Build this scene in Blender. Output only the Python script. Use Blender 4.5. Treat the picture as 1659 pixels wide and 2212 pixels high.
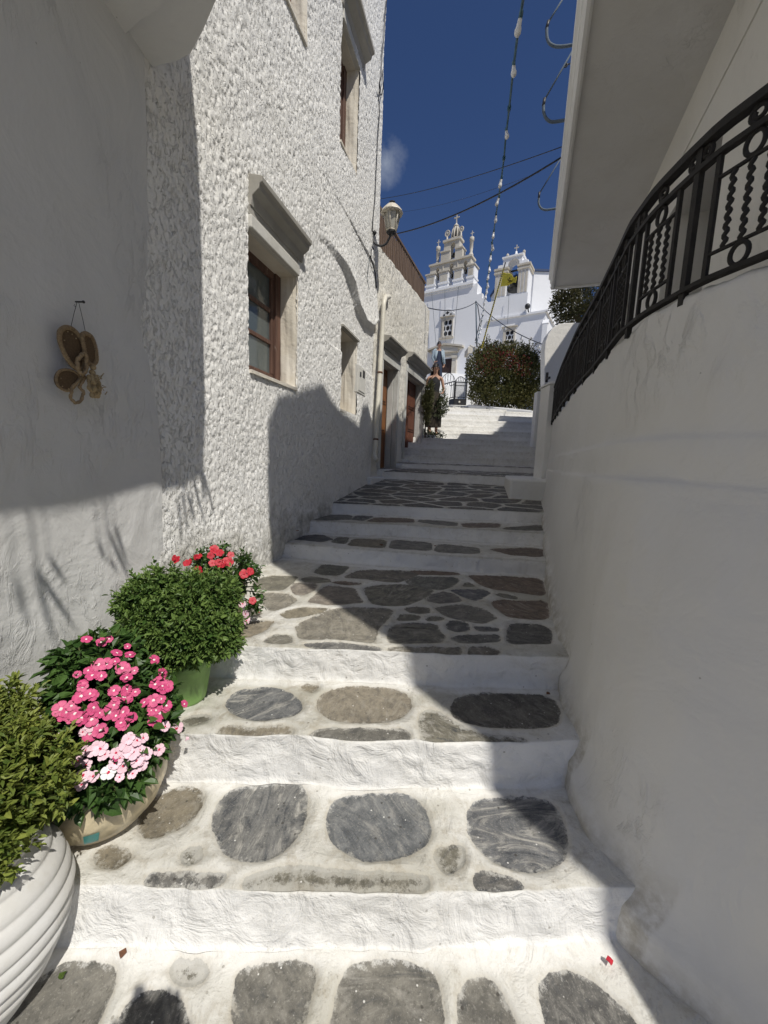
import bpy, bmesh, math, random
import numpy as np
from mathutils import Vector, Matrix
from math import sin, cos, tan, pi, radians, sqrt, atan2

for o in list(bpy.data.objects): bpy.data.objects.remove(o)
SC = bpy.context.scene
COL = SC.collection
rng = np.random.default_rng(7)
random.seed(7)

# ------------------------------------------------------------------ camera
# picture coordinates used for measuring: 1659 x 2212
FPX = 830.1; PITCH = radians(7.6); ROLL = radians(2.2); PCX, PCY = 829.5, 1105.8
CAM = np.array([0.0, 0.0, 1.5])
_f = np.array([0, cos(PITCH), -sin(PITCH)]); _u0 = np.array([0, sin(PITCH), cos(PITCH)]); _r0 = np.array([1.0, 0, 0])
_r = _r0*cos(ROLL) + _u0*sin(ROLL); _u = _u0*cos(ROLL) - _r0*sin(ROLL)
cd = bpy.data.cameras.new("camera"); cam = bpy.data.objects.new("camera", cd); COL.objects.link(cam)
cd.sensor_fit = 'HORIZONTAL'; cd.sensor_width = 36; cd.lens = FPX/1659*36
cd.clip_start = 0.02; cd.clip_end = 3000
cam.matrix_world = Matrix(((_r[0], _u[0], -_f[0], 0), (_r[1], _u[1], -_f[1], 0), (_r[2], _u[2], -_f[2], 1.5), (0, 0, 0, 1)))
SC.camera = cam

# ------------------------------------------------------------------ world, sun, exposure
SUN = np.array([0.317, -0.470, 0.824]); SUN /= np.linalg.norm(SUN)
EL = math.asin(SUN[2]); AZ = atan2(SUN[0], SUN[1])
W = bpy.data.worlds.new("World"); SC.world = W; W.use_nodes = True
wn = W.node_tree.nodes; wl = W.node_tree.links
for n in list(wn): wn.remove(n)
w_out = wn.new('ShaderNodeOutputWorld'); w_bg = wn.new('ShaderNodeBackground'); w_sky = wn.new('ShaderNodeTexSky')
w_sky.sky_type = 'NISHITA'; w_sky.sun_disc = False; w_sky.sun_elevation = EL; w_sky.sun_rotation = AZ
w_sky.altitude = 2500; w_sky.air_density = 1.0; w_sky.dust_density = 1.5; w_sky.ozone_density = 3.0
w_bg.inputs['Strength'].default_value = 0.090
w_tint = wn.new('ShaderNodeMix'); w_tint.data_type = 'RGBA'; w_tint.blend_type = 'MULTIPLY'; w_tint.inputs[0].default_value = 1
w_tint.inputs[7].default_value = (0.56, 0.66, 0.86, 1)
wl.new(w_sky.outputs[0], w_tint.inputs[6])
# a small wispy cloud low in the sky (direction space, so it stays put in the sky)
w_tc = wn.new('ShaderNodeTexCoord'); w_map = wn.new('ShaderNodeVectorMath'); w_map.operation = 'DISTANCE'
def ray(x, y):
    d = _f*FPX + _r*(x-PCX) - _u*(y-PCY); return d/np.linalg.norm(d)
w_map.inputs[1].default_value = tuple(ray(836, 352))
w_ns = wn.new('ShaderNodeTexNoise'); w_ns.inputs['Scale'].default_value = 20; w_ns.inputs['Detail'].default_value = 6; w_ns.inputs['Roughness'].default_value = 0.62
w_mr = wn.new('ShaderNodeMapRange'); w_mr.inputs[1].default_value = 0.062; w_mr.inputs[2].default_value = 0.0; w_mr.inputs[3].default_value = 0; w_mr.inputs[4].default_value = 1
w_m2 = wn.new('ShaderNodeMath'); w_m2.operation = 'MULTIPLY'
w_m3 = wn.new('ShaderNodeMapRange'); w_m3.inputs[1].default_value = 0.16; w_m3.inputs[2].default_value = 0.60; w_m3.inputs[3].default_value = 0; w_m3.inputs[4].default_value = 0.62
w_cm = wn.new('ShaderNodeMix'); w_cm.data_type = 'RGBA'; w_cm.inputs[7].default_value = (4.6, 5.1, 5.9, 1)
wl.new(w_tc.outputs['Generated'], w_map.inputs[0]); wl.new(w_tc.outputs['Generated'], w_ns.inputs['Vector'])
wl.new(w_map.outputs['Value'], w_mr.inputs[0]); wl.new(w_mr.outputs[0], w_m2.inputs[0]); wl.new(w_ns.outputs[0], w_m2.inputs[1])
wl.new(w_m2.outputs[0], w_m3.inputs[0]); wl.new(w_m3.outputs[0], w_cm.inputs[0])
wl.new(w_tint.outputs[2], w_cm.inputs[6]); wl.new(w_cm.outputs[2], w_bg.inputs[0]); wl.new(w_bg.outputs[0], w_out.inputs[0])

sd = bpy.data.lights.new("sun", 'SUN'); so = bpy.data.objects.new("sun", sd); COL.objects.link(so)
sd.energy = 4.0; sd.angle = radians(0.53); sd.color = (1.0, 0.955, 0.875)
so.rotation_euler = Vector((-SUN[0], -SUN[1], -SUN[2])).to_track_quat('-Z', 'Y').to_euler()
SC.view_settings.view_transform = 'Standard'; SC.view_settings.look = 'None'
SC.view_settings.exposure = 0.0; SC.view_settings.gamma = 1
SC.cycles.max_bounces = 9; SC.cycles.diffuse_bounces = 7; SC.cycles.glossy_bounces = 2; SC.cycles.transmission_bounces = 4

# ------------------------------------------------------------------ geometry helpers
def onz(x, y, z):
    d = ray(x, y); return CAM + d*((z-CAM[2])/d[2])
def aty(x, y, Y):
    d = ray(x, y); return CAM + d*(Y/d[1])
def proj(p):
    v = np.array(p, float)-CAM; w = v@_f; return PCX+FPX*(v@_r)/w, PCY-FPX*(v@_u)/w

class Plane:
    """vertical plane: u runs along T, w out along n, z is height"""
    def __init__(s, p0, heading, flip=1):
        a = radians(heading); s.T = np.array([sin(a), cos(a), 0.]); s.n = flip*np.array([cos(a), -sin(a), 0.])
        s.p0 = np.array([p0[0], p0[1], 0.])
    def P(s, u, w, z): return s.p0 + s.T*u + s.n*w + np.array([0, 0, z])
    def px(s, x, y, w=0.0):
        d = ray(x, y); q = s.p0 + s.n*w; t = ((q-CAM)@s.n)/(d@s.n); p = CAM+d*t
        return (p-s.p0)@s.T, p[2]

class MB:
    def __init__(s): s.v = []; s.f = []; s.m = []; s.s = []
    def add(s, vs, fs, m=0, sm=False):
        b = len(s.v); s.v += [tuple(map(float, v)) for v in vs]
        for f in fs: s.f.append([b+i for i in f]); s.m.append(m); s.s.append(sm)
    def hexa(s, p, m=0):   # 8 points: bottom 4 then top 4, same order
        s.add(p, [(3, 2, 1, 0), (4, 5, 6, 7), (0, 1, 5, 4), (1, 2, 6, 5), (2, 3, 7, 6), (3, 0, 4, 7)], m)
    def box(s, x0, x1, y0, y1, z0, z1, m=0):
        s.hexa([(x0, y0, z0), (x1, y0, z0), (x1, y1, z0), (x0, y1, z0), (x0, y0, z1), (x1, y0, z1), (x1, y1, z1), (x0, y1, z1)], m)
    def fbox(s, pl, u0, u1, w0, w1, z0, z1, m=0):
        s.hexa([pl.P(u0, w0, z0), pl.P(u1, w0, z0), pl.P(u1, w1, z0), pl.P(u0, w1, z0), pl.P(u0, w0, z1), pl.P(u1, w0, z1), pl.P(u1, w1, z1), pl.P(u0, w1, z1)], m)
    def prism(s, poly, z0, z1, m=0, sm=False):
        n = len(poly); vs = [(p[0], p[1], z0) for p in poly]+[(p[0], p[1], z1) for p in poly]
        s.add(vs, [tuple(range(n-1, -1, -1)), tuple(range(n, 2*n))], m)
        s.add(vs, [(i, (i+1) % n, n+(i+1) % n, n+i) for i in range(n)], m, sm)
    def fprism(s, pl, poly, w0, w1, m=0):   # polygon of (u,z) extruded along w
        n = len(poly); vs = [pl.P(u, w0, z) for u, z in poly]+[pl.P(u, w1, z) for u, z in poly]
        s.add(vs, [tuple(range(n-1, -1, -1)), tuple(range(n, 2*n))]+[(i, (i+1) % n, n+(i+1) % n, n+i) for i in range(n)], m)
    def tube(s, pts, r, n=8, m=0, cap=True, closed=False):
        pts = [np.array(p, float) for p in pts]; k = len(pts)
        rs = r if hasattr(r, '__len__') else [r]*k
        vs = []; prev = None
        for i, p in enumerate(pts):
            a = pts[(i-1) % k] if (i > 0 or closed) else p; b = pts[(i+1) % k] if (i < k-1 or closed) else p
            t = b-a; t = t/(np.linalg.norm(t)+1e-9)
            if prev is None:
                h = np.array([0, 0, 1.]) if abs(t[2]) < .9 else np.array([1., 0, 0]); x = np.cross(t, h)
            else: x = prev-t*(prev@t)
            x = x/(np.linalg.norm(x)+1e-9); prev = x; y = np.cross(t, x)
            vs += [p+rs[i]*(x*cos(2*pi*j/n)+y*sin(2*pi*j/n)) for j in range(n)]
        fs = []
        for i in range(k if closed else k-1):
            a, b = i*n, ((i+1) % k)*n
            fs += [(a+j, a+(j+1) % n, b+(j+1) % n, b+j) for j in range(n)]
        s.add(vs, fs, m, True)
        if cap and not closed: 
            b = len(s.v)-len(vs)
            s.f.append([b+j for j in range(n)][::-1]); s.m.append(m); s.s.append(False)
            s.f.append([b+(k-1)*n+j for j in range(n)]); s.m.append(m); s.s.append(False)
    def lathe(s, c, prof, n=24, m=0, cap=True, sm=True, axis=None):
        """prof: list of (r,z) from c"""
        c = np.array(c, float); vs = []
        X, Y, Z = (np.array([1., 0, 0]), np.array([0, 1., 0]), np.array([0, 0, 1.])) if axis is None else axis
        for r, z in prof:
            vs += [c+X*r*cos(2*pi*j/n)+Y*r*sin(2*pi*j/n)+Z*z for j in range(n)]
        fs = [(i*n+j, i*n+(j+1) % n, (i+1)*n+(j+1) % n, (i+1)*n+j) for i in range(len(prof)-1) for j in range(n)]
        s.add(vs, fs, m, sm)
        if cap:
            b = len(s.v)-len(vs)
            s.f.append([b+j for j in range(n)][::-1]); s.m.append(m); s.s.append(False)
            s.f.append([b+(len(prof)-1)*n+j for j in range(n)]); s.m.append(m); s.s.append(False)
    def ball(s, c, r, n=12, k=8, m=0, sc=(1, 1, 1)):
        pr = [(max(1e-4, sin(pi*i/k)), -cos(pi*i/k)) for i in range(k+1)]
        vs = [(c[0]+sc[0]*r*a*cos(2*pi*j/n), c[1]+sc[1]*r*a*sin(2*pi*j/n), c[2]+sc[2]*r*z) for a, z in pr for j in range(n)]
        s.add(vs, [(i*n+j, i*n+(j+1) % n, (i+1)*n+(j+1) % n, (i+1)*n+j) for i in range(k) for j in range(n)], m, True)

def arch_wall(b, pl, u0, u1, z0, z1, w0, w1, holes, m=0):
    """wall slab with round-headed openings (ua,ub,zb,zs): zs = springing height"""
    us = u0
    for ua, ub, zb, zs in sorted(holes):
        if ua-us > 1e-4: b.fbox(pl, us, ua, w0, w1, z0, z1, m)
        if zb > z0+1e-3: b.fbox(pl, ua, ub, w0, w1, z0, zb, m)
        r = (ub-ua)/2; c = (ua+ub)/2; K = 10
        pts = [(c-r*cos(pi*i/K), zs+r*sin(pi*i/K)) for i in range(K+1)]
        for i in range(K):
            (a, za), (d, zd) = pts[i], pts[i+1]
            b.hexa([pl.P(a, w0, za), pl.P(d, w0, zd), pl.P(d, w1, zd), pl.P(a, w1, za), pl.P(a, w0, z1), pl.P(d, w0, z1), pl.P(d, w1, z1), pl.P(a, w1, z1)], m)
        us = ub
    if u1-us > 1e-4: b.fbox(pl, us, u1, w0, w1, z0, z1, m)

def props(o, label=None, cat=None, group=None, kind=None):
    for k, v in (('label', label), ('category', cat), ('group', group), ('kind', kind)):
        if v: o[k] = v
    return o
def np_mesh(name, v, f, smooth=False, attrs=None, mi=None):
    """v (n,3) array, f (k,4) or (k,3) int array"""
    v = np.asarray(v, np.float32); f = np.asarray(f, np.int32); me = bpy.data.meshes.new(name)
    me.vertices.add(len(v)); me.vertices.foreach_set('co', v.ravel())
    k = f.shape[1]; me.loops.add(f.size); me.loops.foreach_set('vertex_index', f.ravel())
    me.polygons.add(len(f)); me.polygons.foreach_set('loop_start', np.arange(0, f.size, k, dtype=np.int32))
    try: me.polygons.foreach_set('loop_total', np.full(len(f), k, np.int32))
    except Exception: pass
    me.polygons.foreach_set('use_smooth', np.full(len(f), smooth, bool))
    if mi is not None: me.polygons.foreach_set('material_index', np.asarray(mi, np.int32))
    me.update(calc_edges=True)
    for nm, (ty, arr) in (attrs or {}).items():
        at = me.attributes.new(nm, ty, 'POINT')
        at.data.foreach_set('color' if ty == 'FLOAT_COLOR' else 'value', np.asarray(arr, np.float32).ravel())
    return me
def link(name, me, mats=(), parent=None, label=None, cat=None, group=None, kind=None, loc=None):
    o = bpy.data.objects.new(name, me); COL.objects.link(o)
    for mm in (mats if isinstance(mats, (list, tuple)) else [mats]): me.materials.append(mm)
    if parent is not None:
        o.parent = parent; o.matrix_parent_inverse = Matrix.Translation(-WLOC[parent.name])
        WLOC[o.name] = WLOC[parent.name]
        if parent.type == 'MESH': o.matrix_parent_inverse = Matrix.Identity(4)
    else: WLOC[o.name] = Vector((0, 0, 0))
    return props(o, label, cat, group, kind)
WLOC = {}
def obj(name, b, mats, parent=None, label=None, cat=None, group=None, kind=None, bevel=0, fixn=True):
    me = bpy.data.meshes.new(name); me.from_pydata(b.v, [], b.f)
    me.polygons.foreach_set('material_index', b.m); me.polygons.foreach_set('use_smooth', b.s)
    if fixn:
        bm = bmesh.new(); bm.from_mesh(me); bmesh.ops.recalc_face_normals(bm, faces=bm.faces); bm.to_mesh(me); bm.free()
    me.update()
    o = link(name, me, mats, parent, label, cat, group, kind)
    if bevel:
        md = o.modifiers.new('bevel', 'BEVEL'); md.width = bevel; md.segments = 2; md.limit_method = 'ANGLE'; md.angle_limit = radians(40)
    return o
def thing(name, loc, label, cat, group=None):
    e = bpy.data.objects.new(name, None); COL.objects.link(e); e.location = tuple(map(float, loc)); e.empty_display_size = .1
    WLOC[e.name] = Vector(tuple(map(float, loc))); return props(e, label, cat, group)
def dup(root, loc, label=None, rz=0.0, sc=1.0):
    kids = [o for o in COL.objects if o.parent == root]
    r = root.copy(); COL.objects.link(r); r.location = tuple(map(float, loc)); r.rotation_euler = (0, 0, rz); r.scale = (sc,)*3
    if label: r['label'] = label
    for c in kids:
        sub = [o for o in COL.objects if o.parent == c]
        k = c.copy(); COL.objects.link(k); k.parent = r
        for g in sub:
            h = g.copy(); COL.objects.link(h); h.parent = k
    return r

# numpy noise --------------------------------------------------------
def vnoise(x, y, seed=0):
    xi = np.floor(x).astype(np.int64); yi = np.floor(y).astype(np.int64); fx = x-xi; fy = y-yi
    fx = fx*fx*fx*(fx*(fx*6-15)+10); fy = fy*fy*fy*(fy*(fy*6-15)+10)
    def h(a, b):
        n = (a*374761393+b*668265263+seed*974711) & 0x7fffffff
        n = (n ^ (n >> 13))*1274126177 & 0x7fffffff; n = n ^ (n >> 16)
        return (n & 0xffff)/65535.0
    return (h(xi, yi)*(1-fx)+h(xi+1, yi)*fx)*(1-fy)+(h(xi, yi+1)*(1-fx)+h(xi+1, yi+1)*fx)*fy
def fbm(x, y, seed=0, o=4, g=.5):
    s = 0; a = 1; t = 0
    for i in range(o): s = s+a*vnoise(x*2**i+i*17.3, y*2**i+i*9.1, seed+i); t += a; a *= g
    return s/t
def grid_faces(nr, nc):
    a = np.arange(nr*nc).reshape(nr, nc)
    return np.stack([a[:-1, :-1], a[:-1, 1:], a[1:, 1:], a[1:, :-1]], -1).reshape(-1, 4)
# ------------------------------------------------------------------ materials
class NT:
    def __init__(s, name):
        s.m = bpy.data.materials.new(name); s.m.use_nodes = True; s.t = s.m.node_tree; s.n = s.t.nodes; s.l = s.t.links
        s.b = s.n['Principled BSDF']; s.b.inputs['Roughness'].default_value = .85
        s.tc = s.n.new('ShaderNodeTexCoord')
    def node(s, ty, ins=None, **kw):
        n = s.n.new(ty)
        for k, v in kw.items(): setattr(n, k, v)
        for k, v in (ins or {}).items():
            if isinstance(v, bpy.types.NodeSocket): s.l.new(v, n.inputs[k])
            else: n.inputs[k].default_value = v
        return n
    def map(s, scale=(1, 1, 1), rot=(0, 0, 0)):
        return s.node('ShaderNodeMapping', {'Vector': s.tc.outputs['Object'], 'Scale': scale, 'Rotation': rot}).outputs[0]
    def noise(s, scale, detail=4, rough=.55, vec=None, dist=0):
        return s.node('ShaderNodeTexNoise', {'Scale': scale, 'Detail': detail, 'Roughness': rough, 'Distortion': dist, 'Vector': vec or s.tc.outputs['Object']}).outputs[0]
    def rmp(s, v, a, b, c=0., d=1.):
        return s.node('ShaderNodeMapRange', {0: v, 1: a, 2: b, 3: c, 4: d}).outputs[0]
    def mix(s, f, a, b, mode='MIX'):
        n = s.node('ShaderNodeMix', data_type='RGBA', blend_type=mode)
        for i, v in ((0, f), (6, a), (7, b)):
            if isinstance(v, bpy.types.NodeSocket): s.l.new(v, n.inputs[i])
            elif i == 0: n.inputs[0].default_value = v
            else: n.inputs[i].default_value = (*v, 1) if len(v) == 3 else v
        return n.outputs[2]
    def mth(s, op, a, b=0.):
        return s.node('ShaderNodeMath', {0: a, 1: b}, operation=op).outputs[0]
    def attr(s, nm, out='Fac'):
        return s.node('ShaderNodeAttribute', attribute_name=nm).outputs[out]
    def bump(s, h, dist, strength=1., prev=None):
        n = s.node('ShaderNodeBump', {'Height': h, 'Distance': dist, 'Strength': strength})
        if prev is not None: s.l.new(prev, n.inputs['Normal'])
        return n.outputs[0]
    def out(s, col=None, nor=None, rough=None, **kw):
        for k, v in (('Base Color', col), ('Normal', nor), ('Roughness', rough)):
            if v is None: continue
            if isinstance(v, bpy.types.NodeSocket): s.l.new(v, s.b.inputs[k])
            else: s.b.inputs[k].default_value = (*v, 1) if k == 'Base Color' and len(v) == 3 else v
        for k, v in kw.items(): s.b.inputs[k.replace('_', ' ')].default_value = v
        return s.m

def m_plain(name, col, rough=.6, var=.12, vs=6., bs=0, bd=.001, metal=0., **kw):
    t = NT(name); n = t.noise(vs, 5)
    c = t.mix(t.rmp(n, .3, .7), [max(0, x*(1-var)) for x in col], [min(1, x*(1+var)) for x in col])
    nor = t.bump(t.noise(bs, 4), bd) if bs else None
    m = t.out(c, nor, rough, Metallic=metal, **kw); return m

def m_white(name, base=(.78, .78, .76), dirt=(.50, .46, .38), amt=.25, fine=.0015, lump=.004, fs=60, ls=9):
    t = NT(name)
    n1 = t.noise(1.3, 6, .62); n2 = t.noise(11, 5, .6); n3 = t.noise(fs, 5, .6)
    c = t.mix(t.rmp(n1, .42, .72, 0, amt), base, dirt)
    c = t.mix(t.rmp(n2, .55, .8, 0, amt*.7), c, dirt)
    c = t.mix(t.rmp(n3, .66, .8, 0, .25), c, [x*.6 for x in dirt])
    b1 = t.bump(t.noise(ls, 3, .5, dist=.6), lump); b2 = t.bump(n3, fine, prev=b1)
    return t.out(c, b2, .9, Specular_IOR_Level=.15)

def m_smoothwall(name, base, stainz=None, amt=.14):
    """smooth hand-trowelled plaster: flakes, hairline ridges, faint grey patches"""
    t = NT(name)
    n1 = t.noise(.9, 5, .6); n2 = t.noise(5, 6, .7, dist=1.2); n3 = t.noise(90, 3, .6)
    c = t.mix(t.rmp(n1, .35, .75, 0, amt), base, [base[0]*.72, base[1]*.70, base[2]*.63])
    c = t.mix(t.rmp(n2, .62, .78, 0, amt*.8), c, [base[0]*.6, base[1]*.6, base[2]*.58])
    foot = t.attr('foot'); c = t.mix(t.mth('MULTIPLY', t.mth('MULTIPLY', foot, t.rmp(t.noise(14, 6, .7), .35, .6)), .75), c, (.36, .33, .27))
    spk = t.node('ShaderNodeTexVoronoi', {'Scale': 9.0, 'Vector': t.tc.outputs['Object']}).outputs['Distance']
    c = t.mix(t.rmp(spk, .035, .02, 0, .45), c, (.12, .10, .07))
    lv = t.noise(1.4, 3); fl = t.noise(16, 6, .68, t.map((1, 1, .45), (.5, .3, .2)), dist=.7)
    h = t.mth('MULTIPLY', t.rmp(fl, .50, .60), t.rmp(lv, .46, .66))
    b1 = t.bump(t.noise(3.2, 4, .5, dist=.8), .02); b2 = t.bump(h, .0035, prev=b1); b2 = t.bump(t.noise(26, 4, .6), .0018, prev=b2); b3 = t.bump(n3, .0006, prev=b2)
    return t.out(c, b3, .88, Specular_IOR_Level=.2)

def m_stucco(name, base=(.90, .895, .87), sc=46, d=.006, amt=.16, mould=0.):
    t = NT(name)
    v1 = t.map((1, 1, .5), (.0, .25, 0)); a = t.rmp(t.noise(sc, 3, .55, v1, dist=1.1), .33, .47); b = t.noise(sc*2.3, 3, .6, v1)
    n1 = t.noise(1.1, 5, .62); pit_shade = t.rmp(a, .05, .35, 1, 0)
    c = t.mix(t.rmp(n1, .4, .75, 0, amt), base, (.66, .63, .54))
    c = t.mix(t.mth('MULTIPLY', pit_shade, .25), c, (.50, .49, .46))  # pits tinted darker: occlusion shade mixed into the stucco colour
    if mould:
        sp = t.node('ShaderNodeSeparateXYZ', {0: t.tc.outputs['Object']}).outputs[2]
        g = t.mth('ADD', t.rmp(sp, .85, 1.45, .34, -.15), t.mth('MULTIPLY', t.mth('SUBTRACT', t.noise(5, 6, .7), .5), 1.1))
        c = t.mix(t.rmp(g, .16, .62, 0, mould), c, (.17, .16, .11))
    n = t.bump(a, d*1.1, prev=None); n = t.bump(b, d*.6, prev=n); n = t.bump(t.noise(sc*5, 3, .6), d*.2, prev=n)
    return t.out(c, n, .92, Specular_IOR_Level=.12)

def m_paving(name):
    """whitewash joints around slate stones; attributes: sdf (metres into the stone), scol, dirt"""
    t = NT(name)
    sdf = t.attr('sdf'); sc = t.attr('scol', 'Color'); dirt = t.attr('dirt'); vein = t.attr('vein')
    e = t.mth('MULTIPLY', t.mth('SUBTRACT', t.noise(24, 4, .6), .5), .022)
    e2 = t.mth('MULTIPLY', t.mth('SUBTRACT', t.noise(110, 4, .7), .5), .006)
    s = t.mth('ADD', sdf, t.mth('ADD', e, e2)); mask = t.rmp(s, -.0012, .0012); smear = t.rmp(t.mth('ADD', t.mth('MULTIPLY', t.rmp(sdf, .05, .0), .34), t.mth('ADD', t.noise(26, 8, .8), t.attr('smear'))), .80, .90, 0, .6)
    rim = t.mth('MULTIPLY', t.rmp(s, -.014, 0.0), t.rmp(s, .002, -.001))
    # stone
    vv = t.map((1.0, 1.0, 1.0), (0, 0, 0.5)); sid = t.attr('sid'); rot = t.node('ShaderNodeVectorRotate', {'Vector': t.tc.outputs['Object'], 'Angle': t.mth('MULTIPLY', sid, 6.28)}, rotation_type='Z_AXIS').outputs[0]; sh_ = t.node('ShaderNodeMapping', {'Vector': rot, 'Scale': (1.5, .55, 1)}).outputs[0]; band = t.noise(7, 9, .74, sh_, dist=2.6)
    gr = t.noise(140, 4, .7); pat = t.noise(11, 7, .72, rot, dist=.6)
    st = t.mix(t.rmp(pat, .38, .62), t.mix(.55, sc, (.07, .068, .062), 'MIX'), t.mix(.25, sc, (.36, .34, .29)))
    st = t.mix(t.mth('MULTIPLY', t.rmp(band, .52, .66), t.mth('ADD', t.mth('MULTIPLY', vein, .7), .15)), st, (.44, .425, .385))
    st = t.mix(t.mth('MULTIPLY', t.rmp(band, .48, .36), t.mth('ADD', t.mth('MULTIPLY', vein, .6), .3)), st, (.05, .056, .066))
    gr2 = t.noise(55, 6, .75, rot); st = t.mix(t.rmp(gr, .56, .72, 0, .45), st, (.5, .48, .43)); st = t.mix(t.rmp(gr2, .45, .30, 0, .65), st, (.05, .047, .042)); st = t.mix(t.rmp(gr2, .60, .74, 0, .5), st, (.42, .40, .35))
    spot = t.node('ShaderNodeTexVoronoi', {'Scale': 16.0, 'Vector': t.tc.outputs['Object']}).outputs['Distance']
    st = t.mix(t.rmp(t.mth('ADD', spot, t.mth('MULTIPLY', gr, .08)), .13, .10, 0, .75), st, (.05, .045, .04))
    sp2 = t.node('ShaderNodeTexVoronoi', {'Scale': 21.0, 'Randomness': 1.0, 'Vector': t.map((1, 1, 1), (0, 0, 1))}).outputs['Distance']
    st = t.mix(t.rmp(sp2, .075, .05, 0, .9), st, (.7, .69, .66))
    # whitewash
    n1 = t.noise(4.5, 7, .72); n2 = t.noise(17, 7, .74, dist=.3); n3 = t.noise(120, 3, .6)
    dd = t.mth('MULTIPLY', dirt, 1.0)
    wc = t.mix(t.mth('MULTIPLY', t.rmp(n1, .08, .50), dd), (.82, .815, .795), (.43, .415, .355))
    wc = t.mix(t.mth('MULTIPLY', t.rmp(n2, .50, .64), t.mth('ADD', t.mth('MULTIPLY', dd, .75), .05)), wc, (.36, .325, .26)); wc = t.mix(t.mth('MULTIPLY', t.rmp(n3, .60, .70), t.mth('MULTIPLY', dd, .5)), wc, (.22, .19, .15))
    wc = t.mix(t.mth('MULTIPLY', t.rmp(n1, .62, .78), t.mth('MULTIPLY', dd, .45)), wc, (.52, .40, .24))
    wc = t.mix(t.rmp(spot, .085, .06, 0, .5), wc, (.16, .14, .11))
    wc = t.mix(t.mth('MULTIPLY', rim, .3), wc, (.42, .37, .28))
    col = t.mix(mask, wc, t.mix(smear, st, wc))
    b1 = t.bump(t.mth('MULTIPLY', t.noise(8, 4, .6, dist=1.0), t.rmp(sdf, .01, -.04)), .022)
    streak = t.noise(20, 5, .7, t.map((.7, 1.6, 2.2), (0, 0, .5)), dist=.7)
    b1 = t.bump(t.mth('MULTIPLY', streak, t.rmp(sdf, .01, -.03)), .0028, prev=b1)
    b2 = t.bump(t.mth('MULTIPLY', n2, 1.0), .0022, prev=b1); b3 = t.bump(gr, .0018, prev=b2); b4 = b3
    return t.out(col, b4, t.rmp(mask, 0, 1, .9, .62), Specular_IOR_Level=.25)

def m_wood(name, col, dark, sc=1., peel=0.):
    t = NT(name); g = t.noise(30*sc, 5, .6, t.map((1, 1, .06)), dist=.4); n = t.noise(3, 4)
    c = t.mix(t.rmp(g, .35, .65), dark, col); c = t.mix(t.rmp(n, .5, .75, 0, .4), c, dark)
    if peel: c = t.mix(t.rmp(t.noise(22, 5, .7, t.map((1, 1, .25))), .64, .70, 0, peel), c, (.42, .38, .32))
    return t.out(c, t.bump(g, .0015), .6)
def m_leaf(name, a, b, rough=.5, tr=.25):
    t = NT(name); v = t.attr('lv'); c = t.mix(v, a, b)
    c = t.mix(t.rmp(t.noise(60, 3), .4, .7, 0, .25), c, [x*.6 for x in a])
    m = t.out(c, None, rough, Specular_IOR_Level=.35)
    tl = t.node('ShaderNodeBsdfTranslucent', {'Color': c}); mx = t.node('ShaderNodeMixShader', {0: tr, 1: t.b.outputs[0], 2: tl.outputs[0]})
    t.l.new(mx.outputs[0], t.n['Material Output'].inputs['Surface']); return m
def m_glass(name, col=(.10, .12, .12), rough=.08):
    t = NT(name); return t.out(col, t.bump(t.noise(2.5, 2), .004), rough, Specular_IOR_Level=.6)
M = {}
M['pave'] = m_paving('whitewashed_slate_paving')
M['white'] = m_white('whitewash')
M['white_far'] = m_white('whitewash_bright', base=(.80, .80, .79), dirt=(.55, .52, .46), amt=.22, fine=.002, lump=.01, fs=12, ls=2)
M['church'] = m_white('church_whitewash', base=(.86, .865, .875), dirt=(.74, .76, .77), amt=.2, fine=.003, lump=.006, fs=9, ls=1.5)
M['marble'] = m_white('belfry_marble', base=(.62, .58, .50), dirt=(.40, .36, .29), amt=.6, fine=.004, lump=.008, fs=8, ls=2)
M['smooth'] = m_smoothwall('trowelled_plaster', (.74, .74, .73))
M['right'] = m_smoothwall('trowelled_plaster_right', (.72, .715, .70), amt=.2)
M['soffit'] = m_smoothwall('flaking_soffit_paint', (.67, .66, .64), amt=.45)
M['cream'] = m_smoothwall('cream_render', (.72, .70, .65), amt=.2)
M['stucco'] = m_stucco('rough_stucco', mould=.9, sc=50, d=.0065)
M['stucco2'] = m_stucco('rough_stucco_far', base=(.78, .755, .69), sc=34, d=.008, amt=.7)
M['reveal'] = m_white('reveal_plaster', base=(.72, .68, .60), dirt=(.50, .43, .31), amt=.55, fine=.002, lump=.008, fs=70, ls=12)
M['concrete'] = m_white('grey_cornice_cement', base=(.40, .385, .35), dirt=(.26, .245, .21), amt=.7, fine=.001, lump=.004, fs=90, ls=9)
M['lintel'] = m_white('pale_lintel_cement', base=(.62, .61, .57), dirt=(.42, .40, .34), amt=.6, fine=.002, lump=.004, fs=90, ls=12)
M['brown'] = m_wood('weathered_brown_wood', (.155, .082, .058), (.085, .045, .033), peel=.8)
M['door1'] = m_wood('varnished_orange_wood', (.26, .105, .03), (.15, .055, .016))
M['door2'] = m_wood('varnished_red_brown_wood', (.17, .062, .03), (.10, .034, .018))
M['fence'] = m_wood('weathered_fence_wood', (.21, .145, .10), (.12, .08, .055))
M['darkwood'] = m_wood('dark_church_door_wood', (.055, .028, .02), (.03, .015, .012))
M['glass'] = m_glass('dark_window_glass'); M['curtain'] = m_plain('curtain_behind_glass', (.34, .35, .33), .25, .1, 8)
M['iron'] = m_plain('black_wrought_iron', (.013, .011, .010), .72, .5, 40, 120, .0012)
M['gateiron'] = m_plain('black_gate_paint', (.02, .02, .022), .5, .2, 8)
M['blackmetal'] = m_plain('matt_black_metal', (.03, .03, .032), .5, .2, 30)
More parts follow.
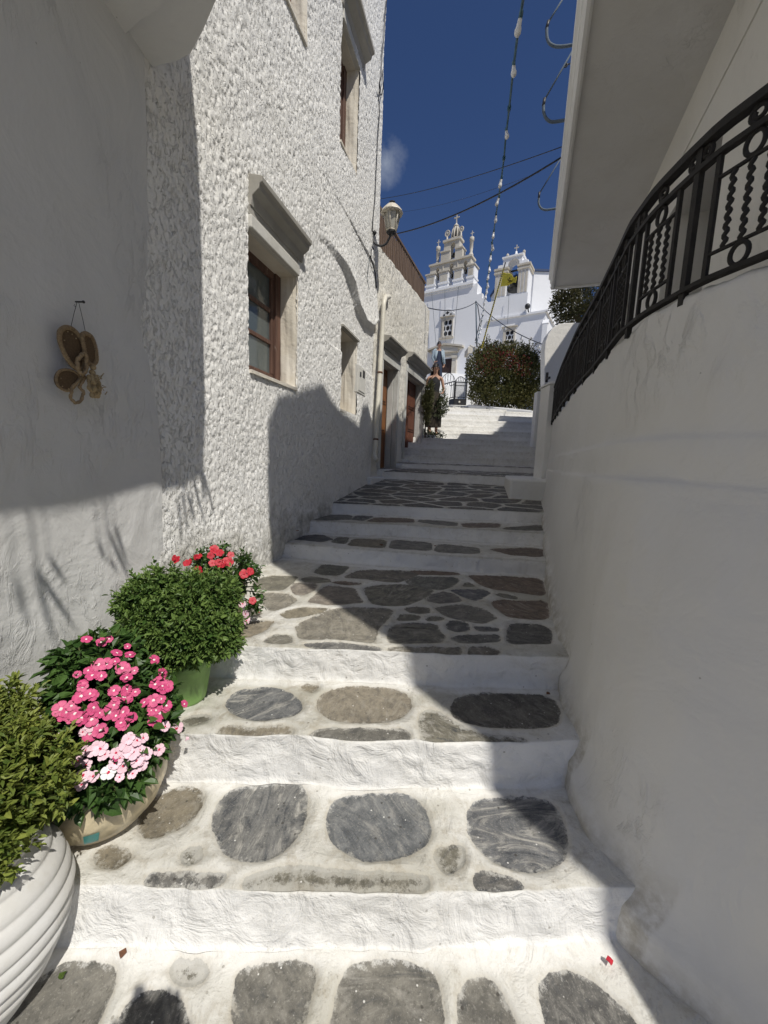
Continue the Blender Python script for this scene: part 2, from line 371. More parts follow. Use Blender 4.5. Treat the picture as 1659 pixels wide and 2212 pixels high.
M['pipe'] = m_plain('cream_plastic_pipe', (.68, .65, .56), .45, .08, 8)
M['meter'] = m_plain('off_white_meter_box', (.70, .69, .64), .5, .06, 10)
M['lampcap'] = m_plain('cream_lamp_enamel', (.58, .53, .44), .5, .1, 20); M['lampglass'] = m_plain('frosted_lamp_glass', (.42, .40, .34), .25, .08, 14)
M['green'] = m_plain('green_pot_plastic', (.20, .36, .10), .45, .22, 14, 30, .001)
M['potwhite'] = m_white('white_ribbed_ceramic', base=(.66, .66, .65), dirt=(.42, .39, .32), amt=.7, fine=.001, lump=.001, fs=90, ls=15)
M['potcream'] = m_plain('crackled_cream_glaze', (.58, .50, .34), .35, .4, 17, 22, .002); M['teal'] = m_plain('teal_glaze', (.05, .30, .29), .35, .2, 30)
M['soil'] = m_plain('potting_soil', (.06, .04, .025), .95, .4, 60, 80, .006)
M['jute'] = m_plain('braided_straw', (.33, .24, .14), .9, .35, 120, 160, .003); M['jutedark'] = m_plain('brown_burlap', (.13, .085, .045), .95, .3, 150, 260, .0015)
M['dried'] = m_plain('dried_flower_straw', (.42, .32, .18), .9, .3, 90, 140, .003)
M['cable'] = m_plain('black_cable', (.02, .02, .022), .5, .1); M['cabteal'] = m_plain('teal_cable_sheath', (.03, .10, .13), .5, .3, 20)
M['bulb'] = m_plain('white_bulb_glass', (.72, .72, .72), .25, .05); M['bluerope'] = m_plain('grey_blue_wound_cord', (.11, .14, .17), .85, .35, 90, 130, .003)
M['basil'] = m_leaf('basil_leaf', (.065, .13, .028), (.23, .33, .085)); M['basil2'] = m_leaf('yellowing_basil_leaf', (.08, .13, .022), (.31, .35, .075))
M['vinca'] = m_leaf('periwinkle_leaf', (.038, .085, .022), (.10, .185, .045), .35); M['stem'] = m_plain('green_brown_stem', (.10, .11, .04), .7, .3, 40)
M['pink'] = m_plain('magenta_petal', (.56, .065, .19), .55, .2, 60); M['pale'] = m_plain('pale_pink_petal', (.80, .55, .63), .55, .12, 60)
M['redp'] = m_plain('red_petal', (.46, .012, .03), .55, .2, 60); M['eyew'] = m_plain('white_flower_eye', (.85, .78, .75), .6, .05); M['eyer'] = m_plain('crimson_flower_eye', (.55, .01, .06), .6, .1)
M['boug'] = m_leaf('bougainvillea_leaf', (.035, .052, .014), (.17, .15, .045), .55, .2); M['bract'] = m_leaf('dark_red_bract', (.09, .012, .012), (.22, .025, .025), .6, .3)
M['olive'] = m_leaf('olive_leaf', (.045, .06, .028), (.13, .15, .07), .5, .15); M['feather'] = m_leaf('feathery_leaf', (.06, .07, .028), (.16, .16, .07), .7, .2)
M['treel'] = m_leaf('dark_tree_leaf', (.035, .045, .015), (.12, .10, .035), .55, .2); M['bark'] = m_plain('bark', (.10, .075, .05), .9, .4, 30, 50, .006)
M['dblue'] = m_plain('deep_blue_dome_paint', (.02, .045, .12), .5, .1); M['shutter'] = m_plain('navy_shutter_paint', (.012, .02, .06), .5, .2, 20)
M['flag'] = m_plain('yellow_flag_cloth', (.62, .52, .06), .8, .12, 4); M['flagb'] = m_plain('black_flag_print', (.05, .045, .01), .8, .1); M['ropey'] = m_plain('black_rope', (.03, .03, .03), .8, .1)
M['bell'] = m_plain('dark_bronze', (.05, .045, .03), .45, .3, 12, metal=.6); M['hole'] = m_plain('dark_interior', (.012, .012, .014), .9, .1)
M['grout'] = m_white('doorframe_stone', base=(.58, .58, .55), dirt=(.34, .33, .30), amt=.8, fine=.002, lump=.003, fs=60, ls=12)
M['terr'] = m_plain('dry_hillside_earth', (.28, .24, .17), .95, .3, .4, 3, .05)
M['skin'] = m_plain('skin', (.45, .26, .18), .55, .08, 20); M['hair'] = m_plain('dark_brown_hair', (.025, .016, .012), .6, .3, 80)
M['blackcloth'] = m_plain('black_cloth', (.015, .015, .017), .9, .2, 30); M['skirt'] = m_plain('dark_brown_skirt', (.035, .028, .02), .9, .25, 12)
M['denim'] = m_plain('pale_denim', (.30, .37, .42), .9, .2, 30); M['navy'] = m_plain('navy_dress', (.02, .03, .06), .9, .2, 20); M['grey'] = m_plain('grey_trousers', (.06, .065, .075), .9, .2, 20)
M['rust'] = m_plain('rusty_brown', (.14, .06, .03), .85, .4, 40)
M['white_solid'] = m_plain('white_enamel', (.75, .75, .74), .5, .05)
# ------------------------------------------------------------------ paving data (stone outlines measured on the treads)
def _br(c, k=1.22): return tuple(min(.4, x*k) for x in c)
def conv(L, ox, oy, s): return [[(ox+x*s, oy+y*s) for x, y in p] for p in L]
LAND0 = [[(110,2083),(245,2093),(240,2130),(205,2212),(45,2290),(-20,2260)],
 [(265,2225),(272,2185),(290,2158),(320,2145),(350,2145),(385,2165),(405,2210),(400,2260),(270,2270)],  # round dark stone, with the photographer's shadow taken into its tone
 [(520,2095),(600,2083),(675,2092),(668,2150),(650,2207),(580,2212),(512,2200),(514,2140)],
 [(762,2088),(850,2080),(905,2086),(938,2112),(950,2180),(955,2270),(690,2290),(722,2215),(740,2130)],
 [(1003,2140),(1035,2112),(1070,2128),(1095,2180),(1130,2270),(1000,2270),(996,2180)],
 [(1170,2125),(1190,2103),(1225,2101),(1290,2138),(1340,2180),(1385,2235),(1400,2280),(1200,2280),(1178,2180)],
 [(375,2075),(440,2070),(445,2105),(410,2115),(380,2105)]]
TR1 = [[(302,1765),(324,1726),(382,1706),(418,1706),(432,1722),(425,1751),(389,1787),(331,1809),(308,1798)],
 [(461,1779),(470,1745),(500,1712),(536,1704),(638,1704),(657,1719),(656,1767),(635,1815),(590,1851),(524,1856),(480,1833)],
 [(710,1767),(722,1735),(760,1717),(806,1714),(875,1717),(908,1740),(926,1779),(920,1812),(878,1842),(812,1852),(752,1839),(716,1805)],
 [(1013,1743),(1040,1724),(1100,1719),(1160,1719),(1196,1745),(1219,1791),(1217,1839),(1190,1862),(1150,1873),(1100,1868),(1046,1839),(1016,1795)],
 [(938,1833),(998,1824),(998,1858),(962,1885)],
 [(533,1896),(600,1884),(638,1881),(760,1885),(920,1890),(922,1915),(698,1920),(536,1916)],
 [(320,1902),(335,1888),(479,1891),(479,1902),(432,1906),(324,1909)],
 [(1028,1908),(1034,1881),(1088,1893),(1136,1914),(1060,1912)],
 [(209,1845),(230,1830),(252,1837),(281,1850),(252,1870),(216,1866)],
 [(400,1836),(425,1832),(434,1852),(402,1860)]]
TR2 = [[(490,1520),(510,1495),(560,1486),(610,1490),(640,1512),(650,1535),(620,1553),(545,1553),(500,1543)],
 [(687,1520),(706,1495),(752,1484),(844,1486),(881,1502),(886,1527),(867,1549),(807,1557),(729,1555),(694,1540)],
 [(975,1527),(990,1505),(1030,1500),(1143,1500),(1190,1509),(1205,1529),(1203,1562),(1129,1567),(1046,1564),(988,1552)],
 [(653,1479),(687,1479),(678,1493),(660,1490)],
 [(664,1600),(697,1577),(760,1574),(867,1578),(883,1589),(881,1607),(669,1603)],
 [(480,1575),(531,1573),(628,1578),(628,1589),(505,1592),(470,1588)],
 [(917,1534),(940,1530),(991,1571),(1051,1587),(1129,1592),(1138,1602),(1051,1606),(917,1607),(908,1560)],
 [(392,1556),(440,1545),(450,1556),(410,1567)]]
T3A = [[(210,385),(300,310),(420,285),(660,290),(600,350),(520,415),(400,420),(250,400)],
 [(240,460),(400,445),(570,460),(650,520),(550,580),(420,625),(330,550),(270,500)],
 [(500,655),(650,600),(960,595),(870,640),(700,680),(560,690)],
 [(700,310),(800,290),(960,310),(970,345),(860,355),(730,340)],
 [(600,400),(650,350),(850,370),(820,420),(720,465),(640,460)],
 [(820,250),(920,170),(1170,190),(1080,275),(900,270)],
 [(1120,300),(1230,240),(1400,225),(1630,232),(1720,240),(1860,255),(1790,300),(1655,345),(1500,335),(1240,310)],
 [(760,540),(900,420),(950,385),(1210,400),(1250,480),(1300,545),(1100,560),(900,555)],
 [(1315,400),(1450,375),(1640,365),(1760,372),(1920,395),(1990,435),(1890,505),(1740,570),(1500,575),(1400,555),(1350,480)],
 [(650,770),(860,670),(1000,610),(1200,595),(1600,615),(1500,740),(1440,790),(1400,930),(1100,905),(690,880),(680,820)],
 [(100,760),(300,720),(430,720),(330,820),(150,880),(70,870)],
 [(340,915),(450,850),(570,850),(600,880),(590,930),(400,925)],
 [(740,940),(1200,955),(1460,990),(1460,1028),(1200,1010),(760,962)],
 [(160,610),(230,590),(310,650),(200,670),(150,665)],
 [(1000,350),(1060,332),(1300,360),(1150,373)]]
T3B = [[(240,215),(560,215),(690,240),(600,255),(280,245)],
 [(195,320),(290,265),(640,275),(670,300),(600,360),(500,390),(330,360)],
 [(750,250),(1150,265),(1420,290),(1450,440),(1200,400),(950,370),(860,330)],
 [(600,390),(740,380),(900,385),(950,415),(830,485),(700,440)],
 [(385,480),(440,430),(540,405),(640,430),(700,490),(520,505)],
 [(1010,430),(1060,415),(1180,440),(1190,460),(1080,455)],
 [(975,515),(1010,480),(1460,480),(1480,650),(1150,640),(1050,580)],
 [(460,545),(700,518),(850,550),(930,580),(1010,640),(900,685),(700,660),(540,610)],
 [(190,560),(250,545),(390,550),(410,590),(330,600),(240,585)],
 [(120,655),(160,600),(320,620),(290,655)], [(380,655),(450,620),(540,640),(480,660)],
 [(45,800),(60,740),(130,690),(460,690),(500,770),(540,800),(500,850),(60,860)],
 [(570,700),(610,665),(750,685),(760,745),(640,750),(580,730)], [(830,710),(1020,730),(1020,755),(850,750)],
 [(610,820),(700,790),(1030,795),(1030,855),(700,850)],
 [(1120,860),(1130,740),(1160,698),(1430,705),(1490,750),(1505,820),(1480,868),(1250,870)],
 [(40,903),(680,898),(680,948),(100,968)], [(770,960),(780,898),(930,898),(1050,948),(900,965)], [(710,355),(750,310),(820,355)]]
TR3 = conv(T3A, 497.7, 1181.2, .22)+conv(T3B, 829.5, 1181.2, .24)
TR4 = conv([[(310,385),(350,368),(440,362),(500,385),(440,397)],[(500,400),(530,375),(575,375),(560,405)],[(580,415),(610,380),(760,390),(750,428)],
 [(785,430),(800,390),(980,400),(980,440)],[(1005,445),(1030,408),(1215,425),(1215,455)],[(1270,430),(1530,430),(1530,470),(1380,462)]], 497.7, 995.4, .44)
TR5 = conv([[(400,280),(440,262),(590,265),(590,290),(420,290)],[(600,290),(620,268),(700,272),(650,292)],[(670,298),(720,278),(895,285),(895,303)],
 [(925,300),(935,287),(1110,300),(1105,320)],[(1140,305),(1320,307),(1310,328),(1150,325)],[(1360,325),(1530,315),(1530,342),(1340,335)]], 497.7, 995.4, .44)
GREYB, BRN, DK, GRY, RUST, OLV = (.17,.175,.18), (.22,.185,.125), (.085,.085,.088), (.18,.172,.152), (.15,.095,.06), (.145,.135,.10)
CLR = {0: [GRY, DK, GRY, GRY, GRY, DK, OLV], 1: [BRN, GREYB, (.135,.15,.17), (.14,.15,.17), OLV, OLV, DK, DK, BRN, OLV],
       2: [(.11,.12,.135), (.24,.205,.15), (.085,.078,.066), BRN, (.13,.125,.11), BRN, OLV, OLV],
       3: [OLV, (.22,.2,.16), (.22,.19,.13), OLV, (.2,.17,.14), (.11,.11,.085), (.15,.13,.1), (.19,.16,.13), OLV, (.22,.2,.16), (.24,.2,.14), (.16,.15,.12), DK, OLV, RUST,
           RUST, (.12,.12,.1), RUST, (.08,.085,.105), (.13,.12,.11), OLV, RUST, (.15,.14,.12), (.1,.09,.07), OLV, OLV, (.16,.15,.12), DK, DK, (.09,.09,.085), (.06,.058,.055), (.17,.15,.11), (.12,.1,.08), OLV]}
CLR[3] = [_br(c) for c in CLR[3]]; CLR[2] = [_br(c, 1.1) for c in CLR[2]]
def chaikin(p, it=2, k=.22):
    for _ in range(it):
        q = np.roll(p, -1, 0); p = np.stack([p*(1-k)+q*k, p*k+q*(1-k)], 1).reshape(-1, 2)
    return p
def poly_sdf(P, poly):
    a = poly; b = np.roll(poly, -1, 0); out = np.full(len(P), 1e9); ins = np.zeros(len(P), bool)
    for (ax, ay), (bx, by) in zip(a, b):
        dx, dy = bx-ax, by-ay; t = np.clip(((P[:, 0]-ax)*dx+(P[:, 1]-ay)*dy)/(dx*dx+dy*dy+1e-12), 0, 1)
        out = np.minimum(out, np.hypot(P[:, 0]-ax-t*dx, P[:, 1]-ay-t*dy))
        c = (ay > P[:, 1]) != (by > P[:, 1]); xi = ax+(P[:, 1]-ay)/((by-ay) if abs(by-ay) > 1e-12 else 1e-12)*dx
        ins ^= c & (P[:, 0] < xi)
    return np.where(ins, out, -out)

def build_steps(name, keys, xs, ds, stones, label=None, smooth=2, amp=1.0, dirt_t=.95, edged=.12):
    """keys: list of (xcontrols, ycontrols, z or zcontrols, kind); kind of the segment that FOLLOWS: 't' tread, 'r' riser"""
    rows_y = []; rows_z = []; rk = []
    ev = lambda c, x: np.interp(x, c[0], c[1]) if hasattr(c[1], '__len__') else np.full(len(x), float(c[1]))
    L = [(ev((k[0], k[1]), xs), ev((k[0], k[2]), xs), k[3], k[4] if len(k) > 4 else None) for k in keys]
    for i in range(len(L)-1):
        y0, z0, kind, sid = L[i]; y1, z1 = L[i+1][0], L[i+1][1]
        n = max(3, int(math.ceil(np.max(np.hypot(y1-y0, z1-z0))/ds)))
        for j in range(n):
            t = j/n; rows_y.append(y0*(1-t)+y1*t); rows_z.append(z0*(1-t)+z1*t); rk.append((kind, sid))
    rows_y.append(L[-1][0]); rows_z.append(L[-1][1]); rk.append(rk[-1])
    Y = np.array(rows_y); Z = np.array(rows_z); kk = np.array([0 if k[0] == 't' else 1 for k in rk])
    for _ in range(smooth):
        Y[1:-1] = (Y[:-2]+2*Y[1:-1]+Y[2:])/4; Z[1:-1] = (Z[:-2]+2*Z[1:-1]+Z[2:])/4
    X = np.repeat(xs[None], len(Y), 0)
    sidA = np.zeros(Y.shape); vnA = np.zeros(Y.shape); smA = np.zeros(Y.shape); VN = {1: [.1, 1, .45, 1, .3, .3, .5, .8, 0, 0], 2: [.9, .25, .25, 0, .3, .3, .9, 0], 0: [.1, .3, .2, .4, .2, .35, 0]}; SM = {1: [.03, 0, 0, .03, .14, .19, .08, 0, .06, .16], 2: [0, 0, 0, .05, .02, .08, .1, .08], 0: [0, 0, 0, .02, .03, .02, .2]}; sdf = np.full(Y.shape, -.3); col = np.zeros(Y.shape+(4,)); col[..., :3] = .15; col[..., 3] = 1
    for sid in set(k[1] for k in rk if k[1] is not None and k[0] == 't'):
        idx = [i for i, k in enumerate(rk) if k == ('t', sid)]
        P = np.stack([X[idx].ravel(), Y[idx].ravel()], 1); zt = float(np.mean(Z[idx])); s = np.full(len(P), -.3); GROW = {0: .012, 1: .013, 2: .014, 3: .012, 4: .022, 5: .022}; cc = np.full((len(P), 3), .15); ss = np.zeros(len(P)); vv_ = np.full(len(P), .35); sm_ = np.zeros(len(P))
        if isinstance(stones.get(sid), list):
            pal = CLR.get(sid)
            for q, pp in enumerate(stones[sid]):
                w = chaikin(np.array([onz(x, y, zt)[:2] for x, y in pp]), 2, .22 if sid < 3 else .13)
                lo = w.min(0)-.12; hi = w.max(0)+.12; m = np.all((P > lo) & (P < hi), 1)
                if not m.any(): continue
                d = poly_sdf(P[m], w)+GROW.get(sid, 0); c = pal[q % len(pal)] if pal else random.choice([GRY, OLV, DK, BRN, RUST])
                mm = np.where(m)[0]; up = d > s[mm]; s[mm[up]] = d[up]; cc[mm[up]] = c; ss[mm[up]] = (q*.37+.13) % 1; vv_[mm[up]] = VN[sid][q % len(VN[sid])] if sid in VN else (q*.61) % 1*.7; sm_[mm[up]] = SM[sid][q % len(SM[sid])] if sid in SM else 0
        elif stones.get(sid) == 'voronoi':
            gx, gy = .50, .26; r2 = np.random.default_rng(3+ord(str(sid)[0])); cx = np.floor(P[:, 0]/gx).astype(int); cy = np.floor(P[:, 1]/gy).astype(int)
            J = r2.random((64, 64, 5)); best = np.full((len(P), 2), 9.); bi = np.zeros(len(P), int)
            for ax in (-1, 0, 1):
                for ay in (-1, 0, 1):
                    ix, iy = cx+ax, cy+ay; jj = J[ix % 64, iy % 64]
                    sx = (ix+.12+.76*jj[:, 0]+.5*(iy % 2))*gx; sy = (iy+.12+.76*jj[:, 1])*gy
                    d = np.hypot((P[:, 0]-sx)*.55, P[:, 1]-sy); c1 = d < best[:, 0]; c2 = (~c1) & (d < best[:, 1])
                    best[c1, 1] = best[c1, 0]; best[c1, 0] = d[c1]; bi[c1] = ((ix % 64)*64+iy % 64)[c1]; best[c2, 1] = d[c2]
            s = (best[:, 1]-best[:, 0])*.62-.016; pal = np.array([(.10,.10,.095), (.13,.12,.10), (.09,.085,.08), (.12,.10,.08), (.15,.14,.12)]); cc = pal[bi % 5]; ss = (bi*.37) % 1
        sidA[idx] = ss.reshape(len(idx), -1); vnA[idx] = vv_.reshape(len(idx), -1); smA[idx] = sm_.reshape(len(idx), -1); sdf[idx] = s.reshape(len(idx), -1); col[idx, :, :3] = cc.reshape(len(idx), -1, 3)
    ris = np.repeat(kk[:, None], len(xs), 1)
    for _ in range(3): ris = np.vstack([ris[:1], (ris[:-2]+2*ris[1:-1]+ris[2:])/4, ris[-1:]]) if True else ris
    arc = np.cumsum(np.vstack([np.zeros((1, len(xs))), np.hypot(np.diff(Y, axis=0), np.diff(Z, axis=0))]), 0)
    lump = (fbm(X*5, arc*7, 5, 4)-.5); lump2 = fbm(X*24, arc*30, 9, 3)-.5; wob = fbm(X*2.2, Y*1.5+7, 21, 3)-.5
    soft = np.clip(-sdf/.03, 0, 1)
    Z2 = Z+amp*(1-ris)*(lump*.022*(.3+.7*soft)+lump2*.005*soft)-.0045*np.clip((sdf+.006)/.01, 0, 1)+.005*np.exp(-((sdf+.016)/.010)**2)*(1-ris)*np.clip(fbm(X*9, Y*9, 77, 2)*2-.5, 0, 1)
    Y2 = Y-amp*ris*(lump*.03+lump2*.007)+amp*wob*.035+amp*(fbm(X*8, Y*4+3, 55, 3)-.5)*.024
    v = np.stack([X, Y2, Z2], -1).reshape(-1, 3)
    edge = np.clip(fbm(X*1.6, arc*1.9, 33, 4)*1.9-.45, 0, 1)
    ns_ = np.vstack([ris[6:], ris[-6:]*0]); nose = np.clip(ns_, 0, 1)*(ris < .5)
    dirt = np.where(ris > .5, .26*edge, dirt_t*(.5+.5*edge)*(1-.55*nose))*1.0+(1-np.abs(ris-.5)*2)*edged
    me = np_mesh(name, v, grid_faces(*Y.shape)[:, ::-1], True, {'sdf': ('FLOAT', sdf), 'sid': ('FLOAT', sidA), 'vein': ('FLOAT', vnA), 'smear': ('FLOAT', smA), 'scol': ('FLOAT_COLOR', col.reshape(-1, 4)), 'dirt': ('FLOAT', dirt)})
    # make sure the surface faces up
    me.flip_normals() if me.polygons[0].normal.z < 0 else None
    return link(name, me, [M['pave']], kind='structure')

xa = np.arange(-1.6, 1.5, .0095)
K = [([0], [-1.6], 0., 't', 0), ([-.9, -.06, .73], [.985, 1.0, 1.045], 0., 'r'), ([-.9, -.07, .68], [1.01, 1.015, 1.055], .184, 't', 1),
     ([-.79, -.11, .83], [1.39, 1.395, 1.445], .184, 'r'), ([-.79, -.11, .82], [1.40, 1.41, 1.455], .39, 't', 2),
     ([-.67, -.15, .96], [1.80, 1.805, 1.80], .39, 'r'), ([-.66, .02, .93], [1.815, 1.82, 1.815], .562, 't', 3), ([0], [2.1], .562, 't', 3)]
STONES = {0: LAND0, 1: TR1, 2: TR2, 3: TR3, 4: TR4, 5: TR5, 6: 'voronoi', 7: 'voronoi', 8: 'voronoi'}
build_steps('lower_steps', K, xa, .0095, STONES, smooth=4)
xb = np.arange(-1.5, 2.9, .017)
K = [([0], [2.095], .562, 't', 3), ([-.8, -.3, .1, .6, 1.4], [3.50, 3.40, 3.34, 3.28, 3.20], .562, 'r'), ([-.8, -.3, .1, .6, 1.4], [3.52, 3.42, 3.36, 3.30, 3.22], .70, 't', 4),
     ([-.93, .33, 1.6], [4.07, 4.02, 3.84], .70, 'r'), ([-.93, .33, 1.6], [4.09, 4.04, 3.87], .835, 't', 5),
     ([-.85, .35, 1.9], [4.68, 4.60, 4.50], .835, 'r'), ([-.85, .35, 1.9], [4.70, 4.62, 4.54], .97, 't', 6),
     ([-.2, .3, 2.0], [6.55, 6.75, 6.25], [1.18, 1.19, 1.17], 'r'), ([-.2, .3, 2.0], [6.56, 6.77, 6.27], 1.325, 't', 7), ([0, 3], [7.5, 7.4], 1.372, 'r'), ([0, 3], [7.52, 7.42], 1.475, 't', 8), ([0], [7.75], 1.487, 't', 8)]
build_steps('middle_steps', K, xb, .017, STONES, smooth=2, edged=.3)
# upper flight
xc = np.arange(-.2, 7.2, .05)
K = [([0], [7.74], 1.486, 't', None), ([0], [7.95], 1.50, 'r')]
ZS = [(7.96, 1.633), (8.33, 1.79), (8.72, 1.93), (9.15, 2.07), (9.6, 2.235), (10.05, 2.355), (10.55, 2.52), (11.05, 2.72), (12.9, 3.10), (14.2, 3.42), (15.5, 3.66), (17.0, 3.93), (18.5, 4.18), (19.8, 4.40)]
for i, (y, z) in enumerate(ZS):
    K.append(([0], [y], z, 't', None)); ny, nz = ZS[i+1] if i+1 < len(ZS) else (23, 4.45)
    K.append(([0], [ny-.012], z+.01 if i != 7 else z+.2, 'r' if i+1 < len(ZS) else 't'))
K[-1] = ([0], [23], 4.45, 't', None)
o = build_steps('upper_steps', K, xc, .05, {}, smooth=0, amp=.8, dirt_t=.3, edged=.45)
# stairs climbing from the gate to the church door
def church_steps():
    b = MB(); n = 32
    for i in range(n):
        t0, t1 = i/n, (i+1)/n; z = 4.45+(9.55-4.45)*t1
        y0 = 21.0+(36.5-21.0)*t0; y1 = 21.0+(36.5-21)*t1+.3
        xl = lambda y: 2.35+(y-21)*.115; xr = lambda y: 3.95+(y-21)*.20
        b.hexa([(xl(y0), y0, 3.5), (xr(y0), y0, 3.5), (xr(y1), y1, 3.5), (xl(y1), y1, 3.5), (xl(y0), y0, z), (xr(y0), y0, z), (xr(y1), y1, z), (xl(y1), y1, z)])
    return b
obj('church_stairs', church_steps(), [M['white_far']], kind='structure')
# hillside ground, one sheet out to the horizon
gx = np.concatenate([np.linspace(-900, -60, 12), np.linspace(-50, 50, 41), np.linspace(60, 900, 12)]); gy = np.concatenate([np.linspace(-900, -20, 10), np.linspace(-15, 60, 51), np.linspace(80, 1200, 12)])
GX, GY = np.meshgrid(gx, gy); GZ = np.interp(GY, [-50, -1, 1, 4, 7, 11, 20, 37, 60, 1200], [-3, -.3, -.25, .25, .8, 1.9, 3.6, 7.4, 8.0, -20])+np.where((np.abs(GX) > 12) | (GY > 45), 1.2*(fbm(GX*.05, GY*.05, 3)-.5), 0)
link('ground', np_mesh('ground', np.stack([GX, GY, GZ], -1).reshape(-1, 3), grid_faces(*GX.shape), True), [M['terr']], kind='structure')
# ------------------------------------------------------------------ left rough-stucco house
LW = Plane((-1.0, 3.292), 13.9)
UEND = LW.px(812, 600)[0]; USTART = LW.px(343, 1100)[0]-.25
def stucco_grid(pl, us, zs, holes, amp, name, mat, parent, label=None, sc=26., foot=None, shape=None):
    U, Z = np.meshgrid(us, zs)
    n = fbm(U*sc*1.0+Z*sc*.12, Z*sc*.48-U*sc*.15, 11, 3, .5); r = 1-np.abs(fbm(U*sc*.8, Z*sc*.5, 40, 3)*2-1)
    big = fbm(U*1.3, Z*1.1, 70, 3)-.5
    pl_ = np.clip((n-.30)/.20, 0, 1); pl_ = pl_*pl_*(3-2*pl_); Wd = amp*((pl_-.6)*1.0+(r-.6)*.3)*(.75+.5*fbm(U*2.1, Z*2.1, 99, 2))+big*.035
    if shape is not None: Wd = Wd+shape(U, Z)
    hole = np.zeros(U.shape, bool)
    P = pl.p0[None, None]+U[..., None]*pl.T+Wd[..., None]*pl.n+Z[..., None]*np.array([0, 0, 1.])
    F = grid_faces(*U.shape); cu = ((U[:-1, :-1]+U[1:, 1:])/2).ravel(); cz = ((Z[:-1, :-1]+Z[1:, 1:])/2).ravel(); keep = np.ones(len(F), bool)
    for a, b, c, d in holes: keep &= ~((cu > a) & (cu < b) & (cz > c) & (cz < d))
    me = np_mesh(name, P.reshape(-1, 3), F[keep], True)
    if me.polygons[0].normal @ Vector(pl.n) < 0: me.flip_normals()
    return link(name, me, [mat], parent, label)
def snap(a, b, d, extra):
    g = list(np.arange(a, b, d)); 
    for e in extra:
        if a < e < b: i = int(np.argmin(np.abs(np.array(g)-e))); g[i] = e
    return np.array(sorted(set(g+[b])))

u1a, u1b = LW.px(537, 700)[0], LW.px(639, 760)[0]
z1a = LW.px(639, 840)[1]; z1b = LW.px(639, 596)[1]
u2a, u2b = LW.px(735, 200)[0], LW.px(771, 240)[0]; z2a = LW.px(769, 384)[1]; z2b = LW.px(771, 144)[1]
u3a, u3b = LW.px(611, 0)[0]-.0, LW.px(660, 60)[0]; z3a = LW.px(660, 97)[1]; z3b = z3a+1.45
u4a, u4b = LW.px(735, 790)[0], LW.px(768, 800)[0]; z4a = LW.px(756, 893)[1]; z4b = LW.px(769, 737)[1]
HOLES = [(u1a, u1b, z1a, z1b), (u2a, u2b, z2a, z2b), (u3a, u3b, z3a, z3b), (u4a, u4b, z4a, z4b)]
house = thing('stucco_house', LW.P(1.5, 0, .5), 'tall whitewashed house with rough pitted stucco and brown windows, left of the steps', 'house')
us = snap(USTART, UEND, .0092, [h for q in HOLES for h in q[:2]]); zs = snap(.3, 8.9, .0105, [h for q in HOLES for h in q[2:]])
def bulge(U, Z):
    # old wall: leans at the foot, and a swelling shoulder over the small window near the corner
    uc, zc = LW.px(795, 690)[0], LW.px(795, 690)[1]
    # diagonal scar: from above the small window up to the left
    a = np.array(LW.px(748, 615)); c = np.array(LW.px(800, 705)); d = c-a; L2 = d@d
    t = np.clip(((U-a[0])*d[0]+(Z-a[1])*d[1])/L2, 0, 1); dist = np.hypot(U-a[0]-t*d[0], Z-a[1]-t*d[1])
    pl = np.array([LW.px(x, y) for x, y in ((672, 498), (705, 530), (740, 578), (757, 619), (766, 662), (784, 700), (801, 712), (808, 700))])
    P2 = np.stack([U.ravel(), Z.ravel()], 1); m = np.all((P2 > pl.min(0)-.6) & (P2 < pl.max(0)+.6), 1); best = np.full(len(P2), 9.); sg = np.zeros(len(P2))
    for (ax, az), (bx, bz) in zip(pl[:-1], pl[1:]):
        dx, dz = bx-ax, bz-az; tt = np.clip(((P2[m, 0]-ax)*dx+(P2[m, 1]-az)*dz)/(dx*dx+dz*dz), 0, 1); dd = np.hypot(P2[m, 0]-ax-tt*dx, P2[m, 1]-az-tt*dz)
        sc_ = (P2[m, 0]-ax)*(-dz)+(P2[m, 1]-az)*dx; mm = np.where(m)[0]; up = dd < best[mm]-1e-6; best[mm[up]] = dd[up]; sg[mm[up]] = np.sign(sc_[up])
    sd3 = best*sg; env = np.clip((U.ravel()-pl[0, 0])/(pl[3, 0]-pl[0, 0]), 0, 1)**1.3
    hood = np.where(sd3 > -.02, np.clip((sd3+.02)/.07, 0, 1)*np.exp(-np.clip(sd3-.06, 0, 9)/.30), 0)*env*.08
    return hood.reshape(U.shape)+.03*np.exp(-(Z-.75)**2/.06)*np.clip(1-np.abs(U)/6, 0, 1)
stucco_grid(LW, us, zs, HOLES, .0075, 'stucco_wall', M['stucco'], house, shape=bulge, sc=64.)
b = MB()   # masonry core behind the render, with the openings left free
cu = [USTART]+[x for q in sorted(HOLES) for x in ()]+[UEND]
def core(b, u0, u1, z0, z1, w0, w1, holes):
    ue = sorted(set([u0, u1]+[q for h in holes for q in h[:2] if u0 < q < u1])); ze = sorted(set([z0, z1]+[q for h in holes for q in h[2:] if z0 < q < z1]))
    for i in range(len(ue)-1):
        for j in range(len(ze)-1):
            cu, cz = (ue[i]+ue[i+1])/2, (ze[j]+ze[j+1])/2
            if any(h[0] < cu < h[1] and h[2] < cz < h[3] for h in holes): continue
            b.fbox(LW, ue[i], ue[i+1], w0, w1, ze[j], ze[j+1])
core(b, USTART+.02, UEND-.015, .0, 8.85, -.45, -.03, HOLES)
b.fbox(LW, USTART+.02, UEND-.015, -5.0, -.46, 0, 8.85)
obj('wall_core', b, [M['reveal']], house)
# end face of the house towards the sky (rough too)
e0 = LW.P(UEND, 0, 0); EP = Plane((e0[0], e0[1]), 13.9-90)
stucco_grid(EP, np.arange(-.0, 2.6, .02), np.arange(4.3, 8.9, .02), [], .009, 'end_wall', M['stucco'], house)

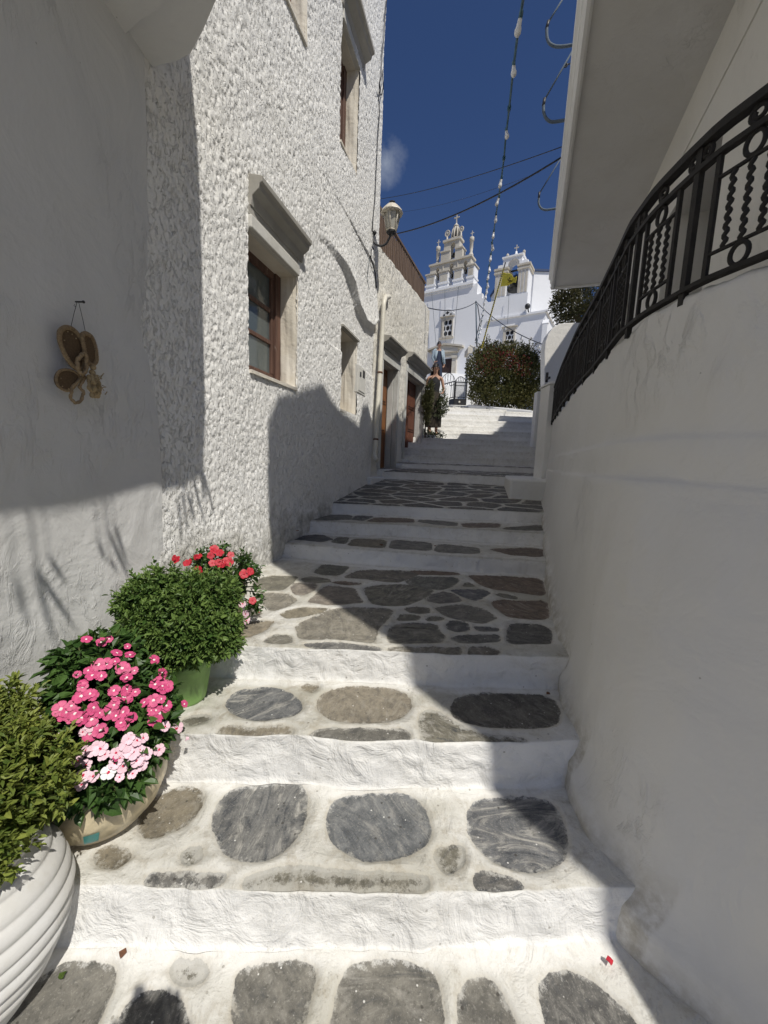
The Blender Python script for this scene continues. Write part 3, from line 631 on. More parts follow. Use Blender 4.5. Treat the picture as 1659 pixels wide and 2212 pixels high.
def window(holes, depth, wname, wlabel, panes=3, rail=.045, curtain=True, sill=True):
    ua, ub, za, zb = holes
    w = MB(); fr = .055
    w.fbox(LW, ua, ua+fr, -depth-.05, -depth, za, zb); w.fbox(LW, ub-fr-.03, ub, -depth-.05, -depth+.012, za, zb)
    w.fbox(LW, ua+fr, ub-fr-.03, -depth-.05, -depth-.002, zb-.06, zb); w.fbox(LW, ua+fr, ub-fr-.03, -depth-.05, -depth+.004, za, za+.075)
    ic = (ub-.085+ua+fr)/2
    w.fbox(LW, ua+fr+.004, ub-.089, -depth-.045, -depth-.012, za+.08, za+.11)
    w.fbox(LW, ub-.13, ub-.089, -depth-.045, -depth-.008, za+.112, zb-.062)
    for i in range(1, panes):
        zz = za+.11+(zb-.06-za-.11)*i/panes; w.fbox(LW, ua+fr+.002, ub-.132, -depth-.043, -depth-.014, zz-.017, zz+.017)
    f = obj(wname, w, [M['brown']], house, wlabel, bevel=.003)
    g = MB(); g.fbox(LW, ua+.01, ub-.01, -depth-.036, -depth-.030, za+.01, zb-.01)
    obj('window_pane', g, [M['glass']], f)
    if curtain:
        c = MB(); c.fbox(LW, ua+.02, ub-.02, -depth-.10, -depth-.09, za+.02, zb-(zb-za)*.36); obj('curtain', c, [M['curtain']], f)
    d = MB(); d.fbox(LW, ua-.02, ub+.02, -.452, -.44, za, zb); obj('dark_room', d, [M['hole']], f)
    return f
def reveal(h, w=.2):
    ua, ub, za, zb = h; r = MB(); us_ = np.linspace(0, 1, 18)
    return
f1 = window(HOLES[0], .17, 'window', 'brown casement window with flaking paint and net curtain', 3)
f2 = window(HOLES[1], .15, 'window', 'tall upper window with brown frame', 4)
f3 = window(HOLES[2], .15, 'window', 'top window only partly in view', 4)
f4 = window(HOLES[3], .26, 'window', 'small deep-set window beside the meter box', 2, curtain=False)
# reveal plaster in cream: thin skins standing proud of the core
for i, (h, mt) in enumerate(zip(HOLES, ['reveal']*4)):
    ua, ub, za, zb = h; r = MB()
    n = 14; pts = []
    for k in range(n+1):
        w = -.165*k/n; bul = .003*sin(k*1.3)+.004*sin(k*.5+i)
        pts.append((w+.012, ub-.004-.05*(max(0, 1-k/5.))**2*(-.25)+bul*.6))
    zz = np.linspace(za+.0, zb, 12)
    vs = [LW.P(u+.006*sin(z*9+w*30), w, z) for z in zz for w, u in pts]; m = n+1
    r.add(vs, [(a*m+c, a*m+c+1, (a+1)*m+c+1, (a+1)*m+c) for a in range(11) for c in range(n)], 0, True)
    r.fbox(LW, ua+.002, ub, -.15, .022, za-.02, za+.006)
    obj('window_reveal', r, [M[mt]], house)
# hood mouldings
def cornice(pl, ua, ub, z0, z1, out, name, mat, parent, bands=3):
    c = MB(); prof = [(0, z0), (out*.18, z0), (out*.28, z0+(z1-z0)*.35), (out*.75, z0+(z1-z0)*.55), (out*.82, z0+(z1-z0)*.72), (out, z0+(z1-z0)*.78), (out*1.02, z1-.006), (out*.9, z1), (-.02, z1+.03), (-.02, z0)]
    vs = [pl.P(ua, w, z) for w, z in prof]+[pl.P(ub, w, z) for w, z in prof]; n = len(prof)
    c.add(vs, [tuple(range(n-1, -1, -1)), tuple(range(n, 2*n))]+[(i, (i+1) % n, n+(i+1) % n, n+i) for i in range(n)])
    return obj(name, c, [mat], parent, bevel=.004)
zc1 = LW.px(656, 529)[1]; zc0 = LW.px(641, 543)[1]; zf0 = LW.px(641, 574)[1]
cornice(LW, u1a+.01, u1b+.085, zc0-.06, zc1, .11, 'window_hood', M['concrete'], house)
b = MB(); b.fbox(LW, u1a+.0, u1b+.01, -.16, .030, z1b+.002, zf0-.003); obj('window_lintel', b, [M['lintel']], house, bevel=.008)
b = MB(); b.fbox(LW, u1a+.0, u1b+.015, -.05, .012, zf0, zc0-.063); obj('window_frieze', b, [M['concrete']], house)
cornice(LW, u2a-.04, u2b+.14, z2b+.10, z2b+.30, .16, 'window_hood', M['concrete'], house)
b = MB(); b.fbox(LW, u2a, u2b+.02, -.16, .028, z2b+.003, z2b+.098); obj('window_lintel', b, [M['lintel']], house, bevel=.006)
b = MB(); b.fbox(LW, u4a-.01, u4b+.05, -.30, .035, z4b+.002, z4b+.030); obj('window_lintel', b, [M['concrete']], house, bevel=.004)
# swelling plaster boss beside the corner
# ------------------------------------------------------------------ smooth near house with its balcony
SWH = 3.0
SW = Plane((-1.252, 2.165), SWH)
sh = thing('smooth_house', (-1.6, 1.2, 0), 'smooth white plastered house wall with a straw ornament, nearest on the left', 'house')
us = np.arange(-4.2, .012, .03); zs = np.arange(-.1, 3.45, .03); U, Z = np.meshgrid(us, zs)
Wd = (fbm(U*1.6, Z*1.4, 5, 4)-.5)*.05+(fbm(U*7, Z*7, 8, 3)-.5)*.008*np.clip(1.6-Z, .25, 1)-.02
P = SW.p0+U[..., None]*SW.T+Wd[..., None]*SW.n+Z[..., None]*np.array([0, 0, 1.])
me = np_mesh('plaster_wall', P.reshape(-1, 3), grid_faces(*U.shape), True)
if me.polygons[0].normal @ Vector(SW.n) < 0: me.flip_normals()
link('plaster_wall', me, [M['smooth']], sh)
b = MB(); b.fbox(SW, -4.2, -.01, -4, -.07, -.1, 8.0); obj('wall_core', b, [M['smooth']], sh)
ZB = 3.433
edge = [(-1.264, 2.226), (-1.11, 2.185), (-1.03, 2.15), (-.92, 2.045), (-.70, 1.81), (-.53, 1.58), (-.395, 1.33), (-.415, 1.12), (-.445, .90), (-.465, .4), (-.50, -.13), (-.62, -3.5), (-4, -3.5), (-4, 2.3), (-1.3, 2.26)]
b = MB(); b.prism(edge, ZB, ZB+.16); obj('balcony_slab', b, [M['smooth']], sh, bevel=.006)
ins = [(x-.14 if x > -1.2 else x-.05, y-.12) for x, y in edge[:9]]+[(-.64, -3.4), (-1.28, -3.4)]
b = MB(); b.prism([(-1.31, 2.06), (-1.17, 1.98), (-1.05, 1.93), (-.9, 1.80), (-.74, 1.57), (-.58, 1.3), (-.56, .9), (-.62, -3.3), (-1.31, -3.3)], ZB-.03, ZB-.001); obj('soffit_panel', b, [M['smooth']], sh, bevel=.004)
b = MB(); b.prism([(x, y) for x, y in edge], ZB+.161, ZB+1.2); obj('balcony_parapet', b, [M['smooth']], sh)

# plant trailing over the balcony edge overhead: its tips cast the spiky shadows on the wall
tp = thing('trailing_plant', (-.5, .9, 4.6), 'spiky plant trailing over the balcony edge above the smooth house wall', 'plant')
b = MB()
for k in range(17):
    y0 = random.choice([1.22, 1.12, 1.0, .35, -.05])+random.gauss(0, .06); x0 = -.36+random.gauss(0, .02); L_ = random.uniform(.10, .26); z0 = 3.55
    sx, sy = random.gauss(.03, .03), random.gauss(0, .08); w_ = .014
    P0 = [np.array([x0+sx*t, y0+sy*t, z0-L_*t]) for t in (0, .35, .7, 1.0)]
    for a, c, w0, w1 in zip(P0[:-1], P0[1:], (w_*.7, w_, w_*.7), (w_, w_*.7, .001)): b.add([a+[0, w0, 0], a-[0, w0, 0], c-[0, w1, 0], c+[0, w1, 0], a+[.003, 0, 0], c+[.003, 0, 0]], [(0, 1, 4), (0, 4, 5, 3), (4, 1, 2, 5)])
    b.tube([np.array([-.47, y0, 4.64]), np.array([-.37, y0, 4.5]), P0[0]], .003, 4)
obj('leaves', b, [M['vinca'] if 'vinca' in M else M['green']], tp, fixn=False)
# ------------------------------------------------------------------ lower house further up the lane
j = LW.P(UEND, 0, 0); LH = Plane((j[0], j[1]), 20.2)
uE = LH.px(919, 850)[0]; lh = thing('lower_house', LH.P(1.5, 0, 1.3), 'lower cream stucco house with two wooden doors and a slatted roof screen', 'house')
d1 = (LH.px(821, 900)[0], LH.px(853, 900)[0], LH.px(845, 1013)[1], LH.px(857, 800)[1])
d2 = (LH.px(873, 900)[0]+.02, LH.px(911, 900)[0], LH.px(890, 992)[1], LH.px(908, 827)[1])
us = snap(-.02, uE, .02, [d1[0], d1[1], d2[0], d2[1]]); zs = snap(.9, 5.15, .02, [d1[2], d1[3], d2[2], d2[3]])
ztop = lambda u: np.interp(u, [0, uE], [LH.px(820, 530)[1], LH.px(912, 640)[1]])
U, Z = np.meshgrid(us, zs); 
def shp(U, Z): return -.02*np.clip(Z-3.4, 0, 2)
holes = [d1, d2]
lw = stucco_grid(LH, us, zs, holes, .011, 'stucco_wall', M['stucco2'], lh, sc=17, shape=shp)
me = lw.data; zt = me.vertices
co = np.zeros(len(zt)*3, np.float32); zt.foreach_get('co', co); co = co.reshape(-1, 3); uu = (co-LH.p0)@LH.T; co[:, 2] = np.minimum(co[:, 2], ztop(uu)+.03*(fbm(uu*6, uu*0, 4)-.5)); zt.foreach_set('co', co.ravel())
b = MB(); b.hexa([LH.P(.02, -.6, .6), LH.P(uE-.01, -.6, .6), LH.P(uE-.01, -.035, .6), LH.P(.02, -.035, .6), LH.P(.02, -.6, ztop(0)-.01), LH.P(uE-.01, -.6, ztop(uE)-.01), LH.P(uE-.01, -.075, ztop(uE)-.01), LH.P(.02, -.075, ztop(0)-.01)])
b2 = MB()
for (a, c, lo, hi) in [(0.02, d1[0], .6, 4.6), (d1[1], d2[0], .6, 4.6), (d2[1], uE-.01, .6, 4.6)]: b2.fbox(LH, a, c, -.34, -.06, lo, hi)
for d in holes: b2.fbox(LH, d[0]+.001, d[1]-.001, -.34, -.06, d[3], 4.55); b2.fbox(LH, d[0]+.001, d[1]-.001, -.34, -.045, .6, d[2])
b2.fbox(LH, .02, uE-.01, -4.5, -.345, .6, 4.7)
obj('wall_core', b2, [M['reveal']], lh)
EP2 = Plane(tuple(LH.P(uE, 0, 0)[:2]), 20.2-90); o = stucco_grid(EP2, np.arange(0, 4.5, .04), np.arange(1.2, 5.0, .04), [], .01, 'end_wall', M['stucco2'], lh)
def door(d, pl, mat, label, rev=.17, panels=3):
    ua, ub, za, zb = d; b = MB(); w0, w1 = -rev-.045, -rev
    b.fbox(pl, ua+.03, ub-.03, w0, w1, za+.01, zb-.01)
    o = obj('door', b, [mat], lh, label, bevel=.003)
    for i in range(2):
        cu0 = ua+.07+i*(ub-ua-.10)/2; cu1 = cu0+(ub-ua-.10)/2-.05
        q = MB()
        zz = np.linspace(za+.12, zb-.12, panels+1)
        for k in range(panels):
            a, c = zz[k]+.02, zz[k+1]-.02
            q.fbox(pl, cu0, cu1, w1+.001, w1+.014, a, c); q.fbox(pl, cu0+.04, cu1-.04, w1+.015, w1+.026, a+.04, c-.04)
        obj('door_panel', q, [mat], o, bevel=.003)
    q = MB(); zc = (za+zb)/2+.05; q.fbox(pl, (ua+ub)/2+.005, (ua+ub)/2+.035, w1+.001, w1+.03, za+.02, zb-.02)
    obj('door_stile', q, [mat], o, bevel=.004)
    q = MB(); c = pl.P((ua+ub)/2-.06, w1+.03, zc); q.ball(c, .022, 10, 6); q.fbox(pl, (ua+ub)/2-.075, (ua+ub)/2-.045, w1+.001, w1+.012, zc-.09, zc+.07)
    obj('door_handle', q, [M['rust']], o)
    # stone frame
    q = MB(); fw = .085
    q.fbox(pl, ub-.001, ub+fw, -.05, .035, za-.0, zb+.0); q.fbox(pl, ua-fw, ua+.001, -.05, .035, za, zb)
    q.fbox(pl, ua-fw, ub+fw, -.05, .04, zb+.001, zb+.14)
    q.fbox(pl, ub-.03, ub-.002, w1+.01, -.051, za, zb); q.fbox(pl, ua+.002, ua+.03, w1+.01, -.051, za, zb)
    obj('door_surround', q, [M['grout']], lh, bevel=.006)
    cornice(pl, ua-fw+.01, ub+fw+.03, zb+.20, zb+.36, .17, 'door_hood', M['concrete'], lh)
    q = MB(); q.fbox(pl, ua-fw, ub+fw, -.05, .015, zb+.142, zb+.198); obj('door_frieze', q, [M['concrete']], lh)
    q = MB(); q.fbox(pl, ua-.05, ub+.08, -.2, .10, za-.10, za); obj('door_step', q, [M['white']], lh, bevel=.015)
door(d1, LH, M['door1'], 'orange-varnished panelled door'); door(d2, LH, M['door2'], 'red-brown panelled door')
b = MB(); b.fbox(LH, -.2, uE+.02, -.1, .12, .9, d1[2]-.12); b.fbox(LH, d1[1]+.1, uE+.02, -.1, .16, d1[2]-.119, d2[2]-.11); obj('house_plinth', b, [M['white']], lh, bevel=.03)
# slatted screen on the roof edge
sf = thing('slatted_screen', LH.P(1.5, -.1, 4.8), 'brown weathered wooden slat screen along the roof of the lower house', 'fence')
b = MB(); un = uE-.12; k = 34; zT = lambda u: np.interp(u, [0, un], [LH.px(819, 442, -.1)[1], LH.px(909, 590, -.1)[1]])
for i in range(k):
    u = -.05+un*i/(k-1); b.fbox(LH, u, u+.05, -.13, -.11, ztop(u)-.15, zT(u)-.04-random.random()*.05)
obj('slats', b, [M['fence']], sf)
b = MB(); 
b.hexa([LH.P(-.1, -.145, zT(0)-.035), LH.P(un+.05, -.145, zT(un)-.035), LH.P(un+.05, -.095, zT(un)-.035), LH.P(-.1, -.095, zT(0)-.035), LH.P(-.1, -.145, zT(0)), LH.P(un+.05, -.145, zT(un)), LH.P(un+.05, -.095, zT(un)), LH.P(-.1, -.095, zT(0))])
obj('top_rail', b, [M['fence']], sf)
b = MB(); b.fbox(LH, -.1, un+.05, -.30, -.28, ztop(0)-.1, zT(0)-.12); obj('screen_backing', b, [M['fence']], sf)
for u in (0.02, un*.33, un*.66, un+.01):
    q = MB(); q.fbox(LH, u, u+.06, -.2, -.131, ztop(u)-.15, zT(u)-.05); obj('post', q, [M['fence']], sf)
c = LH.P(uE+.35, -1.2, 0); q = MB(); q.box(c[0]-.06, c[0]+.06, c[1]-.06, c[1]+.06, 4.7, aty(891, 552, c[1])[2]); q.box(c[0]-.09, c[0]+.09, c[1]-.09, c[1]+.09, aty(891, 556, c[1])[2], aty(891, 553, c[1])[2])
ch = obj('chimney', q, [M['pipe']], lh)
# drainpipe
pts = [LW.P(*[(lambda t: (t[0], .10, t[1]))(LW.px(x, y, .10))][0]) for x, y in [(845, 650), (841, 641), (833, 642), (829, 655), (827, 690), (821, 805), (812, 949), (808, 985)]]
pts.append(np.array(pts[-1])+np.array([.05, -.06, -.07]))
pts = [np.array(p) for p in pts]; pts[0] = pts[1]+LH.T*.05-LH.n*.1
dp = thing('drainpipe', pts[-1], 'cream plastic drainpipe down the corner beside the orange door', 'drainpipe')
fine = []
for a, c in zip(pts[:-1], pts[1:]): fine += [a+(c-a)*t for t in (0, .25, .5, .75)]
fine.append(pts[-1])
b = MB(); b.tube(fine, .036, 12); obj('pipe', b, [M['pipe']], dp)
for i in (5, 6):
    q = MB(); c = pts[i]; t = (pts[6]-pts[5]); q.tube([c-t*.012, c+t*.012], .042, 12); obj('pipe_collar', q, [M['rust']], dp)
# meter box
q0 = LW.px(773, 783, .03); q1 = LW.px(788, 859, .03)
b = MB(); b.fbox(LW, q0[0], q1[0], -.02, .035, q1[1]+.02, q0[1]-.02)
mb = thing('meter_box', LW.P(q0[0], 0, q1[1]), 'white electricity meter box on the stucco between window and drainpipe', 'meter box')
obj('box', b, [M['meter']], mb, bevel=.005)
du = q1[0]-q0[0]; b = MB(); b.fbox(LW, q0[0]+du*.12, q1[0]-du*.12, .036, .042, q1[1]+.05, q0[1]-.05); obj('lid', b, [M['meter']], mb, bevel=.002)
b = MB(); b.fbox(LW, q0[0]+du*.18, q0[0]+du*.34, .0425, .047, (q0[1]+q1[1])/2+.04, (q0[1]+q1[1])/2+.10); obj('lock', b, [M['blackmetal']], mb); b = MB(); b.fbox(LW, q0[0]+du*.55, q0[0]+du*.80, .0425, .045, (q0[1]+q1[1])/2+.05, (q0[1]+q1[1])/2+.15); obj('sight_glass', b, [M['blackmetal']], mb)
# ------------------------------------------------------------------ right: curved low wall, terrace wall, railing, building
RB = Plane((0, 0), 19.66, -1)      # n points towards the lane;  w = -(distance to the right of the camera line)
def rs(pts, n):
    pts = np.array(pts, float); t = np.linspace(0, len(pts)-1, n); k = np.arange(len(pts))
    return np.stack([np.interp(t, k, pts[:, i]) for i in range(pts.shape[1])], 1)
def smooth1(a, it):
    for _ in range(it): a[1:-1] = (a[:-2]+2*a[1:-1]+a[2:])/4
    return a
Lb = [(1.58, -1.55), (1.50, -.4), (1.30, .35), (1.02, .86), (.86, 1.03), (.80, 1.2), (.805, 1.36), (.83, 1.50), (.93, 1.81), (1.17, 2.5), (1.47, 3.37), (1.85, 4.4), (2.28, 5.6), (2.62, 6.6), (3.30, 8.5)]
Lt = [(1.60, -1.5), (1.58, -.3), (1.36, .45), (1.13, 1.05), (1.06, 1.20), (1.01, 1.33), (.93, 1.46), (.90, 1.58), (.965, 1.84), (1.20, 2.53), (1.50, 3.38), (1.87, 4.42), (2.295, 5.62), (2.63, 6.6), (3.31, 8.5)]
Ub = [(1.60, -1.5), (1.62, -.3), (1.40, .42), (1.20, .98), (1.125, 1.215), (1.075, 1.35), (1.055, 1.51), (1.05, 1.675), (1.08, 1.87), (1.30, 2.57), (1.565, 3.40), (1.92, 4.43), (2.355, 5.63), (2.70, 6.6), (3.36, 8.5)]
N = 620
Lb_, Lt_, Ub_ = (smooth1(rs(a, N), 60) for a in (Lb, Lt, Ub))
Lt_ = Lt_*.42+Ub_*.58
ROWS = []   # (plan, z)
for z in np.linspace(-.15, 1.42, 86):
    t = np.clip(z/1.42, 0, 1); fl = .045*np.exp(-np.clip(z-np.interp(Lb_[:, 1], [0, 1, 2, 3.2, 4.6, 7, 9], [0, .1, .56, .7, .95, 1.3, 1.5]), 0, 3)/.05)
    d = Lt_-Lb_; p = Lb_+d*t**1.1; p = p.copy(); p[:, 0] -= fl; ROWS.append((p, z+0*p[:, 0]))
nrm = lambda a: a/np.linalg.norm(a, axis=1)[:, None]
dl = Ub_-Lt_
for t, z in ((.06, 1.446), (.20, 1.456), (.40, 1.463), (.47, 1.475), (.50, 1.51), (.54, 1.56), (.58, 1.605), (.68, 1.618), (.90, 1.628), (.97, 1.642), (1., 1.665)):
    ROWS.append((Lt_+dl*t, z+0*dl[:, 0]))
for z in np.linspace(1.69, 2.105, 32): ROWS.append((Ub_, z+0*dl[:, 0]))
tan_ = np.gradient(Ub_, axis=0); tan_ = nrm(tan_); rn = np.stack([tan_[:, 1], -tan_[:, 0]], 1)   # towards the right
for o_, z in ((.006, 2.118), (.02, 2.128), (.05, 2.131), (.14, 2.131), (3.2, 2.115)): ROWS.append((Ub_+rn*o_, z+0*dl[:, 0]))
X = np.stack([r[0][:, 0] for r in ROWS]); Y = np.stack([r[0][:, 1] for r in ROWS]); Z = np.stack([r[1] for r in ROWS]).astype(float)
S = np.cumsum(np.r_[0, np.hypot(*np.diff(Lt_, axis=0).T)])[None]+0*X
dx = (fbm(S*1.4, Z*1.3, 61, 4)-.5)*.05+(fbm(S*6, Z*6, 62, 3)-.5)*.008
X = X+dx*np.where(np.arange(len(ROWS))[:, None] > len(ROWS)-4, 0, 1); Z = Z+(fbm(S*2.2, Z*0+3, 63, 3)-.5)*.02*(np.arange(len(ROWS))[:, None] > 85)
Z[-6:-1] += ((fbm(S*14, S*0+2, 64, 4)-.5)*.022)[-6:-1]
rw = thing('retaining_wall', (1.0, 1.8, .4), 'curved whitewashed wall with rounded ledges, rising on the right below the iron railing', 'wall')
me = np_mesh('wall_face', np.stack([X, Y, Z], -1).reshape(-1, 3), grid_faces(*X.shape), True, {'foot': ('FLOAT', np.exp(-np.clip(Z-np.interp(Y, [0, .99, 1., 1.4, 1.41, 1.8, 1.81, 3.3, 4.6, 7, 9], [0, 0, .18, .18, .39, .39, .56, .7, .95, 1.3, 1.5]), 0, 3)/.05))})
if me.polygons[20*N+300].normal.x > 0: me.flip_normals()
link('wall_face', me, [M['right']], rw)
# solid mass behind the wall, under the terrace
cor = [(float(x)+.10, float(y)) for x, y in Ub_[::40] if y < 5.6]
b = MB(); b.prism([(14, -3)]+[(14, 5.7)]+[(2.5, 5.7)]+cor[::-1], -.5, 2.085); obj('wall_core', b, [M['right']], rw)
# bench-like block on the ramp, and the pier + cap at the far end
b = MB(); p0 = onz(1103, 1070, 1.06); z1 = onz(1103, 1034, 1.3)
b.hexa([(1.70, 5.25, .8), (2.5, 5.20, .8), (3.1, 6.9, .8), (1.98, 6.45, .8), (1.70, 5.25, 1.325), (2.5, 5.20, 1.325), (3.1, 6.9, 1.335), (1.98, 6.45, 1.335)])
obj('side_block', b, [M['white']], kind=None, label='low whitewashed block against the right wall where the lane ramp ends', cat='step block', bevel=.035)
pr = thing('gate_pier', (2.5, 5.75, 1.6), 'tall white pier with pointed cap at the far end of the iron railing', 'pillar')
a0 = aty(1173, 990, 5.66); a1 = aty(1201, 990, 5.66); zt_ = aty(1187, 830, 5.66)[2]
b = MB(); b.box(a0[0], a1[0], 5.66, 5.98, 1.3, zt_); obj('shaft', b, [M['white']], pr, bevel=.01)
b = MB(); cx = (a0[0]+a1[0])/2; b.box(a0[0]-.015, a1[0]+.015, 5.645, 5.995, zt_+.001, zt_+.02)
b.add([(a0[0]-.015, 5.645, zt_+.021), (a1[0]+.015, 5.645, zt_+.021), (a1[0]+.015, 5.995, zt_+.021), (a0[0]-.015, 5.995, zt_+.021), (cx, 5.82, zt_+.085)], [(0, 1, 4), (1, 2, 4), (2, 3, 4), (3, 0, 4), (3, 2, 1, 0)]); obj('cap', b, [M['white']], pr)
a0 = aty(1157, 900, 8.75); a1 = aty(1169, 900, 8.75); b = MB(); b.box(a0[0], a1[0]+.25, 8.75, 8.95, .9, aty(1160, 845, 8.75)[2])
obj('side_pilaster', b, [M['white']], pr, bevel=.01)
# round-shouldered wall beyond
rwf = MB(); Yf = 11.6; pts = [(1176, 1040), (1176, 760), (1178, 738), (1184, 722), (1194, 708), (1208, 699), (1225, 697), (1300, 696), (1330, 696), (1330, 1040)]
pp = [aty(x, y, Yf) for x, y in pts]; n = len(pp)
rwf.add([(p[0], Yf, p[2]) for p in pp]+[(p[0]+.02, Yf+.35, p[2]) for p in pp], [tuple(range(n)), tuple(range(2*n-1, n-1, -1))]+[(i, n+i, n+(i+1) % n, (i+1) % n) for i in range(n)])
obj('yard_wall', rwf, [M['cream']], label='grey-shaded wall with rounded shoulder beyond the far end of the railing', cat='wall', bevel=.02)
c = aty(1181, 818, 6.1); b = MB(); b.tube([(c[0], 6.1, c[2]-.05), (c[0], 6.1, c[2]+.09)], .02, 10); b.box(c[0]-.012, c[0]+.012, 5.99, 6.1, c[2]-.02, c[2]+.01)
obj('small_wall_light', b, [M['blackmetal']], label='small black light fitted to the white pier beside the railing end', cat='light')

# ------------------------------------------------------------------ iron railing along the terrace
rail = thing('iron_railing', (1.1, 1.9, 2.11), 'black wrought-iron railing with wavy bars curving along the terrace on the right', 'railing')
RP = smooth1(rs([(1.485, .11), (1.307, .62), (1.188, .972), (1.104, 1.264), (1.061, 1.415), (1.056, 1.566), (1.061, 1.728), (1.102, 1.944), (1.199, 2.225), (1.334, 2.63), (1.566, 3.402), (1.944, 4.509), (2.365, 5.67)], 700), 60)
RS = np.r_[0, np.cumsum(np.hypot(*np.diff(RP, axis=0).T))]
def rp(s, z, off=0.):
    x = np.interp(s, RS, RP[:, 0]); y = np.interp(s, RS, RP[:, 1]); e = .03
    tx = np.interp(s+e, RS, RP[:, 0])-np.interp(s-e, RS, RP[:, 0]); ty = np.interp(s+e, RS, RP[:, 1])-np.interp(s-e, RS, RP[:, 1]); l = math.hypot(tx, ty)+1e-9
    return np.array([x+off*ty/l, y-off*tx/l, z])
def flatbar(b, s0, s1, z0, z1, th, step=.05):
    ss = np.arange(s0, s1, step); ss = np.r_[ss, s1]; vs = []
    for s in ss: vs += [rp(s, z0, -th/2), rp(s, z1, -th/2), rp(s, z1, th/2), rp(s, z0, th/2)]
    fs = []
    for i in range(len(ss)-1):
        for j in range(4): fs.append((i*4+j, i*4+(j+1) % 4, (i+1)*4+(j+1) % 4, (i+1)*4+j))
    b.add(vs, fs+[(0, 1, 2, 3), tuple(len(vs)-4+j for j in (3, 2, 1, 0))])
E_ = RS[-1]
for nm, z0, z1, th in (('top_rail', 2.614, 2.642, .036), ('second_rail', 2.538, 2.556, .026), ('bottom_rail', 2.143, 2.158, .028)):
    b = MB(); flatbar(b, 0, E_-.02, z0, z1, th); obj(nm, b, [M['iron']], rail)
# pattern period: plain bar, wavy panel
PER = 0.365; s = 0.075
def vbar(b, s, z0, z1, w=.0075, d=.007):
    a = rp(s, 0); t = rp(s+.01, 0)-rp(s-.01, 0); t /= np.linalg.norm(t); n_ = np.array([t[1], -t[0], 0])
    b.hexa([a+t*p+n_*q+np.array([0, 0, z]) for z in (z0, z1) for p, q in ((-w, -d), (w, -d), (w, d), (-w, d))])
def scroll(b, s, z, r, fl=1):
    pts = []
    for i in range(26):
        a = i/25*2*pi*1.35; rr = r*(1-.55*i/25); pts.append(rp(s+fl*(rr*sin(a)), z-(rr*cos(a))))
    b.tube(pts, .007, 6)
while s < E_-.13:
    p = MB(); w = .20
    for q in (s, s+w): vbar(p, q, 2.157, 2.541)
    flatbar(p, s, s+w, 2.462, 2.470, .012, .03); flatbar(p, s, s+w, 2.226, 2.234, .012, .03)
    near = rp(s, 0)[1] < 3.2
    for k in range(3):
        q0 = s+w*(k+1)/4; pts = []; m = 46 if near else 20
        for i in range(m+1):
            z = 2.230+(2.464-2.230)*i/m; a = 2*pi*(i/m)*8; pts.append(rp(q0+.0045*sin(a), z, .0025*cos(a)))
        p.tube(pts, (.0074), 7 if near else 4)
    for zc, rz in ((2.506, .033), (2.192, .032)):
        pts = [rp(s+w/2+.026*cos(2*pi*i/20), zc+rz*sin(2*pi*i/20)) for i in range(20)]; p.tube(pts, .0072, 6, closed=True)
    obj('wavy_panel', p, [M['iron']], rail)
    p = MB(); q = s+w+(PER-w)/2; vbar(p, q, 2.10, 2.618, .012, .010)
    scroll(p, q+.026, 2.587, .024, 1); scroll(p, q-.026, 2.587, .024, -1); scroll(p, s+w/2, 2.587, .026, 1)
    obj('main_bar', p, [M['iron']], rail)
    s += PER
# ------------------------------------------------------------------ terrace building on the right
bl = thing('terrace_building', (3.5, 4, 2.63), 'cream house behind the iron railing with a broad overhanging white slab and navy shutters', 'building')
def rbp(off, al): p = RB.T*al-RB.n*off; return (float(p[0]), float(p[1]))
ZS_ = 5.0; far = 8.67; nearA = np.array([.57, 1.115]); sd_ = np.array([.605, -.796])
B1 = nearA+sd_*4.3
slab = [tuple(nearA), rbp(.245, far), rbp(3.0, far+.15), (12, 9), (12, -3.2), tuple(B1+np.array([.2, -.2]))]
b = MB(); b.prism(slab[::-1], ZS_, ZS_+.20); obj('slab', b, [M['soffit']], bl)
# moulded edge
def offp(poly, d, dz): pass
prof = [(0.0, 4.965), (.028, 4.965), (.030, 5.005), (.045, 5.02), (.047, 5.085), (.062, 5.095), (.065, 5.16), (.09, 5.18), (.095, 5.25), (-.02, 5.255), (-.02, 4.98)]
PL = [nearA+sd_*4.0, nearA, np.array(rbp(.245, far)), np.array(rbp(1.6, far+.07))]
def offset_line(PL, d):
    out = []
    for i, p in enumerate(PL):
        ns = []
        for a, c in ((i-1, i), (i, i+1)):
            if a < 0 or c >= len(PL): continue
            t = PL[c]-PL[a]; t = t/np.linalg.norm(t); ns.append(np.array([-t[1], t[0]]))
        nn = sum(ns); nn = nn/np.linalg.norm(nn); k = 1/max(.3, nn@ns[0]); out.append(p+nn*d*k)
    return out
b = MB(); vs = []
for d, z in prof: vs += [(*q, z) for q in offset_line(PL, d)]
k = len(PL); b.add(vs, [(i*k+j, i*k+j+1, ((i+1) % len(prof))*k+j+1, ((i+1) % len(prof))*k+j) for i in range(len(prof)) for j in range(k-1)])
obj('slab_moulding', b, [M['white']], bl)
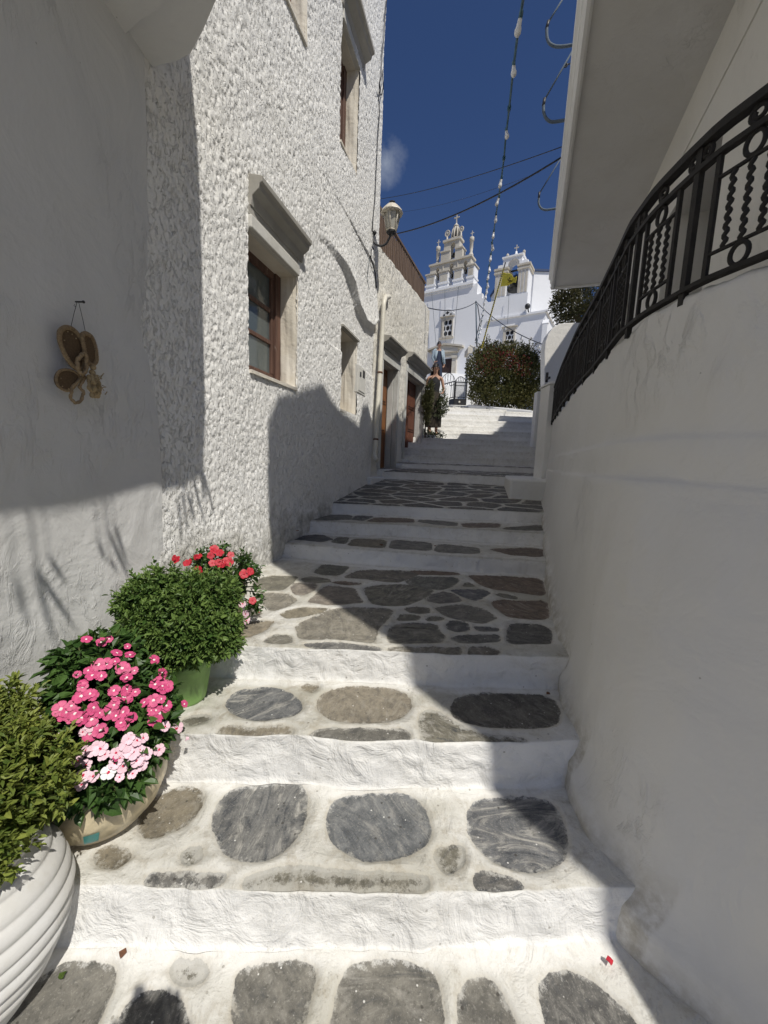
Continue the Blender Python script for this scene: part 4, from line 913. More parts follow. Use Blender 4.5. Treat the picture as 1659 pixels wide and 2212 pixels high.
# ground-floor wall with two tall openings
off_in = 1.20
WP = Plane(tuple(RB.p0[:2]), 19.66, -1)
def wpx(x, y, depth=0): return WP.px(x, y, -(off_in+depth))
uj = wpx(1128+1135*.36, 500)[0]; uf = wpx(1128+1040*.36-18, 560)[0]
u_near = wpx(1536, 480)[0]; u_far = wpx(1452, 560)[0]; ztopo = 4.35
uo2n = wpx(1400, 560)[0]; uo2f = wpx(1382, 600)[0]
holes = [(u_near, u_near+1.2, 2.12, 4.12), (u_near+2.5, u_near+3.6, 2.12, 4.12)]; DP = .62
b = MB(); us_ = .66
for a, c, lo, hi in holes:
    b.fbox(WP, us_, a, -(off_in+DP), -off_in, 2.09, 4.999); b.fbox(WP, a, c, -(off_in+DP), -off_in, hi, 4.999); us_ = c
b.fbox(WP, us_, 8.5, -(off_in+DP), -off_in, 2.09, 4.999); b.fbox(WP, 8.3, 8.5, -9, -(off_in+.3), 2.09, 4.999)
obj('ground_floor_wall', b, [M['cream']], bl)
for a, c, lo, hi in holes:
    q = MB(); q.fbox(WP, a+.03, c-.03, -(off_in+DP-.02), -(off_in+DP-.12), lo, hi-.02)
    o = obj('shutter_door', q, [M['shutter']], bl)
    q = MB()
    for i in range(26):
        z = lo+.12+i*.05
        q.hexa([WP.P(a+.1, -(off_in+DP-.119), z), WP.P(c-.1, -(off_in+DP-.119), z), WP.P(c-.1, -(off_in+DP-.15), z-.012), WP.P(a+.1, -(off_in+DP-.15), z-.012), WP.P(a+.1, -(off_in+DP-.119), z+.012), WP.P(c-.1, -(off_in+DP-.119), z+.012), WP.P(c-.1, -(off_in+DP-.15), z), WP.P(a+.1, -(off_in+DP-.15), z)])
    obj('louvres', q, [M['shutter']], o)
b = MB(); b.fbox(WP, .66, 8.5, -off_in+.001, -off_in+.012, 4.52, 4.56); obj('wall_string_course', b, [M['cream']], bl)
# unseen upper storey on the slab: parapet top shaped to throw the long lane shadow
tops = [(1.0, 6.1), (1.15, 6.35), (1.45, 6.5), (2.0, 6.8), (2.6, 6.68), (3.2, 6.66), (3.35, 7.0), (3.6, 7.12), (3.8, 6.98), (4.3, 7.15), (5.2, 7.2), (6.0, 7.1), (7.0, 7.0), (7.25, 6.8), (7.3, 6.5), (7.6, 6.0), (8.0, 5.5), (8.5, 5.3)]
offU = .34
b = MB(); poly = [(a, z+.13*.0) for a, z in tops]
poly = [(1.0, 5.201)]+poly+[(8.5, 5.201)]
pl2 = [(a, z) for a, z in poly]; vs = [WP.P(a, -offU, z) for a, z in pl2]+[WP.P(a, -offU-.25, z) for a, z in pl2]; n = len(pl2)
b.add(vs, [tuple(range(n)), tuple(range(2*n-1, n-1, -1))]+[(i, n+i, n+(i+1) % n, (i+1) % n) for i in range(n)])
obj('roof_parapet', b, [M['cream']], bl)
nA = np.array(rbp(offU, 1.0)); tA = (nA-nearA); A0 = nearA+sd_*(.13); 
b = MB(); b.prism([tuple(nearA+sd_*.12), tuple(nearA+sd_*.12+np.array([.2, .12])), tuple(nearA+sd_*7.0+np.array([.8, .4])), tuple(nearA+sd_*7.0)][::-1], 5.201, 6.05)
obj('roof_end_parapet', b, [M['cream']], bl)
b = MB(); b.prism([tuple(nearA+sd_*2.5), tuple(nearA+sd_*2.5+np.array([1.5, 1.0])), tuple(nearA+sd_*9+np.array([1.5, 1.])), tuple(nearA+sd_*9)][::-1], 6.051, 8.6)
obj('upper_storey', b, [M['cream']], bl)
b = MB(); b.prism([tuple(nearA+sd_*3.9), tuple(nearA+sd_*3.9+np.array([1.5, 1.0])), tuple(nearA+sd_*9+np.array([1.5, 1.])), tuple(nearA+sd_*9)][::-1], 0, 5.2)
obj('corner_wall', b, [M['cream']], bl)
b = MB(); b.fbox(WP, 2.0, 11.6, -9.0, -3.0, 2.2, 9.2); obj('rear_storey', b, [M['cream']], bl)
# hooked brackets on the slab edge
def bracket(pts, al_px, name, label, ring=None):
    # stands in the vertical plane square to the slab edge
    u_at = RB.px(al_px[0], al_px[1], -.18)[0]
    Tq = -RB.T; pl = Plane(tuple(RB.P(u_at, 0, 0)[:2]), 19.66-90, 1)
    P3 = []
    for x, y in pts:
        u, z = pl.px(x, y); P3.append(pl.P(u, 0, z))
    P3 = [np.array(p) for p in P3]
    r = thing(name, P3[-1], label, 'bracket', 'hooked brackets on the slab edge')
    fine = [P3[0]]
    b = MB(); b.tube([P3[0]+(P3[1]-P3[0])*t for t in (0, .5, 1)], .011, 8); obj('stay', b, [M['bluerope']], r)
    # rounded hook
    h = P3[2:]; q = []
    for i in range(len(h)-1):
        for t in np.linspace(0, 1, 6, endpoint=False): q.append(h[i]+(h[i+1]-h[i])*t)
    q.append(h[-1]); q = smooth1(np.array(q), 6)
    b = MB(); b.tube(q, .019, 10); obj('hook', b, [M['bluerope']], r)
    b = MB(); b.tube([P3[1]+(P3[1]-P3[2])*.35, P3[2]-(P3[1]-P3[2])*.2], .02, 8); obj('joint', b, [M['blackmetal']], r)
    if ring:
        u, z = pl.px(*ring); c = pl.P(u, 0, z); b = MB(); b.tube([c+.02*pl.T*cos(a)+np.array([0, 0, .02*sin(a)]) for a in np.linspace(0, 2*pi, 14, endpoint=False)], .008, 6, closed=True)
        u2, z2 = pl.px(ring[0]+24, ring[1]-9); b.tube([c+pl.T*.02, pl.P(u2, 0, z2)], .007, 6); obj('ring', b, [M['blackmetal']], r)
bracket([(1216, -3), (1184, 49), (1181, 60), (1181, 80), (1186, 94), (1200, 101), (1222, 100), (1256, 93)], (1242, 97), 'hook_bracket', 'nearest grey hooked bracket on the slab edge, cut by the top of the view')
bracket([(1244, 97), (1176, 216), (1174, 227), (1174, 242), (1179, 256), (1190, 264), (1206, 262), (1240, 256)], (1228, 258), 'hook_bracket', 'middle hooked bracket on the slab edge with a black ring', (1222, 141))
bracket([(1217, 333), (1165, 418), (1164, 427), (1163, 440), (1168, 450), (1178, 454), (1190, 452), (1214, 449)], (1203, 450), 'hook_bracket', 'farthest hooked bracket on the slab edge, where the black wires end')
# ------------------------------------------------------------------ leaf clouds
def rots(dirs, roll):
    """matrices whose Y axis follows dirs (leaf length), Z = leaf normal"""
    y = dirs/np.linalg.norm(dirs, axis=1)[:, None]; up = np.tile([0, 0, 1.], (len(y), 1)); up[np.abs(y[:, 2]) > .93] = [1., 0, 0]
    x = np.cross(y, up); x /= np.linalg.norm(x, axis=1)[:, None]; z = np.cross(x, y)
    c, s = np.cos(roll)[:, None], np.sin(roll)[:, None]; x2 = x*c+z*s; z2 = z*c-x*s
    return np.stack([x2, y, z2], -1)
LEAF_P = (np.array([[0, 0, 0], [-.42, .38, .10], [0, .42, -.03], [.42, .38, .10], [-.33, .72, .07], [0, .75, -.06], [.33, .72, .07], [0, 1.05, -.14]]),
          np.array([[0, 2, 1], [0, 3, 2], [1, 2, 5], [1, 5, 4], [3, 6, 5], [3, 5, 2], [4, 5, 7], [5, 6, 7]]))
def leaf_mesh(name, P, Dr, L, Wd, lv, mat, parent=None, roll=None, stems=None, **kw):
    k = len(P); R = rots(Dr, roll if roll is not None else rng.normal(0, .5, k)); tv, tf = LEAF_P
    loc = tv[None]*np.stack([Wd, L, L], -1)[:, None, :]
    v = np.einsum('kij,knj->kni', R, loc)+P[:, None]
    f = tf[None]+np.arange(k)[:, None, None]*len(tv)
    me = np_mesh(name, v.reshape(-1, 3), f.reshape(-1, 3), False, {'lv': ('FLOAT', np.repeat(lv, len(tv)))})
    return link(name, me, [mat], parent, **kw)
def sph(n):
    v = rng.normal(size=(n, 3)); return v/np.linalg.norm(v, axis=1)[:, None]
def bush_shoots(balls, n, keep=lambda p: True):
    """points on the outside of a union of ellipsoids; returns positions and outward normals"""
    P = []; Nn = []; w = np.array([b[1][0]*b[1][1] for b in balls]); w = w/w.sum()
    while len(P) < n:
        i = rng.choice(len(balls), p=w); c, r = np.array(balls[i][0]), np.array(balls[i][1]); d = sph(1)[0]; p = c+d*r
        if d[2] < -.75: continue
        if any((((p-np.array(c2))/np.array(r2))**2).sum() < .86 for j, (c2, r2) in enumerate(balls) if j != i): continue
        nn = d/r; nn /= np.linalg.norm(nn); P.append(p); Nn.append(nn)
    return np.array(P), np.array(Nn)
def perp(d):
    h = np.where(np.abs(d[:, 2:3]) < .9, [[0, 0, 1.]], [[1., 0, 0]]); a = np.cross(d, h); a /= np.linalg.norm(a, axis=1)[:, None]; return a, np.cross(d, a)
def basil(name, balls, n, mat, label, base, L=.027, cat='plant'):
    t = thing(name, base, label, cat)
    P, Nn = bush_shoots(balls, n); Dd = Nn*.75+np.array([0, 0, .55])+rng.normal(0, .16, Nn.shape); Dd /= np.linalg.norm(Dd, axis=1)[:, None]; P = P+Dd*(rng.random((n, 1))**5)*.05-Nn*(rng.random((n, 1))**3)*.03
    a, c = perp(Dd); PP = []; DD = []; LL = []; lv = []
    shoot = rng.random(n)
    for ring, (back, tilt, m, sc) in enumerate(((0.0, .35, 4, .62), (.012, .8, 4, .9), (.028, 1.15, 4, 1.0), (.05, 1.4, 4, .95))):
        for q in range(m):
            an = 2*pi*q/m+ring*.8+rng.normal(0, .25, n)+shoot*6.28; ti = tilt+rng.normal(0, .15, n)
            rad = a*np.cos(an)[:, None]+c*np.sin(an)[:, None]; d = Dd*np.cos(ti)[:, None]+rad*np.sin(ti)[:, None]
            PP.append(P-Dd*back+rng.normal(0, .003, P.shape)+Nn*rng.normal(0, .008, (n, 1))); DD.append(d-np.array([0, 0, .12])); LL.append(L*sc*rng.uniform(.65, 1.3, n)); lv.append(np.clip(.15+.55*shoot+rng.normal(0, .18, n)-.12*ring+.15, 0, 1))
    PP = np.concatenate(PP); DD = np.concatenate(DD); LL = np.concatenate(LL); lv = np.concatenate(lv)
    leaf_mesh('leaves', PP, DD, LL, LL*.56, lv, mat, t)
    b = MB(); bc = np.array(base)
    for i in range(0, n, 3): b.tube([bc+np.array([0, 0, .0])+(P[i]-bc)*.08*np.array([1, 1, 0]), bc*.45+P[i]*.55+np.array([0, 0, .01]), P[i]-Dd[i]*.01], [.004, .0028, .0015], 4, cap=False)
    obj('stems', b, [M['stem']], t)
    return t
def lathe_pot(c, prof, n=40): b = MB(); b.lathe(c, prof, n, cap=False); return b

# white ribbed jar, front left ---------------------------------------------
WPc = np.array([-1.03, .835, .0]); prof = []
t = thing('ribbed_jar', WPc, 'large white ribbed jar on the lowest landing by the left wall', 'plant pot')
K_ = 170; vs = []; nn = 72
for i in range(K_):
    z = .47*i/(K_-1); tt = i/(K_-1); r = np.interp(tt, [0, .08, .25, .45, .62, .78, .9, 1.0], [.095, .115, .165, .203, .213, .198, .165, .135])
    for j in range(nn):
        a = 2*pi*j/nn; ph = z*2*pi/.046+a*2.0; rr = r+.010*(abs(sin(ph/2))**.8-.5)*(1 if .06 < tt < .94 else .2)
        vs.append((WPc[0]+rr*cos(a), WPc[1]+rr*sin(a), z))
b = MB(); b.add(vs, [(i*nn+j, i*nn+(j+1) % nn, (i+1)*nn+(j+1) % nn, (i+1)*nn+j) for i in range(K_-1) for j in range(nn)], 0, True)
b.lathe(WPc, [(.135, .47), (.150, .475), (.152, .49), (.140, .497), (.125, .49), (.122, .44)], nn, cap=False)
obj('jar_body', b, [M['potwhite']], t, fixn=True)
b = MB(); b.lathe(WPc, [(.001, .45), (.123, .45)], 24, cap=False); obj('soil', b, [M['soil']], t)
# near basil: centre about D(35,1740)
basil('basil_bush', [((-1.08, .90, .64), (.18, .17, .15)), ((-.96, .80, .56), (.11, .12, .12)), ((-.99, .82, .71), (.11, .12, .11)), ((-1.15, 1.0, .71), (.12, .13, .11)), ((-.925, .90, .64), (.08, .10, .11)), ((-1.05, .80, .50), (.13, .12, .08)), ((-.90, .95, .58), (.055, .07, .11))], 1000, M['basil2'],
      'yellow-green basil bush growing from the white ribbed jar', (-1.04, .84, .47), .026)

# cream pot with periwinkles ------------------------------------------------
PC = np.array([-.965, 1.235, .184]); t = thing('glazed_pot', PC, 'round crackled cream pot with a teal diamond, on the first tread', 'plant pot')
b = lathe_pot(PC, [(.001, .0), (.09, .0), (.13, .02), (.172, .07), (.196, .13), (.200, .175), (.190, .215), (.178, .235), (.186, .245), (.182, .253), (.165, .245), (.160, .20)], 44)
obj('pot_body', b, [M['potcream']], t)
b = MB(); b.lathe(PC, [(.001, .222), (.165, .222)], 24, cap=False); obj('soil', b, [M['soil']], t)
d0 = onz(223, 1760, .28)-PC; ang = -1.15
def onpot(a, z):
    r = np.interp(z, [0.02, .07, .13, .175], [.131, .173, .197, .201])+.0015; return PC+np.array([r*cos(a), r*sin(a), z])
b = MB()
for k, (da, dz) in enumerate([(0, 0)]):
    G = 5; P_ = [[onpot(ang+(i/G-.5)*.22+(j/G-.5)*.04, .062+j/G*.05) for i in range(G+1)] for j in range(G+1)]
    b.add([p for r_ in P_ for p in r_], [(j*(G+1)+i, j*(G+1)+i+1, (j+1)*(G+1)+i+1, (j+1)*(G+1)+i) for i in range(G) for j in range(G)], 0, True)
obj('teal_diamond', b, [M['teal']], t)
def vinca(name, balls, n, label, base, group=None, L=.05):
    t = thing(name, base, label, 'flowering plant'); P, Nn = bush_shoots(balls, n)
    Dd = Nn*.9+np.array([0, 0, .4])+rng.normal(0, .25, Nn.shape); Dd /= np.linalg.norm(Dd, axis=1)[:, None]; a, c = perp(Dd); PP = []; DD = []; LL = []; lv = []
    for ring, (back, tilt, m, sc) in enumerate(((0., .7, 3, .7), (.02, 1.15, 3, 1.0), (.045, 1.4, 2, 1.05))):
        for q in range(m):
            an = 2*pi*q/m+ring*1.1+rng.normal(0, .4, n)+rng.random(n)*6; ti = tilt+rng.normal(0, .25, n); rad = a*np.cos(an)[:, None]+c*np.sin(an)[:, None]
            PP.append(P-Dd*back+rng.normal(0, .006, P.shape)-Nn*rng.random((n, 1))*.03); DD.append(Dd*np.cos(ti)[:, None]+rad*np.sin(ti)[:, None]-np.array([0, 0, .15])); LL.append(L*sc*rng.uniform(.75, 1.2, n)); lv.append(np.clip(rng.normal(.45, .3, n), 0, 1))
    PP, DD, LL, lv = map(np.concatenate, (PP, DD, LL, lv)); leaf_mesh('leaves', PP, DD, LL, LL*.62, lv, M['vinca'], t)
    b = MB(); bc = np.array(base)
    for i in range(0, n, 2): b.tube([bc+(P[i]-bc)*.1*np.array([1, 1, 0]), bc*.4+P[i]*.6, P[i]], [.005, .004, .002], 5, cap=False)
    obj('stems', b, [M['stem']], t); return t
def flower_meshes(col, eye, nm):
    b = MB()
    for k in range(5):
        a = 2*pi*k/5; ca, sa = cos(a), sin(a); pts = [(0, .0, 0), (-.32, .42, .05), (-.50, .80, .10), (-.30, 1.0, .04), (.08, 1.05, .0), (.42, .92, .05), (.52, .66, .10), (.22, .34, .04), (0, .55, .07)]
        v = [(.023*(x*.98*ca-y*sa), .023*(x*.98*sa+y*ca), .023*z+.0006*k) for x, y, z in pts]; b.add(v, [(8, i, (i+1) % 8) for i in range(8)], 0, True)
    b.lathe((0, 0, .0014), [(.0001, .0022), (.0035, .0012), (.0058, -.0002)], 9, 1, cap=False)
    b.tube([(0, 0, 0), (0, .001, -.014), (0, .003, -.026)], [.0014, .001, .0012], 5, 2)
    me = bpy.data.meshes.new(nm); me.from_pydata(b.v, [], b.f); me.polygons.foreach_set('material_index', b.m); me.polygons.foreach_set('use_smooth', b.s); me.update()
    for m_ in (col, eye, M['stem']): me.materials.append(m_)
    return me
FM = {'pink': flower_meshes(M['pink'], M['eyew'], 'pink_flower'), 'pale': flower_meshes(M['pale'], M['eyer'], 'pale_flower'), 'red': flower_meshes(M['redp'], M['redp'], 'red_flower'), 'white': flower_meshes(M['white_solid'], M['eyer'], 'white_flower')}
def hit_balls(x, y, balls, grow=.012):
    d = ray(x, y); best = None
    for c, r in balls:
        c = np.array(c); r = np.array(r)+grow; o = (CAM-c)/r; e = d/r; A = e@e; B = o@e; Cc = o@o-1; D_ = B*B-A*Cc
        if D_ < 0: continue
        t = (-B-sqrt(D_))/A
        if best is None or t < best[0]: p = CAM+d*t; n_ = (p-c)/r**2; best = (t, p, n_/np.linalg.norm(n_))
    if best is None:
        cs = [(np.linalg.norm(np.cross(np.array(c)-CAM, d)), c) for c, r in balls]; c = np.array(min(cs, key=lambda q: q[0])[1]); t = (c-CAM)@d; p = CAM+d*t; n_ = p-c+np.array([0, 0, .05]); best = (t, p, n_/np.linalg.norm(n_))
    return best[1], best[2]
def put_flowers(parent, kind, pts, balls, sc=1.0, strict=False):
    for x, y in pts:
        if strict and not any(np.linalg.norm(np.cross((np.array(c_)-CAM)/np.array(r_), ray(x, y)/np.array(r_)))/np.linalg.norm(ray(x, y)/np.array(r_)) < .97 for c_, r_ in balls): continue
        p, n_ = hit_balls(x, y, balls); d = n_*.5+np.array([0, 0, .3])+(CAM-p)/np.linalg.norm(CAM-p)*.55+rng.normal(0, .22, 3); q = Vector(d).to_track_quat('Z', 'Y')
        o = bpy.data.objects.new('flower', FM[kind]); COL.objects.link(o); o.parent = parent
        s = sc*random.uniform(.7, 1.15); R = q.to_matrix().to_4x4() @ Matrix.Rotation(random.random()*6.28, 4, 'Z')
        o.matrix_parent_inverse = Matrix.Identity(4); o.matrix_basis = Matrix.Translation(Vector(p)-WLOC[parent.name]) @ R @ Matrix.Diagonal((s, s, s, 1))
cf = lambda L: [(x*.36, 1128+y*.36) for x, y in L]
VB = [((-.97, 1.27, .60), (.165, .19, .19)), ((-.86, 1.20, .52), (.13, .13, .14)), ((-.90, 1.14, .46), (.15, .12, .11)), ((-1.02, 1.30, .72), (.13, .14, .12)), ((-.82, 1.28, .58), (.1, .1, .12)), ((-1.02, 1.10, .50), (.12, .1, .12))]
vp = vinca('periwinkle_plant', VB, 420, 'bushy periwinkle with magenta and pale pink flowers in the crackled cream pot', (-.965, 1.235, .42), L=.056)
put_flowers(vp, 'pink', cf([(610,720),(595,855),(700,785),(690,835),(780,795),(735,875),(530,890),(925,825),(975,905),(955,955),(485,1045),(560,1040),(700,1045),(750,1050),(685,1095),(980,1000),(1000,985),(920,1070),(965,1060),(1000,1100),(1105,1090),(910,1130),(925,1190),(960,1145),(365,1120),(380,1165),(430,1100),(450,1150),(490,1175),(550,1185),(600,1145),(540,1270),(600,1250),(725,1205),(790,1170),(655,1140),(740,1140),(640,850),(400,1140)]), VB, .88)
put_flowers(vp, 'pale', cf([(570,1365),(620,1400),(765,1330),(820,1310),(860,1295),(795,1380),(875,1390),(955,1365),(1060,1235),(990,1225),(465,1435),(515,1455),(560,1525),(490,1570),(500,1520),(690,1445),(735,1465),(820,1430),(850,1455),(795,1510),(360,1295),(600,1360)]), VB, .88)
xs_ = [(float(a), float(b_)) for a, b_ in zip(rng.normal(700, 190, 34), rng.normal(980, 130, 34))]
put_flowers(vp, 'pink', cf(xs_), VB, .72, True)
put_flowers(vp, 'pale', cf([(float(a), float(b_)) for a, b_ in zip(rng.normal(720, 160, 16), rng.normal(1400, 70, 16))]), VB, .75, True)
put_flowers(vp, 'white', cf([(650,1500)]), VB, 1.0)

# green pot and middle basil --------------------------------------------------
GP = np.array([-.88, 1.63, .39]); t = thing('green_pot', GP, 'green plastic flower pot on the second tread', 'plant pot')
obj('pot_body', lathe_pot(GP, [(.001, .0), (.088, .0), (.092, .012), (.118, .17), (.128, .172), (.131, .215), (.125, .218), (.116, .21), (.110, .17)], 40), [M['green']], t)
b = MB(); b.lathe(GP, [(.001, .19), (.115, .19)], 24, cap=False); obj('soil', b, [M['soil']], t)
BB = [((-.91, 1.66, .755), (.21, .18, .135)), ((-.82, 1.61, .71), (.18, .15, .13)), ((-1.03, 1.70, .84), (.12, .12, .11)), ((-.96, 1.60, .68), (.18, .13, .10)), ((-.84, 1.72, .84), (.17, .15, .10)), ((-1.09, 1.60, .69), (.07, .08, .09)), ((-.71, 1.66, .69), (.08, .10, .11)), ((-1.10, 1.66, .81), (.07, .09, .11))]
basil('basil_bush', BB, 1150, M['basil'], 'big dark-green basil bush spilling over the green pot', (-.88, 1.63, .58), .029)
# pot at the back with red periwinkles ----------------------------------------
RPc = np.array([-.90, 2.12, .562]); t = thing('clay_pot', RPc, 'pot half hidden behind the green basil bush, on the third tread', 'plant pot')
obj('pot_body', lathe_pot(RPc, [(.001, 0), (.09, 0), (.12, .16), (.13, .2), (.12, .2), (.11, .17)], 28), [M['potcream']], t)
RBb = [((-.90, 2.12, .88), (.17, .14, .12)), ((-.76, 2.07, .83), (.10, .10, .12)), ((-.70, 2.05, .72), (.06, .07, .11)), ((-.95, 2.1, .93), (.11, .1, .07))]
rp_ = vinca('periwinkle_plant', RBb, 120, 'red and pale pink periwinkle behind the basil, against the stucco wall', (-.90, 2.12, .74), L=.036)
put_flowers(rp_, 'red', cf([(1060,225),(1045,215),(1140,240),(1180,210),(1195,205),(1265,200),(1290,170),(1320,185),(1275,245),(1310,240),(1375,240),(1385,195),(1190,290),(1465,310),(1500,295),(1515,470),(1285,160),(1120,245),(1330,250),(1360,230)]), RBb, 1.0)
put_flowers(rp_, 'pale', cf([(1365,370),(1455,490),(1475,550),(1415,420),(1440,465),(1480,590),(1385,415)]), RBb, 1.1)
# debris -------------------------------------------------------------------------
def litter(x, y, z, col, s, label, cat, up=.004):
    p = onz(x, y, z); b = MB(); k = 7
    for q in range(2 if s > .02 else 1):
        a0 = random.random()*6; pts = [(p[0]+s*(1-.3*random.random())*cos(a0+2*pi*i/k)*(.5 if i % 2 else 1), p[1]+s*.8*sin(a0+2*pi*i/k), z+up+q*.004+.006*random.random()) for i in range(k)]
        b.add(pts+[(x_, y_, z_-.002) for x_, y_, z_ in pts], [tuple(range(k)), tuple(range(2*k-1, k-1, -1))]+[(i, k+i, k+(i+1) % k, (i+1) % k) for i in range(k)])
    return obj('fallen_leaf' if cat == 'leaf' else 'fallen_petal', b, [M[col]], label=label, cat=cat, group='fallen leaves on the steps' if cat == 'leaf' else None)
litter(1317, 2078, .012, 'redp', .013, 'crushed crimson petal on the lowest landing near the right wall', 'petal')
litter(330, 1722, .2, 'pink', .013, 'small magenta petal on the first tread near the cream pot', 'petal', .006)
litter(405, 1600, .40, 'pale', .012, 'pale pink petal at the front edge of the second tread', 'petal', .006)
litter(560, 1325, .575, 'redp', .014, 'small red petal on the flagstones of the third tread', 'petal', .006)
litter(135, 2110, .012, 'basil2', .012, 'small yellow leaf on the dark slab beside the white jar', 'leaf')
litter(265, 2062, .012, 'rust', .014, 'small brown dead leaf at the foot of the first riser', 'leaf')
litter(1185, 1500, .40, 'rust', .012, 'brown dead leaf beside the right wall on the second tread', 'leaf')
litter(824, 1178, .71, 'rust', .022, 'dark dead leaf in the middle of the shaded fourth tread', 'leaf')
litter(940, 1180, .71, 'rust', .02, 'dark dead leaf right of the middle on the shaded fourth tread', 'leaf')
litter(1060, 1207, .57, 'rust', .02, 'curled dead leaf at the foot of the shaded riser near the right wall', 'leaf')
for (x, y, z, l) in [(643, 1147, .84, 'curled leaf on the shaded steps at the foot of the stucco wall'), (917, 1031, 1.2, 'leaf scrap on the far lane ramp below the doors'), (1166, 1140, .85, 'leaf scrap on the fifth tread against the right wall')]: litter(x, y, z, 'rust', .02, l, 'leaf')
# straw ornament on the smooth wall -----------------------------------------------
co_ = lambda x, y: ((100+x*.211)/1.507, (900+y*.211)/1.507)
ow = .0
def sw(x, y, w): u, z = SW.px(*co_(x, y), w); return SW.P(u, w, z)
wb = -.0
orn = thing('straw_ornament', sw(750, 1500, .02), 'straw and burlap butterfly-shaped ornament hanging on the smooth left wall', 'wall ornament')
def outline_slab(pts, w0, w1, name, mat, braid=None):
    P2 = chaikin(np.array([SW.px(*co_(x, y), w1) for x, y in pts]), 3); b = MB(); b.fprism(SW, [tuple(p) for p in P2], w0, w1); o = obj(name, b, [mat], orn)
    if braid:
        b = MB(); m_ = len(P2); path = [SW.P(u, w1, z) for u, z in P2]; dens = []
        L_ = 0; 
        for i in range(m_):
            a = path[i]; c = path[(i+1) % m_]; dens += [a+(c-a)*t for t in np.linspace(0, 1, 4, endpoint=False)]
        r_ = [braid*(1+.22*sin(i*1.7)) for i in range(len(dens))]; b.tube(dens, r_, 8, closed=True); obj('braided_rim', b, [M['jute']], o)
    return o
outline_slab([(440, 850), (520, 780), (620, 790), (720, 880), (790, 1000), (830, 1150), (820, 1400), (720, 1440), (600, 1330), (500, 1150), (440, 980)], .018, .028, 'large_wing', M['jutedark'], .008)
outline_slab([(780, 900), (850, 870), (930, 920), (980, 1020), (1010, 1150), (1020, 1300), (940, 1380), (860, 1300), (820, 1100)], .030, .038, 'rear_wing', M['jutedark'], .008)
outline_slab([(390, 1560), (430, 1460), (520, 1430), (650, 1450), (760, 1530), (720, 1640), (640, 1740), (560, 1770), (450, 1720), (400, 1640)], .016, .026, 'lower_wing', M['jutedark'], .0045)
def loop(pts, w, r, name, mat):
    P2 = chaikin(np.array([SW.px(*co_(x, y), w) for x, y in pts]), 2); b = MB(); b.tube([SW.P(u, w+.003*sin(i), z) for i, (u, z) in enumerate(P2)], [r*(1+.2*sin(i*2.1)) for i in range(len(P2))], 8, closed=True); obj(name, b, [mat], orn)
loop([(820, 1180), (860, 1250), (860, 1380), (830, 1500), (780, 1510), (720, 1420), (715, 1320), (760, 1220)], .05, .0075, 'braided_loop', M['jute'])
loop([(860, 1530), (740, 1680), (800, 1760), (820, 1820), (760, 1930), (690, 1960), (630, 1900), (610, 1800), (650, 1700), (760, 1570)], .03, .006, 'braided_tail_loop', M['jute'])
b = MB(); c0 = sw(960, 1690, .05)
for i in range(90):
    q = rng.normal(0, 1, 3); q = q/np.linalg.norm(q)*(.4+.6*random.random()); p = c0+SW.T*q[0]*.030+np.array([0, 0, 1])*q[2]*.046+SW.n*abs(q[1])*.02; b.ball(p, .008+.004*random.random(), 7, 5, 0, (1, .7, 1.2))
for i in range(16):
    q = rng.normal(0, 1, 3); p = c0+SW.T*q[0]*.02+np.array([0, 0, 1])*q[2]*.03+SW.n*.02; b.tube([p, p+SW.T*rng.normal(0, .008)+SW.n*.010+np.array([0, 0, rng.normal(0, .008)]), p+SW.T*rng.normal(0, .012)+np.array([0, 0, rng.normal(0, .012)])], .002, 4)
for p in ((960, 1400), (950, 1480)): b.ball(sw(p[0], p[1], .045), .012, 8, 6)
obj('dried_flowers', b, [M['dried']], orn)
b = MB()
for x, y in ((572, 850), (640, 890), (700, 955), (520, 985), (468, 1570), (490, 1695), (590, 1735), (915, 965), (950, 1050)): b.ball(sw(x, y, .031), .0028, 6, 4)
obj('beads', b, [M['dried']], orn)
b = MB(); b.tube([sw(620, 780, .03), sw(660, 600, .022), sw(712, 405, .012)], .0011, 5); b.tube([sw(845, 860, .035), sw(800, 650, .022), sw(742, 405, .012)], .0011, 5); b.tube([sw(680, 430, .01), sw(665, 450, .012), sw(690, 470, .012), sw(712, 405, .012)], .001, 5)
obj('hanging_string', b, [M['ropey']], orn)
b = MB(); c0 = sw(728, 390, 0); b.tube([c0-SW.n*.01, c0+SW.n*.022], .0035, 8); b.ball(c0+SW.n*.024, .006, 8, 5); obj('nail', b, [M['blackmetal']], orn)
# ------------------------------------------------------------------ church
p0 = aty(1000, 700, 36); FP = Plane((p0[0], p0[1]), 122)
c1 = lambda x, y: (862.7+x*.24, 398+y*.24); c5 = lambda x, y: (909.1+x*.096, 451.2+y*.096); c6 = lambda x, y: (1048.4+x*.104, 504.3+y*.104); c7 = lambda x, y: (902.5+x*.176, 650.3+y*.176)
def F(c, x, y, w=0.): return FP.px(*c(x, y), w)
def Fu(c, x, y): return F(c, x, y)[0]
def Fz(c, *pts): return sum(F(c, x, y)[1] for x, y in pts)/len(pts)
church = thing('church', FP.P(0, 0, 8), 'white church at the top of the stairs with two stepped belfries and a pedimented door', 'church')
GB = 8.6
uL = Fu(c1, 215, 1030); uR = Fu(c1, 1320, 1135); zA = Fz(c5, (100, 1920), (1180, 1690)); uA0, uA1 = Fu(c5, 100, 1920), Fu(c5, 1180, 1690)
uS1 = Fu(c1, 700, 960); uS2 = Fu(c1, 748, 990); uS3 = Fu(c1, 766, 1020); zS0 = Fz(c1, (693, 925)); zS1 = Fz(c1, (720, 985)); zS2 = Fz(c1, (757, 1022)); zN = Fz(c1, (790, 1062), (860, 1050)); zE = Fz(c1, (960, 1215), (1320, 1138))
